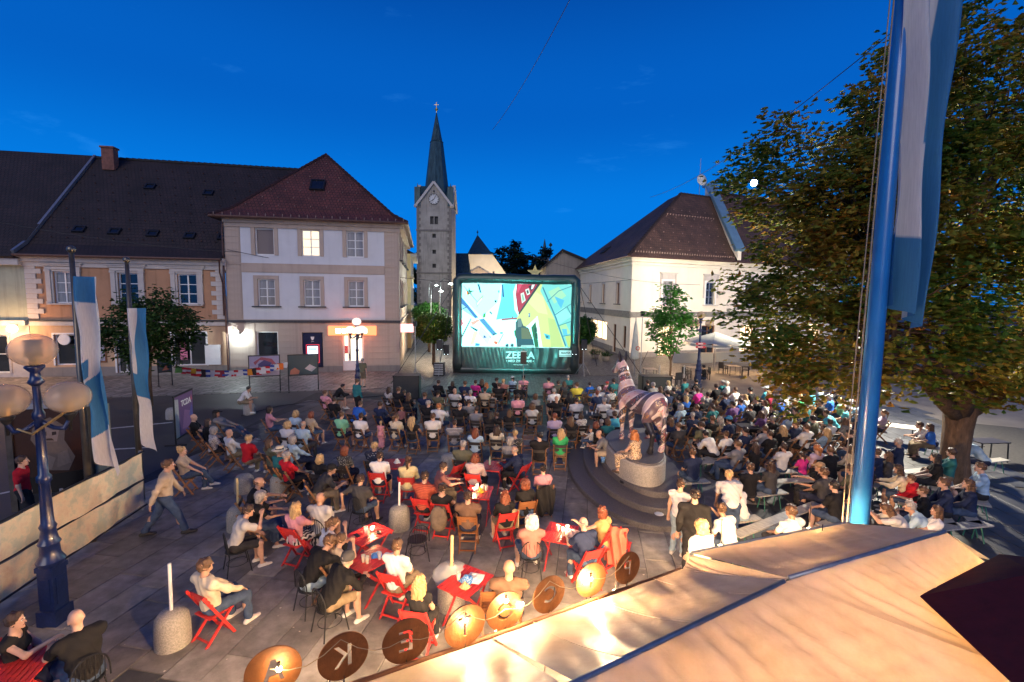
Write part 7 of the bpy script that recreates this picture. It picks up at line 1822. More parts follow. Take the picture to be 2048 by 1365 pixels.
# ------------------------------------------------------------------ chairs, tables, bollards
M_red = mat('red_paint', (.52, .035, .032), .42, .18, 9, bump=.1)
M_redd = mat('red_paint_worn', (.42, .03, .035), .5, .25, 9)
M_cwood = mat('chair_beech', (.30, .145, .065), .5, .3, 9, stretch=(1, 1, 5))
M_cdark = mat('chair_dark', (.032, .028, .028), .5, .25, 9)
M_chw = mat('chair_walnut', (.22, .085, .03), .45, .3, 9, stretch=(1, 1, 5))
def bars(*a): 
    mb = MB()
    for p in a: mb.bar(*p)
    return mb
_ch = {}
def chair_parts(kind):
    if kind in _ch: return _ch[kind]
    P = []
    if kind in 'FRK':
        fr, sl = {'F': (M_cwood, M_cdark), 'R': (M_red, M_red), 'K': (M_chw, M_chw)}[kind]
        for s in (-1, 1):
            P.append(('post', bars(((s * .205, .20, 0), (s * .205, -.29, .88), .026, .042, (0, 1, 0))).mesh('post', fr), None))
            P.append(('leg', bars(((s * .172, -.27, 0), (s * .172, .17, .455), .024, .040, (0, 1, 0))).mesh('leg', fr), None))
        n = 5; m = MB().box((0, 0, 0), (.375, .066 if kind != 'F' else .075, .018)).mesh('seat_slat', sl if kind != 'F' else fr)
        if kind == 'F':
            mb = MB(); [mb.box((0, -.17 + k * .085, .452), (.375, .075, .018)) for k in range(n)]; P.append(('seat', mb.mesh('seat', fr), None))
        else:
            for k in range(n): P.append(('seat_slat', m, (0, -.16 + k * .082, .452)))
        P.append(('stretcher', bars(((-.172, -.20, .07), (.172, -.20, .07), .02, .03)).mesh('stretcher', fr), None)); P.append(('stretcher', bars(((-.19, .15, .09), (.19, .15, .09), .02, .03)).mesh('stretcher', fr), None))
        hs = (.66, .80) if kind == 'F' else (.645, .725, .805)
        b = MB().bar((-.20, 0, 0), (.20, 0, 0), .018, .092 if kind == 'F' else .058).mesh('back_slat', sl)
        for z in hs: P.append(('back_slat', b, (0, .20 - z * .49 / .88 + .022, z)))
    elif kind == 'W':
        mb = MB(); mb.lathe([(.001, .44), (.20, .44), (.21, .45), (.20, .462), (.001, .462)], 20); P.append(('seat', mb.mesh('seat', M_metal_dark), None))
        for sx in (-1, 1):
            for sy in (-1, 1): P.append(('leg', MB().tube([(sx * .15, sy * .15, .44), (sx * .21, sy * .22, 0)], .011, 6).mesh('leg', M_metal_dark), None))
        bow = [(math.cos(a) * .21, -.17 - .04 * math.sin(a), .45 + .40 * math.sin(a) ** .6) for a in [math.pi * k / 16 for k in range(17)]]
        P.append(('back_frame', MB().tube(bow, .011, 6).mesh('back_frame', M_metal_dark), None))
        for k in range(7):
            x = -.15 + k * .05; zt = .45 + .40 * (1 - (x / .21) ** 2) ** .3; P.append(('back_bar', MB().tube([(x, -.17, .455), (x, -.205, zt - .005)], .006, 5).mesh('back_bar', M_metal_dark), None))
        P.append(('stretcher', MB().tube([(math.cos(a) * .18, math.sin(a) * .19, .2) for a in [math.tau * k / 16 for k in range(17)]], .007, 5).mesh('stretcher', M_metal_dark), None))
    _ch[kind] = P; return P
CH_NAME = {'F': ('folding_chair', 'wooden folding chair', 'folding chairs of the audience'), 'R': ('red_folding_chair', 'red slatted folding chair', 'red folding chairs of the café tables'), 'K': ('wooden_chair', 'varnished brown slatted folding chair', 'varnished wooden folding chairs'), 'W': ('wire_chair', 'black wire-backed metal chair', 'black wire chairs')}
def chair(kind, loc, rz, label):
    nm, _, gr = CH_NAME[kind]; t_ = thing(nm, label, 'chair', loc, rz, gr)
    for n, me, l in chair_parts(kind): put(n, me, t_, l)
    return t_
def red_table(px, py, rz, label, w=.62, d=.78, h=.72, light=True):
    g_ = at_z(px, py, h); t_ = thing('red_table', label, 'table', (g_.x, g_.y, 0), rz, 'red slatted folding tables')
    m = MB().box((0, 0, 0), (.058, d, .018)).mesh('top_slat', M_red); n = 9
    for k in range(n): put('top_slat', m, t_, (-w / 2 + .034 + k * (w - .068) / (n - 1), 0, h))
    [put('apron', bars(((-w / 2, y_, h - .03), (w / 2, y_, h - .03), .022, .035)).mesh('apron', M_redd), t_) for y_ in (-d / 2 + .06, d / 2 - .06)]
    for s in (-1, 1):
        for q in (-1, 1): put('leg', bars(((s * (w / 2 - .06 - .02 * (q > 0)), q * (d / 2 - .10), h - .04), (s * (w / 2 - .06 - .02 * (q > 0)), -q * (d / 2 - .05), 0), .022, .038, (0, 1, 0))).mesh('leg', M_redd), t_)
    return t_, Vector((g_.x, g_.y, h + .01))
M_plas = mat('clear_plastic', (.75, .78, .78), .12, .05, 5, spec=.6)
def clear_mat(name, tint, mixf):
    t = NT(name); b = t.b; b.inputs['Base Color'].default_value = (*tint, 1); b.inputs['Roughness'].default_value = .08; b.inputs['Specular IOR Level'].default_value = .8
    tr = t.add('ShaderNodeBsdfTransparent'); mx = t.add('ShaderNodeMixShader'); mx.inputs[0].default_value = mixf; t.link(tr.outputs[0], mx.inputs[1]); t.link(b.outputs[0], mx.inputs[2]); t.link(mx.outputs[0], t.n['Material Output'].inputs['Surface']); return t.m
M_cup = clear_mat('cup_plastic', (.8, .82, .82), .35); M_beer = mat('beer', (.55, .25, .04), .2, .1, 5); M_cola = mat('cola', (.05, .015, .01), .2, .1, 5); M_water = clear_mat('water_glass', (.6, .7, .75), .3)
cupm = MB().lathe([(.028, 0), (.040, .13), (.038, .13), (.026, .006)], 14, cap=False).mesh('cup', M_cup, True)
drk = {k: MB().lathe([(.001, .006), (.026, .006), (.034, h_), (.001, h_)], 12).mesh('drink', m_, True) for k, m_, h_ in (('beer', M_beer, .085), ('cola', M_cola, .075), ('water', M_water, .06))}
def cup(p, kind, label):
    t_ = thing('drinking_cup', label, 'cup', p, group='plastic cups on the tables'); put('cup', cupm, t_); put('drink', drk[kind], t_)
def candle(p, label, power=9):
    t_ = thing('candle_glass', label, 'candle', p, group='candle glasses on the tables')
    put('glass', MB().lathe([(.035, 0), (.042, .085), (.040, .085), (.033, .006)], 14, cap=False).mesh('glass', M_cup, True), t_); put('wax', MB().lathe([(.001, .004), (.032, .004), (.032, .035), (.001, .035)], 12).mesh('wax', M_frame), t_)
    put('flame', MB().lathe([(.001, .035), (.011, .05), (.008, .068), (.001, .09)], 8).mesh('flame', emitter('flame', (1, .70, .35), 60), True), t_)
    point('candle_light', (0, 0, .13), (1, .62, .3), power, .02, t_)
M_post_y = mat('pale_post_wood', (.66, .50, .24), .6, .2, 5)
def bollard(px, py, label, post=None, h=.58, r=.25, mat_=None):
    g_ = at_z(px, py); t_ = thing('stone_bollard', label, 'bollard', g_, group='granite bollards')
    put('stone', MB().lathe([(r * .97, -.01), (r, .03), (r * .98, h * .6), (r * .90, h * .82), (r * .68, h * .95), (r * .3, h), (.001, h + .005)], 24).mesh('stone', mat_ or M_stone, True), t_)
    if post:
        o = MB().tube([(0, 0, 0), (.01, 0, post - h)], .026, 8).build('barrier_post', M_post_y if 'yellow' in label else M_frame, None, loc=g_ + Vector((.0, 0, h - .01))); tag(o, ('yellow wooden' if 'yellow' in label else 'white') + ' stick standing on the ' + label.replace(' with a white stick', '').replace(' with a yellow stick', ''), 'post')
bollard(347, 1290, 'granite bollard beside the cream-shirted man with a white stick', 1.35)
bollard(799, 1058, 'granite bollard in the middle of the café chairs with a white stick', 1.15)
bollard(560, 990, 'granite bollard behind the red-shirted man with a white stick', 1.1)
bollard(489, 985, 'granite bollard under the woman in red', None, .52)
bollard(478, 1060, 'granite bollard behind the grey-shirted man with a yellow stick', 1.25)
bollard(903, 1215, 'granite bollard wrapped in plastic bag with a yellow stick', 1.35)
bollard(897, 945, 'bluish granite bollard between the café tables and the rows', None, .6)
bollard(499, 829, 'granite bollard carrying the man in white at the left', None, .52)
bollard(345, 838, 'granite bollard by the purple poster board', None, .5)
g_ = at_z(903, 1215); o = MB().lathe([(.22, .50), (.32, .56), (.34, .64), (.27, .72), (.14, .74), (.06, .80)], 18, cap=False).build('plastic_bag', clear_mat('bag_plastic', (.7, .72, .7), .5), None, True, loc=g_); tag(o, 'crumpled clear plastic bag over the bollard by the front red table', 'plastic bag')
T1, p1 = red_table(737, 1068, -.62, 'red slatted table with a candle beside the middle bollard')
T2, p2 = red_table(742, 1118, -.62, 'red slatted table with beer cups and a blue packet behind the black-clad pair')
T3, p3 = red_table(932, 1163, -.55, 'red slatted table with a blue dotted bag at the front')
T4, p4 = red_table(1120, 1066, -.35, 'red slatted table with candle and beers left of the plinth steps')
T5, p5 = red_table(958, 985, -.10, 'red slatted table with a candle and three cups in the middle')
T6, p6 = red_table(985, 932, -.25, 'red slatted table with a bottle before the man in the navy waistcoat')
T7, p7 = red_table(785, 928, .1, 'small table with a napkin box between the man in white and the woman in yellow')
T8, p8 = red_table(40, 1330, .3, 'red slatted table at the bottom left corner')
def off(p, x, y, z=0): return p + Vector((x, y, z))
candle(off(p1, .05, .10), 'candle burning on the table beside the middle bollard', 14); cup(off(p1, -.06, .02), 'water', 'clear cup by the candle on the middle table'); cup(off(p1, .02, -.08), 'beer', 'beer cup by the candle on the middle table')
cup(off(p2, -.10, -.12), 'beer', 'left beer cup on the table of the black-clad pair'); cup(off(p2, -.02, -.16), 'beer', 'middle beer cup on the table of the black-clad pair'); cup(off(p2, .16, -.02), 'water', 'water cup on the table of the black-clad pair')
cup(off(p3, -.13, .02), 'beer', 'beer cup on the front red table'); 
cup(off(p4, -.04, .06), 'beer', 'tall beer cup on the table left of the steps'); cup(off(p4, .16, .05), 'cola', 'dark drink cup on the table left of the steps'); cup(off(p4, .05, -.14), 'beer', 'second beer cup on the table left of the steps'); candle(off(p4, .06, .02), 'candle burning on the table left of the plinth steps', 14)
cup(off(p5, -.05, .17), 'water', 'clear cup at the back of the middle candle table'); cup(off(p5, .08, .12), 'beer', 'beer cup on the middle candle table'); cup(off(p5, .17, .10), 'beer', 'right beer cup on the middle candle table'); candle(off(p5, -.12, .05), 'candle burning on the middle table with three cups', 14)
o = MB().lathe([(.03, 0), (.035, .02), (.035, .14), (.014, .20), (.014, .25)], 12).build('bottle', clear_mat('bottle_glass', (.35, .45, .4), .55), None, True, loc=off(p6, -.08, .05)); tag(o, 'clear bottle on the table before the man in the navy waistcoat', 'bottle')
def crumple(name, p, size, m, label, cat, h=.10):
    mb = MB(); mb.grid(lambda u, v: ((u - .5) * size * (1 - .25 * abs(v - .5)), (v - .5) * size, .008 + h * math.sin(math.pi * u) * math.sin(math.pi * v) * (.7 + .6 * noise.noise(Vector((u * 5 + p.x, v * 5, p.y))))), 10, 10)
    return tag(mb.build(name, m, None, loc=p, rz=rnd.random() * 3), label, cat)
M_dot = spotted('blue_dotted_paper', (.05, .20, .50), (.7, .7, .7), 60, .3)
crumple('paper_bag', off(p3, .02, .0), .24, M_dot, 'blue paper bag with white dots on the front red table', 'bag', .12); crumple('napkin', off(p3, .14, .06), .3, M_frame, 'white crumpled napkin on the front red table', 'napkin', .05); crumple('snack_box', off(p3, .0, -.18), .16, mat('card_brown', (.5, .34, .18), .8), 'small open card box on the front red table', 'box', .1)
crumple('napkin', off(p4, .22, -.05), .34, mat('pink_paper', (.75, .5, .46), .8), 'pinkish crumpled paper on the table left of the steps', 'paper', .12); crumple('snack_bag', off(p5, .05, -.02), .14, mat('yellow_foil', (.7, .42, .03), .35, metal=.3), 'yellow snack bag on the middle candle table', 'snack bag', .14)
crumple('napkin', off(p7, .12, .05), .18, M_frame, 'pale napkin heap beside the woman in yellow', 'napkin', .16); crumple('blue_packet', off(p2, .08, .08), .2, mat('blue_packet', (.05, .16, .5), .5), 'blue packet on the table of the black-clad pair', 'packet', .09)
o = MB().box((0, 0, .006), (.075, .15, .010)).build('mobile_phone', M_black, None, loc=off(p1, -.2, -.1), rz=.8); tag(o, 'black mobile phone lying on the middle candle table', 'phone')
t_ = thing('ashtray', 'dark ashtray on the middle table beside the candle', 'ashtray', off(p1, .2, .02)); MB().lathe([(.02, .003), (.05, .003), (.055, .03), (.045, .03), (.04, .012), (.001, .012)], 16).build('dish', M_metal_dark, t_, True)
# dark side tables among the rows
def dark_table(px, py, w, d, label, h=.70, top=None, rz=0):
    g_ = at_z(px, py, h); t_ = thing('side_table', label, 'table', (g_.x, g_.y, 0), rz)
    put('top', MB().box((0, 0, h), (w, d, .03)).mesh('top', top or M_cdark), t_)
    for s in (-1, 1):
        for q in (-1, 1): put('leg', MB().bar((s * (w / 2 - .05), q * (d / 2 - .05), h - .015), (s * (w / 2 - .03), q * (d / 2 - .03), 0), .03, .03).mesh('leg', M_metal_dark), t_)
    return Vector((g_.x, g_.y, h + .015))
for px, py, w, d, lb in ((1183, 829, .8, .6, 'dark square table with glasses in front of the zebra'), (1515, 853, 1.4, .8, 'dark table with glasses in the right-hand audience'), (1035, 805, .6, .6, 'small dark table with a glowing light in the middle rows'), (1230, 858, .7, .6, 'dark table with a bottle beside the granite drum')):
    p = dark_table(px, py, w, d, lb)
    for k in range(3): cup(off(p, -.2 + .2 * k, rnd.uniform(-.15, .15)), 'water', ('left', 'middle', 'right')[k] + ' clear glass on the dark table ' + {1183: 'in front of the zebra', 1515: 'in the right-hand audience', 1035: 'in the middle rows', 1230: 'beside the granite drum'}[px])
M_white_t = mat('white_table', (.62, .56, .46), .5)
dark_table(1790, 852, 1.3, .7, 'cream folding table by the street right of the pole', top=M_white_t, rz=-.5); dark_table(1975, 882, 1.1, .6, 'dark table with clutter at the right edge', top=M_cdark, rz=.1)
# long benches of the right-hand audience
M_bench = mat('bench_board', (.40, .38, .33), .5, .3, 6, stretch=(6, 1, 1)); M_bleg = mat('bench_green_steel', (.05, .20, .13), .5)
BENCHES = []
def bench(a, b, label, z=.45):
    if not isinstance(a, Vector): a, b = at_z(*a, z), at_z(*b, z)
    BENCHES.append((a, b)); m_ = (a + b) / 2; d = b - a; L = d.length; t_ = thing('bench', label, 'bench', (m_.x, m_.y, 0), math.atan2(d.y, d.x), 'beer-garden benches')
    put('board', MB().box((0, 0, z - .015), (L, .27, .03)).mesh('board', M_bench), t_)
    for s in (-1, 1):
        for q in (-1, 1): put('leg', MB().tube([(s * (L / 2 - .25), q * .05, z - .03), (s * (L / 2 - .22), q * .13, 0)], .014, 6).mesh('leg', M_bleg), t_)
bench((1385, 925), (1500, 922), 'pale bench under the bending man in white'); bench((1470, 965), (1660, 958), 'pale bench with the white-shirted man and popcorn tub'); bench((1640, 1005), (1470, 1070), 'bench in front of the farther stall'); bench((1755, 950), (1860, 938), 'bench left of the chestnut trunk'); bench((1770, 1065), (1975, 1046), 'bench right of the blue pole with white edge'); bench((1905, 930), (2010, 918), 'bench with the blue figure right of the trunk')
p = at_z(1508, 968, .45); t_ = thing('popcorn_tub', 'blue popcorn tub with white dots on the bench', 'tub', p); MB().lathe([(.055, 0), (.075, .19), (.072, .19), (.05, .01)], 16).build('tub', M_dot, t_, True); m = MB(); [m.ball((rnd.uniform(-.05, .05), rnd.uniform(-.05, .05), .185), .02, 6, 4) for _ in range(14)]; m.build('popcorn', mat('popcorn', (.75, .65, .4), .8), t_)['kind'] = 'stuff'
p = at_z(1206, 925, .48); t_ = thing('popcorn_tub', 'blue popcorn tub with white dots on the plinth step', 'tub', p); MB().lathe([(.055, 0), (.075, .19), (.072, .19), (.05, .01)], 16).build('tub', M_dot, t_, True)
p = at_z(1318, 1030, .32); t_ = thing('paper_plate', 'white paper plate left on the plinth steps', 'plate', p); MB().lathe([(.001, .005), (.07, .005), (.11, .02), (.112, .022), (.07, .010), (.001, .010)], 20).build('plate', M_frame, t_, True)
# café terrace behind the right-hand rows
def cafe_chair(px, py, rz, label):
    g_ = at_z(px, py); t_ = thing('cafe_armchair', label, 'chair', g_, rz, 'dark café armchairs'); m = M_cdark
    put('seat', MB().box((0, 0, .44), (.48, .46, .05)).mesh('seat', m), t_); put('backrest', MB().box((0, -.23, .68), (.46, .04, .42)).mesh('backrest', m), t_)
    for s in (-1, 1):
        put('armrest', MB().box((s * .25, 0, .65), (.05, .46, .035)).mesh('armrest', m), t_)
        for q in (-1, 1): put('leg', MB().box((s * .21, q * .2, .31), (.04, .04, .64)).mesh('leg', m), t_)
for px, py, rz, lb in ((1373, 760, -1.4, 'dark café armchair left of the blue lamp facing right'), (1411, 760, 1.5, 'dark café armchair right of the blue lamp'), (1446, 748, -1.2, 'dark café armchair under the tree leaves'), (1490, 752, 1.2, 'dark café armchair at the right end of the terrace'), (1352, 772, .3, 'dark café armchair nearest the young tree stakes')): cafe_chair(px, py, rz, lb)
for px, py, lb in ((1388, 735, 'square café table with a menu stand by the blue lamp'), (1466, 732, 'square café table under the tree leaves'), (1300, 738, 'café table with glasses left of the young tree')): dark_table(px, py, .8, .8, lb, top=mat('table_top_pale', (.42, .33, .24), .4))
def parasol_open(px, py, y, r, label, c=(.46, .48, .42)):
    p = at_y(px, py, y); t_ = thing('cafe_parasol', label, 'parasol', (p.x, y, 0), .3); m = mat('parasol_cloth', c, .8, .15, 3)
    n = 8
    for k in range(n):
        a, b = k * math.tau / n, (k + 1) * math.tau / n
        e1, e2 = Vector((math.cos(a) * r, math.sin(a) * r, p.z - .75)), Vector((math.cos(b) * r, math.sin(b) * r, p.z - .75)); top = Vector((0, 0, p.z))
        mb = MB(); mb.grid(lambda u, v: e1.lerp(e2, u).lerp(top, v) + Vector((0, 0, -.10 * math.sin(math.pi * u) * (1 - v) - .12 * v * (1 - v))), 5, 6); mb.build('panel', m, t_, True)
        MB().box(((e1.x + e2.x) / 2, (e1.y + e2.y) / 2, p.z - .93), ((e2 - e1).length * .98, .01, .18), math.atan2(e2.y - e1.y, e2.x - e1.x)).build('valance', m, t_)
    MB().tube([(0, 0, 0), (0, 0, p.z)], .035, 8).build('pole', M_metal_grey, t_)
parasol_open(1432, 664, 36, 2.3, 'wide pale café parasol right of the blue lamp'); parasol_open(1520, 668, 35, 2.2, 'second wide pale café parasol among the tree leaves'); parasol_open(1610, 672, 34, 2.2, 'third pale café parasol deeper under the tree', (.5, .5, .46))
p = at_z(1268, 752); t_ = thing('closed_parasol', 'tall closed pale parasol behind the zebra with a red round mark', 'parasol', p); MB().lathe([(.02, 4.05), (.10, 3.7), (.20, 2.6), (.28, 1.5), (.30, 1.25), (.20, 1.2)], 14).build('cloth', mat('parasol_pale', (.50, .52, .46), .8, .2, 3, stretch=(6, 6, .4), bump=.5), t_, True); MB().tube([(0, 0, 0), (0, 0, 4.15)], .035, 8).build('pole', M_metal_grey, t_)
MB().lathe([(.10, 0), (.15, 0), (.15, .02), (.10, .02)], 18, cap=False).build('red_mark', mat('red_print', (.5, .06, .05), .6), t_, loc=(.12, -.28, 2.0)).rotation_euler = (math.pi / 2, 0, 0)
for px0, px1, py, lb in ((1345, 1425, 735, 'low grey glass windbreak of the café terrace behind the lamp'), (1430, 1520, 733, 'low grey glass windbreak of the café terrace under the tree')):
    a, b = at_z(px0, py), at_z(px1, py); t_ = thing('windbreak', lb, 'windbreak', a); d = b - a
    put('panel', bars((Vector((0, 0, .75)), d + Vector((0, 0, .75)), .02, .8)).mesh('panel', clear_mat('windbreak_glass', (.25, .32, .42), .6)), t_); put('rail', bars((Vector((0, 0, 1.18)), d + Vector((0, 0, 1.18)), .05, .05)).mesh('rail', M_metal_grey), t_)
    for k in (0, 1): put('post', MB().tube([d * k, d * k + Vector((0, 0, 1.2))], .03, 6).mesh('post', M_metal_grey), t_)
# flower tubs against the lane wall
for px, py, lb in ((1190, 718, 'flower tub by the lit shop window'), (1212, 722, 'second flower tub by the lit shop window')):
    t_ = thing('flower_tub', lb, 'planter', at_z(px, py)); MB().lathe([(.28, 0), (.36, .42), (.33, .42), (.3, .36)], 14).build('tub', M_plinth, t_, True)
    P, ow, K = crown_points([(0, 0, .62, .42, .42, .26)], 260, gg, .09, .6, 40); put('foliage', leaf_mesh('foliage', P, .14, GREEN + [((.35, .05, .08), 1.5)], 2, outward=ow), t_)
# floodlight on a mast beyond the tree, the lamp that shines on the cream building
p = at_y(1722, 655, 20.5); t_ = thing('floodlight', 'dazzling white floodlight on a mast beside the blue flagpole', 'floodlight', (p.x, 20.5, 0)); MB().tube([(0, 0, 0), (0, 0, p.z)], .07, 8).build('mast', M_metal_grey, t_); MB().ball((0, -.12, p.z), .17, 12, 8).build('lamp', emitter('flood_glow', (.95, .98, 1), 60), t_, True); MB().box((0, .05, p.z), (.5, .25, .38)).build('housing', M_metal_dark, t_)
point('flood_light', (0, -.5, p.z + .1), (1, .90, .72), 4200, .25, t_)
def added_flood(px, py, y, pw, lb, c=(1, .86, .68)):  # floodlight added to brighten the cream building
    p = at_y(px, py, y); t_ = thing('added_floodlight', lb, 'floodlight', (p.x, y, 0)); MB().tube([(0, 0, 0), (0, 0, p.z)], .06, 7).build('mast', M_metal_grey, t_); MB().box((0, 0, p.z), (.4, .3, .16)).build('housing', M_metal_dark, t_); MB().box((0, .17, p.z), (.3, .03, .12)).build('lamp', emitter('added_flood_glow', c, 12), t_)
    l_ = point('flood_light', (0, .1, p.z + .05), c, pw, .2, t_); d_ = bpy.data.lights.new('flood_light', 'SPOT'); d_.energy = pw; d_.color = c; d_.spot_size = math.radians(125); d_.spot_blend = .6; d_.shadow_soft_size = .2; l_.data = d_
    l_.rotation_euler = (Vector((25, 48, 7.0)) - Vector((p.x, y, p.z))).to_track_quat('-Z', 'Y').to_euler()

# ------------------------------------------------------------------ people
HC = {'k': ('black', (.018, .014, .013)), 'd': ('dark brown', (.045, .026, .018)), 'b': ('brown', (.095, .052, .028)), 'g': ('grey', (.28, .26, .245)), 'w': ('white', (.62, .58, .52)), 'y': ('blonde', (.42, .28, .13)), 'a': ('auburn', (.17, .05, .025)), 'r': ('ginger', (.36, .13, .04)), 'x': ('', (.2, .12, .08))}
HSN = {'s': 'short %s hair', 'l': 'long %s hair', 'L': 'thick long %s hair', 'o': 'bobbed %s hair', 'p': '%s ponytail', 'n': '%s hair bun', 'c': 'curly %s hair', 't': 'thinning %s hair'}
TC = {'white': (.70, .68, .65), 'cream': (.62, .54, .40), 'black': (.018, .018, .02), 'navy': (.022, .032, .075), 'grey': (.22, .215, .215), 'lightgrey': (.44, .43, .42), 'darkgrey': (.055, .055, .06), 'red': (.50, .018, .03), 'pink': (.68, .30, .34), 'magenta': (.62, .04, .26), 'green': (.05, .42, .14), 'mint': (.20, .50, .30), 'teal': (.03, .16, .17), 'olive': (.13, .13, .085), 'yellow': (.55, .46, .06), 'butter': (.66, .55, .28), 'beige': (.46, .37, .27), 'tan': (.44, .28, .12), 'lightblue': (.36, .50, .62), 'blue': (.03, .13, .50), 'cyan': (.10, .48, .58), 'purple': (.14, .07, .20), 'lilac': (.45, .36, .50), 'brown': (.14, .085, .06), 'rose': (.36, .15, .13), 'burgundy': (.22, .015, .04), 'orange': (.6, .2, .05)}
TN = {'lightgrey': 'light grey', 'darkgrey': 'dark grey', 'lightblue': 'light blue', 'butter': 'pale yellow', 'rose': 'dusty rose'}
GN = {'tee': 'T-shirt', 'long': 'long-sleeved top', 'tank': 'sleeveless top', 'hoodie': 'hooded top', 'dress': 'dress'}
BC = {'jeans': (.055, .085, .15), 'dark': (.028, .028, .032), 'lightjeans': (.28, .38, .46), 'shorts': (.10, .09, .085), 'navy': (.025, .03, .06), 'khaki': (.22, .17, .11), 'beige': (.40, .32, .23), 'white': (.6, .58, .55)}
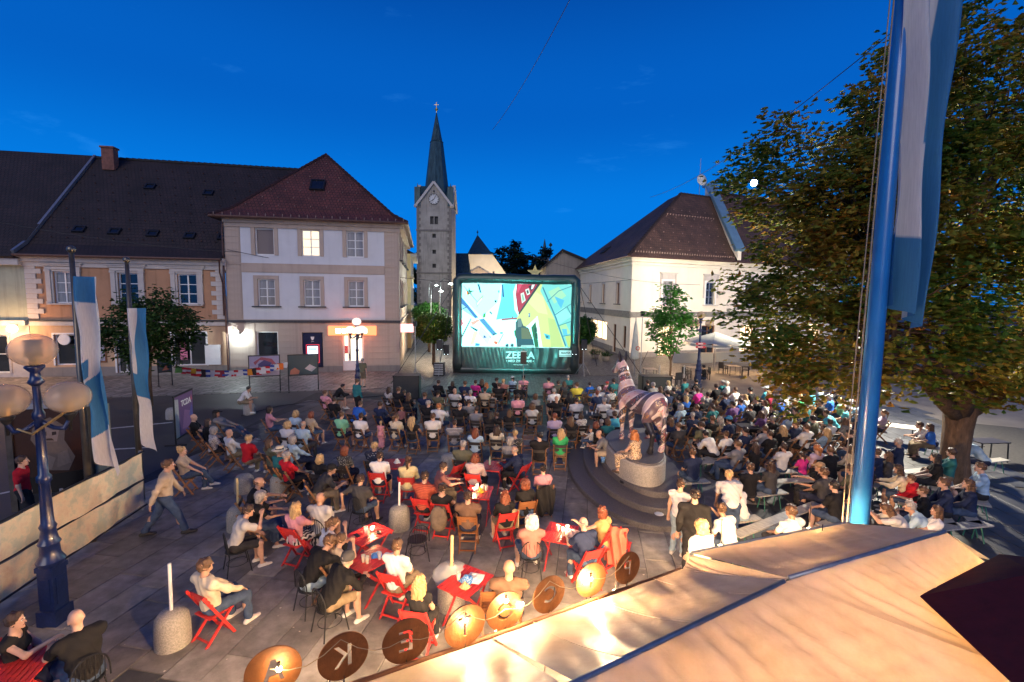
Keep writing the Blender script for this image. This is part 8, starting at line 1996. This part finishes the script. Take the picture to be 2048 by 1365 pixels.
#   head x y | hair style+colour | top colour.cut | pose | seat | options
CROWD = """
499 778 sk white.tee elbow N f=-75 z=.07 b=khaki.shorts
540 819 ck pink.tee hold F f=-55
592 827 oy lightblue.tee lap F
623 829 oa beige.tee lap F
576 849 oy white.tee lap F
607 849 tg lightblue.tee lap F
651 786 sb pink.tee lap F
686 773 sk black.hoodie elbow F f=-70 b=shorts.shorts
669 800 sd black.tee lap F
715 763 nb teal.long stand N b=dark
725 721 sg olive.tee hips N f=-15 pat=camo b=khaki.shorts
722 808 sb blue.tee elbow F
684 830 sb mint.tee lap F
722 833 sd white.tee lap F
761 809 sd navy.tee lap F
778 779 ld print.tee lap F
798 779 sb black.tee lap F
809 785 sb navy.tee lap F s=.85
818 791 Lb black.tank lap F
793 834 pb cream.tee lap F
825 840 Ly black.tank lap F
429 861 cg print.tee lap F f=-40
459 866 bx white.long rest F f=-40
498 877 sy red.tee lap N z=.07 b=khaki w f=-20
539 885 lb olive.tee lap F f=-35
560 903 sg teal.tee lap F f=-35 hat=straw
587 879 cg lightblue.long rest F f=-40
574 911 sg red.tee rest F f=-35 b=dark
640 917 oy black.tee lap F f=-15
662 939 sk darkgrey.tee elbow F f=-60 hat=capk
690 901 ca floral.tee lap F f=-10
749 892 sy dots.tee lap F w
760 912 sd white.tee lap R b=navy.shorts
817 921 pb butter.long lap R w b=beige.shorts
388 835 bx black.tee rest K f=-65
416 844 ld black.tee lap F f=-50
435 827 lk grey.long slump F f=-80 hat=capk b=jeans
365 902 ny beige.tee cross F f=-70 b=jeans
518 965 tb black.tee table F f=-70
523 993 cg black.tee table F f=-70 w
499 1021 sd lightgrey.tee chin W f=-50 b=dark.shorts
593 1015 ly pink.tee lap R b=zebra.skirt f=-20
641 996 bx lightgrey.tee lap W f=-10
668 1046 pb white.tee chin R f=-45
722 958 sd darkgrey.tee arm W f=-20
658 1084 sb black.long face W f=-40 b=lightjeans
683 1079 pb beige.tee chin F f=-40
696 1118 sg black.hoodie elbow W f=-40 b=khaki.shorts hat=beanie
795 1091 sb white.tee lap R f=-20
412 1131 sb cream.long rest R f=-25 b=jeans
840 1163 Ly black.tank lap R f=-10
877 765 sd black.long lap F
905 767 od black.tee lap F
930 767 sb navy.tee lap F
951 765 sd magenta.tee lap F
964 763 lb black.tee lap F
973 770 lr teal.tee lap F
994 760 sd black.tee lap F
1007 763 ny rose.tee lap F
998 771 sb black.tee lap F
1025 757 pk lightblue.tee lap F hat=capw
1047 756 sk pink.tee lap F hat=capk
1039 773 bx black.tee lap F
1097 760 sk pink.tee lap F
1117 766 sd olive.long elbow F
1128 767 lb darkgrey.tee lap F
1136 755 sg teal.tee lap F
1153 770 sb yellow.tee lap F
1179 769 sd blue.tee lap F s=.85
1108 782 sg white.tee lap F
1139 789 lk black.tee lap F
1194 787 sa navy.tee lap F
1153 801 sd white.tee lap F
1113 798 bx black.tee lap F
850 790 sb navy.tee lap F
876 787 sd olive.tee lap F hat=capk
910 782 bx lightgrey.tee lap F
929 786 sb navy.tee lap F s=.85
941 786 sg white.tee lap F
970 780 sd beige.tee lap F
984 790 sb grey.tee lap F s=.8
1036 794 sd pink.tee lap F
1071 793 cb grey.tee lap F
1064 812 cb lightgrey.tank lap F
857 807 sg black.tee lap F
878 813 sr white.hoodie lap F
920 812 tg black.tee lap F
938 805 sd grey.tee lap F
953 819 sd grey.tee lap F
866 833 sb white.tee lap F
909 846 sd stripe.tee lap F
981 828 Lk black.tee lap F
994 830 sb black.tee lap F s=.8
1019 824 lb black.tee lap F
951 862 la lightblue.tee lap F
994 857 Ld cream.tee lap F
1030 867 ny floral.tank lap F
1019 881 cg grey.tee lap F
1109 833 sa lilac.tee lap F
1142 839 Lb black.tank lap F
1162 831 od print.tee lap F
1079 871 sk black.tee rest F
1121 864 Ly green.tee lap F
1192 849 oa black.tee lap F
1181 861 bx print.long lap N s=.5 z=.55 f=60
1196 868 bx grey.tee elbow N f=78 z=.20 b=beige.shorts shoes=red
926 889 sg olive.tee lap F
951 915 oa check.long lap R
1029 901 tg navy.long table R f=55 b=dark
888 934 sd rose.tee table R f=-70
850 953 sd plaid.tee lap R f=-15
885 976 nd black.tank lap R f=-10
936 992 sd brown.tee rest K
1009 990 la black.long lap R f=20
1050 967 ca black.tee lap K f=15
1086 938 nk pink.tee lap F f=10
1063 1041 cw rose.tee lap W
1166 1046 tg navy.tee table R f=25 b=jeans
1203 1023 oa tan.tank reach R f=40
1018 1135 bx brown.tee rest K
32 1242 sd black.tank drink R f=-70 w
152 1238 bx black.tee table W f=60
1268 868 lr leopard.dress lap N z=.56 f=45
1361 814 cg lightblue.tee lap F
1385 831 sg navy.tee lap F
1393 815 sb navy.tee lap F
1355 798 sk black.tee lap F
1371 797 ly blue.tee lap F
1395 781 sd magenta.tee lap F
1425 815 sd teal.tee lap F f=20
1439 840 Lg beige.long lap F
1458 840 sk navy.tee lap F hat=capb
1465 809 sk purple.tee lap F
1481 803 sd blue.tee lap F
1490 794 ly white.tee lap F
1356 852 sb darkgrey.tee lap F
1404 851 sd olive.tee chin F
1411 868 sk white.long elbow B f=30 b=dark
1452 869 nb white.tee lap F
1530 858 sb lightgrey.tee rest F
1565 858 Ly black.tee lap F f=10
1576 831 lb lightblue.tee lap F
1613 855 sb white.tee rest F f=25
1568 894 sd white.tee rest B f=10 b=jeans.shorts
1604 911 pd magenta.tee lap B s=.8
1633 897 pr lilac.tank lap F f=15
1639 935 sb black.tee hold B f=65 hat=leopard b=dark
1458 951 sy white.tee lean N f=-15 b=jeans
1470 972 pb white.tank chin B f=15 b=lightjeans.shorts hat=capw
1441 1018 sb white.tee chin B f=25 print=1
1582 1023 sb white.tee lap B f=20
1362 968 sd white.tank stand N f=-40 b=lightjeans w
1390 990 sk black.long stand N f=-20 b=dark s=1.02
1401 1052 cy white.tee stand N f=20 b=dark s=.98
1652 826 sd cyan.tee elbow F f=60
1652 863 Ly lightblue.tee lap F
1699 866 sk black.tee chin F f=30
1698 897 ld cream.long lap B
1796 885 sg navy.long lap B f=40
1841 851 sd white.tee elbow B f=65
1859 854 ld blue.tee lap B f=60
1767 826 pb lilac.tee lap F f=60
1938 882 sg lightblue.long elbow B f=50
1796 939 ld cream.long table B f=50
1822 957 sb red.hoodie lap B f=50 s=.85
1845 982 sb black.tee lap B f=50 s=.9
1887 966 sb navy.long lap B f=60
1936 968 lb navy.long lap B f=60
1776 1019 lb lightgrey.tee face B f=60
1818 1013 sg lightblue.tee elbow B f=55
1873 1022 lb white.tee lap B f=60
1624 783 sd cyan.tee lap F f=50
1659 795 sw blue.tee lap F hat=capw
1679 801 ly mint.tee lap F
1690 817 sd cyan.tee lap F s=.85
1590 822 sk black.tee lap F
1588 806 ly olive.tee lap F
1369 761 sd teal.tee lap F
1392 763 sk black.tee lap F
1432 773 sd black.long lap F
1444 765 sg teal.tee lap F
1453 767 sw lightgrey.tee lap F
1373 782 sb darkgrey.tee lap F
1391 777 sb grey.long lap F
1347 781 sk black.tee lap F
1336 766 ly print.tee lap F
1532 778 sk cyan.tee lap F hat=capw
1537 788 sy burgundy.tee lap F
1227 762 sd teal.tee lap F
1214 767 sr pink.tee lap F s=.75 hat=capr
1198 779 sw white.tee lap F
1221 781 sd print.tee lap F
1208 801 sg white.tee lap F
1226 812 sb lightgrey.tee lap F
1229 829 sb cyan.tee lap F
1203 844 sg darkgrey.tee lap F s=.8
1215 843 ob teal.tee lap F
1295 765 sd black.tee lap F
1306 770 sg grey.tee lap F
1295 866 sk burgundy.tee lap F
1407 734 sk black.tee lap N f=70
762 846 sy pink.dress stand N s=.62 w
804 818 sr rose.tee stand N s=.62
336 930 sb beige.long walk N f=-60 b=jeans
45 922 sd red.tee stand N f=-60
1500 815 sd darkgrey.tee lap F
1512 800 sb black.tee lap F
1548 815 sd black.tee lap F
1522 828 lb purple.tee lap F
1612 812 sg teal.tee lap F
1572 792 sb white.tee lap F
1600 795 sy green.tee lap F
1640 805 sd black.tee lap F
1415 790 sd grey.tee lap F
1335 786 sd navy.tee lap F
1320 778 lb black.tee lap F
1712 808 sb lightblue.tee lap F
1730 830 ld black.tee lap F
1545 838 sg black.tee lap F
1752 905 sd navy.long lap B f=40
1776 912 lb darkgrey.tee lap B f=45
1738 938 sb black.tee rest B f=35
1700 938 sd olive.tee lap B f=30
1722 965 lb navy.tee lap B f=40
1668 972 sk black.tee lap B f=25
1648 945 sb darkgrey.tee lap B f=20
1902 905 sd teal.tee lap B f=50
1870 915 lk black.tee lap B f=55
1385 905 sb navy.tee lap B f=10
1540 930 ld darkgrey.tee lap B f=15
1500 935 sb black.tee lap B
1960 935 sb lightblue.tee lap B f=55
1530 806 lb white.tee lap F
1558 800 sg blue.tee lap F
1585 782 sd white.tee lap F
1605 778 lb black.tee lap F
1640 778 sb lightblue.tee lap F
1675 784 sd black.tee lap F
1700 790 ly white.tee lap F
1715 835 sd navy.tee lap F
1690 842 lb grey.tee lap F
1735 800 sb darkgrey.tee lap F
1625 838 sk olive.tee lap F
1660 845 sd white.tee lap F f=20
1590 848 sb navy.tee lap F
1540 868 sd black.tee lap F
1490 862 sk navy.tee lap F
1475 888 sb grey.tee lap F
1510 893 ld black.tee lap B
1660 900 sb black.tee lap B
1725 905 sd darkgrey.tee lap B f=30
1735 870 sb white.tee lap F f=30
1330 822 sd black.tee lap F
1340 842 lb navy.tee lap F
1425 838 sb black.tee lap F
1405 800 sg black.tee lap F
1450 792 sd navy.tee lap F
1470 780 sb white.tee lap F
1500 780 sk black.tee lap F
"""
class Pn: pass
people = []
tgt = Vector((.3, 33.6, 0))
for ln in CROWD.strip().splitlines():
    w = ln.split(); q = Pn(); q.x, q.y = float(w[0]), float(w[1]); q.st, q.hc = w[2][0], w[2][1]; q.tc, q.cut = w[3].split('.'); q.pose, q.seat = w[4], w[5]
    q.o = {}; q.flag = set()
    for k in w[6:]:
        if '=' in k: a, b = k.split('='); q.o[a] = b
        else: q.flag.add(k)
    q.fem = ('w' in q.flag) or q.st in 'lLopn' or (q.st == 'c' and q.hc != 'k') or q.cut == 'dress'
    q.bald = q.st == 'b'
    if q.bald: hair = 'bald head'
    else: hair = HSN[q.st] % HC[q.hc][0]
    hat = q.o.get('hat')
    top = (TN.get(q.tc, q.tc) if q.tc not in PATTERN else {'stripe': 'striped', 'print': 'mottled', 'floral': 'dark flowered', 'plaid': 'red plaid', 'check': 'checked', 'dots': 'dark dotted', 'leopard': 'leopard-print'}[q.tc]) + ' ' + GN[q.cut]
    if hat: hair = {'capk': 'black cap', 'capw': 'white cap', 'capb': 'blue cap', 'capr': 'red cap', 'straw': 'straw hat', 'beanie': 'grey beanie', 'leopard': 'leopard-print cap'}[hat]
    q.top = top; q.who = hair + ' and ' + top; q.child = float(q.o.get('s', 1)) < .9
    people.append(q)
from collections import Counter
cnt_ = Counter(q.who for q in people)
used_l = set()
def zone(q):
    if q.y < 800: return 'near the screen' if q.x < 1260 else 'near the café terrace'
    if q.x > 1380: return 'on the right-hand side'
    return 'in the middle rows' if q.y < 880 else 'among the café tables'
for q in people:
    noun = 'child' if q.child else 'person'
    if cnt_[q.who] == 1: cand = [q.who + {'stand': ', standing', 'walk': ', walking', 'lean': ', bending over', 'hips': ', standing'}.get(q.pose, ', sitting ' + zone(q))]
    else:
        cand = []
        nb = sorted((r for r in people if r is not q), key=lambda r: abs(r.x - q.x) + 1.6 * abs(r.y - q.y))[:14]
        for r in sorted(nb, key=lambda r: (cnt_[r.who] > 1, )):
            if r.who == q.who: continue
            dx, dy = r.x - q.x, r.y - q.y
            rel = ('left of' if dx > 0 else 'right of') if abs(dx) > 1.2 * abs(dy) else ('in front of' if dy > 0 else 'behind')
            cand.append(q.who + ', ' + rel + (' one in ' if len((q.who + rel + r.top).split()) < 11 else ' ') + r.top)
    cand += [c + ' ' + zone(q) for c in cand if len(c.split()) < 11]
    lab = next((c for c in cand if c not in used_l), cand[0]); used_l.add(lab); q.core = lab; q.noun = noun
    q.label = noun + ' with ' + lab
def put_person(q, idx):
    s = float(q.o.get('s', 1)) * rnd.uniform(.97, 1.03) * (.95 if q.fem else 1.0)
    z0_ = float(q.o.get('z', 0)); 
    # a first guess of the distance picks the level of detail
    g_ = at_z(q.x, q.y, 1.25); lod = 0 if g_.y < 13.0 else 1
    pose = q.pose
    if pose == 'lap' and rnd.random() < .45: pose = rnd.choice(('rest', 'fold', 'cross', 'drink', 'lap'))
    S = body_set(pose, q.fem, rnd.choice((0.0, 0.0, .5, -.5)) if pose in ('lap', 'rest', 'fold', 'cross') and lod else 0.0, lod); J = S['J']
    hl = Vector(J['hd']) * s
    W_ = at_z(q.x, q.y, z0_ + hl.z)
    if 'f' in q.o: yaw = math.radians(float(q.o['f']))
    else: d = tgt - W_; yaw = math.atan2(-d.x, d.y) + rnd.gauss(0, .10)
    loc = W_ - Matrix.Rotation(yaw, 3, 'Z') @ hl; loc.z = z0_
    bw = rnd.uniform(.94, 1.13) * s
    t_ = thing('person', q.label, 'child' if q.child else 'person', loc, yaw, 'audience of the open-air cinema', (bw, bw, s))
    sk_ = rnd.choice(((.50, .30, .215), (.46, .27, .19), (.55, .34, .25), (.42, .24, .165)))
    put('body', S['body'], t_, color=sk_)
    cut = q.cut
    if q.tc in PATTERN:
        me = garment(S, cut); key = ('pat', S['key'], cut, q.tc)
        if key not in _hc: m2 = me.copy(); m2.materials.clear(); m2.materials.append(PATTERN[q.tc]); _hc[key] = m2
        put({'tee': 'shirt', 'long': 'shirt', 'tank': 'top', 'dress': 'dress'}[cut], _hc[key], t_)
    else:
        c = TC[q.tc]; k = rnd.uniform(.88, 1.12); put({'tee': 'shirt', 'long': 'shirt', 'tank': 'top', 'hoodie': 'hooded_top', 'dress': 'dress'}[cut], garment(S, cut), t_, color=tuple(v * k for v in c))
    b = q.o.get('b')
    if cut != 'dress':
        if b and '.' in b: bc, bk = b.split('.')
        else:
            bc = b or rnd.choice(('jeans', 'dark', 'navy', 'khaki', 'dark', 'jeans')); bk = 'trousers' if b or rnd.random() < .62 else ('shorts' if not q.fem or rnd.random() < .5 else 'skirt')
        if bc == 'zebra':
            me = garment(S, 'skirt').copy(); me.materials.clear(); me.materials.append(PATTERN['zebra']); put('skirt', me, t_)
        else: put(bk, garment(S, bk), t_, color=BC[bc])
    sc_ = {'red': (.5, .03, .03)}.get(q.o.get('shoes'), rnd.choice(((.5, .48, .46), (.03, .03, .03), (.10, .07, .05), (.6, .58, .55))))
    for k_ in '01': put('shoe', garment(S, 'shoe' + k_), t_, color=sc_)
    hM = J['hM']
    if not q.bald:
        st = 'thin' if q.st == 't' else q.st
        o = put('hair', hair_mesh(st, lod), t_, color=HC[q.hc][1]); o.matrix_local = hM
    if lod == 0:
        e_, ir, li, br = face_mesh(); o = put('mouth', li, t_); o.matrix_local = hM
        for sx_ in (-.031, .031):
            T_ = hM @ Matrix.Translation((sx_, 0, 0)); o = put('eye', e_, t_); o.matrix_local = T_; put('iris', ir, o); o = put('brow', br, t_, color=tuple(v * .8 for v in (HC[q.hc][1]))); o.matrix_local = T_
    hat = q.o.get('hat')
    if hat:
        kind = 'straw' if hat == 'straw' else ('beanie' if hat == 'beanie' else 'cap'); c = {'capk': (.02, .02, .022), 'capw': (.65, .64, .62), 'capb': (.05, .22, .40), 'capr': (.55, .08, .08), 'straw': (.62, .54, .40), 'beanie': (.07, .07, .075), 'leopard': (.35, .22, .12)}[hat]
        o = put('hat', hat_mesh(kind), t_, color=c); o.matrix_local = hM
        if hat == 'straw': band = MB().lathe([(.106, .07), (.104, .095)], 24, (0, -.012, 0), 1, 1.1, cap=False).mesh('hat_band', M_black, True); put('hat_band', band, o)
    if q.seat in 'FRKW':
        cl = CH_NAME[q.seat][1] + ' under ' + q.noun + ' with ' + q.core.split(', sitting')[0]
        if len(cl.split()) > 16: cl = 'chair under one with ' + q.core.split(', sitting')[0]
        if len(cl.split()) > 16: cl = 'chair under ' + q.core.split(', sitting')[0]
        ch = chair(q.seat, (loc.x, loc.y, 0), yaw, cl)
    if q.seat == 'B' and not q.o.get('z'):
        near = False
        for a_, b_ in BENCHES:
            d_ = b_ - a_; p_ = Vector((loc.x, loc.y, a_.z)); u_ = max(0, min(1, (p_ - a_).dot(d_) / d_.length_squared)); near |= (a_ + d_ * u_ - p_).length < .32
        if not near:
            x_ = Matrix.Rotation(yaw, 3, 'Z') @ Vector((.48, 0, 0)); c_ = Vector((loc.x, loc.y, .45)) - Matrix.Rotation(yaw, 3, 'Z') @ Vector((0, .03, 0)); lb_ = 'short bench under ' + q.noun + ' with ' + q.core.split(', sitting')[0]
            bench(c_ - x_, c_ + x_, lb_ if len(lb_.split()) <= 16 else 'bench under ' + q.core.split(', sitting')[0])
    return t_
for i_, q in enumerate(people): put_person(q, i_)
# empty chairs and things hung on chairs
for kind, px, py, rz, lb in (('R', 1005, 1075, .12, 'empty red folding chair with a cloth bag hanging from it'), ('R', 905, 985, .9, 'empty red folding chair left of the middle table'), ('R', 1318, 1128, -.7, 'red folding chair draped with a coral jacket') if False else ('R', 1238, 1130, -.6, 'empty red folding chair draped with a coral jacket'), ('F', 1050, 850, .1, 'empty folding chair in the middle of the rows'), ('F', 1075, 850, -.1, 'second empty folding chair in the middle of the rows'), ('F', 1195, 800, .5, 'empty folding chair turned aside before the zebra'), ('F', 1055, 900, .2, 'empty folding chair behind the man in black with the round print'), ('W', 835, 1120, .4, 'empty black metal chair in shadow beside the yellow-stick bollard'), ('K', 985, 1262, .1, 'empty wooden folding chair behind the T plate')):
    chair(kind, at_z(px, py), rz, lb)
g_ = at_z(1238, 1130); jk = MB(); jk.grid(lambda u, v: ((u - .5) * .46, -.26 - .08 * math.sin(u * math.pi) + .03 * math.sin(u * 17 + v * 5) + (.10 if v > .92 else 0), .15 + .76 * v), 24, 20)
tag(jk.build('jacket', mat('coral_cloth', (.55, .12, .08), .85, .15, 6, bump=.3), None, True, loc=g_, rz=-.6), 'coral jacket hung over the empty red chair by the steps', 'jacket')
q = next(p for p in people if p.x == 1086); d = at_z(1086, 985); jk = MB(); jk.grid(lambda u, v: ((u - .5) * (.52 - .12 * (1 - v)), -.29 - .07 * math.sin(u * math.pi) + .035 * math.sin(u * 15 + v * 4), .14 + .70 * v - .06 * math.sin(u * 9)), 24, 20)
ob = next(o for o in bpy.data.objects if o.get('label') == q.label); tag(jk.build('jacket', mat('black_jacket', (.014, .014, .016), .8, .2, 6, bump=.4), None, True, loc=ob.location, rz=ob.rotation_euler.z), 'black jacket hung on the chair of the person in pink', 'jacket')
q = next(p for p in people if p.x == 885); ob = next(o for o in bpy.data.objects if o.get('label') == q.label)
bp_ = thing('backpack', 'grey-brown backpack with red lining hung behind the woman in black', 'backpack', ob.location + Matrix.Rotation(ob.rotation_euler.z, 3, 'Z') @ Vector((0, -.36, .30)), ob.rotation_euler.z)
V, Q = snets(union([ell((0, 0, .26), (.20, .11, .30)), ell((0, -.08, .16), (.14, .07, .15))], .04), (-.3, -.25, -.1), (.3, .2, .65), .02); put('sack', np_mesh('sack', V, Q, mat('bag_cloth', (.16, .12, .09), .85, .25, 8, bump=.4)), bp_)
for s in (-1, 1): MB().tube([(s * .1, .06, .52), (s * .12, .14, .4), (s * .12, .12, .1)], .022, 6).build('strap', bpy.data.materials['bag_cloth'], bp_, True)
g_ = at_z(1005, 1075); o = MB().grid(lambda u, v: ((u - .5) * .26, .03 * math.sin(u * 12), -.40 * v - .06 * math.sin(u * math.pi) * v), 12, 10).build('cloth_bag', mat('tote_cloth', (.45, .36, .22), .85, .2, 8), None, True, loc=g_ + Vector((.24, -.28, .80)), rz=.12); tag(o, 'beige cloth bag hanging from the empty red chair', 'bag')
tag(MB().lathe([(.001, 0), (.10, .01), (.16, .06), (.14, .10), (.001, .11)], 14, sx=1.2).build('bag_on_step', M_black, None, True, loc=at_z(1252, 968, .32)), 'black bag lying on the plinth step beside the woman in leopard print', 'bag')
for px_, py_, z_, pw_, lb_ in ((1330, 1330, 2.05, 330, 'unseen warm lamp added inside the nearest stall'), (1640, 1300, 2.0, 330, 'unseen warm lamp added between the two stalls'), (1640, 1120, 2.0, 260, 'unseen warm lamp added inside the farther stall')):
    added_lamp(at_z(px_, py_, z_), pw_, lb_)  # unseen lamps added so the canvas glows orange
for k_, pw_, lb_ in ((.02, 1000, 'added warm lamp under the stall eave below the A plate'), (.42, 900, 'added warm lamp under the stall eave below the T plate'), (.80, 760, 'added warm lamp under the stall eave below the I plate')):
    added_lamp(eL.lerp(eR, k_) + Vector((-eD.y, eD.x, 0)) * .22 + Vector((0, 0, -.30)), pw_, lb_)  # eave lamps added to warm the foreground, hidden by the canvas
added_flood(1562, 590, 30, 19000, 'added warm floodlight on a post before the cream building')  # added source for the bright cream facade
for k_, pw_, lb_ in ((.25, 900, 'added warm lamp under the left front eave of the farther stall'), (.85, 1000, 'added warm lamp under the right front eave of the farther stall')):
    added_lamp(f1.lerp(f2, k_) + Vector((-.05, .25, -.28)), pw_, lb_)  # added too, for the tree and the right-hand crowd
# dropped scraps on the slabs, too small and too many to pick apart
lt_ = MB()
for k_ in range(420):
    p_ = Vector((rnd.uniform(-6, 7), rnd.uniform(6, 24), .032)); a_ = rnd.random() * 6.3; r_ = rnd.uniform(.008, .028)
    lt_.poly([p_ + Vector((math.cos(a_ + j * 1.6) * r_ * rnd.uniform(.6, 1.2), math.sin(a_ + j * 1.6) * r_ * rnd.uniform(.6, 1.2), rnd.uniform(0, .012))) for j in range(4)])
tag(lt_.build('litter', mat('litter_paper', (.45, .42, .38), .8, .4, 3)), kind='stuff')
def cable(pts, label):
    P_ = [at_z(*p, .03) for p in pts]; o = MB().tube([P_[0].lerp(P_[0], 0)] + [a.lerp(b, t) + Vector((.05 * math.sin(7 * t + a.x), 0, 0)) for a, b in zip(P_[:-1], P_[1:]) for t in (.33, .66, 1)], .014, 6).build('cable', M_black); tag(o, label, 'cable', 'cables on the ground')
cable([(830, 790), (760, 792), (650, 800), (560, 812), (480, 832)], 'black cable running left across the slabs from the bass speaker')
cable([(1280, 772), (1230, 752), (1170, 752)], 'black cable between the right speaker stand and the light stand')
cable([(880, 752), (860, 770), (832, 785)], 'black cable by the left speaker stand')
for px_, y_, lb_ in ((1432, 36, 'added lamp under the parasol right of the blue lamp post'), (1520, 35, 'added lamp under the second parasol among the leaves'), (1340, 38, 'added lamp over the terrace behind the young tree')):
    p_ = at_y(px_, 690, y_); added_lamp((p_.x + .2, y_ - .2, 2.3), 420, lb_)  # lamps added to warm the terrace floor
nl_ = thing('added_nave_floodlight', 'added warm floodlight on the ground before the church nave', 'floodlight', (NB.x + 1.5, 80.5, 0)); MB().box((0, 0, .3), (.6, .4, .4)).build('housing', M_metal_dark, nl_); MB().box((0, .22, .35), (.5, .03, .3)).build('lamp', emitter('added_nave_glow', (1, .8, .5), 8), nl_)  # added behind the screen to warm the nave gable
point('added_nave_light', (0, .6, 1.2), (1, .78, .48), 6000, .3, nl_)
pj_ = at_y(1047, 716, 24.5); pr_ = thing('film_projector', 'tall black projector housing on a thin stand before the screen lettering', 'projector', (pj_.x, pj_.y, 0))
MB().tube([(0, 0, 0), (0, 0, pj_.z - .3)], .022, 7).build('pole', M_metal_grey, pr_); MB().box((0, 0, pj_.z), (.33, .30, .62)).build('housing', M_black, pr_); MB().box((0, -.02, pj_.z + .34), (.30, .2, .03)).build('lid', M_frame, pr_); MB().lathe([(.05, 0), (.055, .05), (.04, .06), (.001, .05)], 14).build('lens', emitter('projector_lens', (.6, 1, 1), 12), pr_, True, loc=(0, .15, pj_.z)).rotation_euler = (-math.pi / 2, 0, 0)
for k_ in range(3): MB().tube([(0, 0, .8), (math.cos(k_ * 2.1) * .4, math.sin(k_ * 2.1) * .4, .02)], .014, 5).build('leg', M_black, pr_)
d_ = bpy.data.lights.new('added_teal_beam', 'SPOT'); d_.energy = 2600; d_.color = (.10, .95, .85); d_.spot_size = math.radians(66); d_.spot_blend = .4; d_.shadow_soft_size = .06  # spot added to tint screen frame and skirt teal; the picture glows itself
l_ = bpy.data.objects.new('added_teal_beam', d_); col.objects.link(l_); l_.parent = pr_; l_.location = (0, .28, pj_.z + .1)
l_.rotation_euler = (Vector((.3, 33.6, 4.2)) - pj_ - Vector((0, .28, .1))).to_track_quat('-Z', 'Y').to_euler()
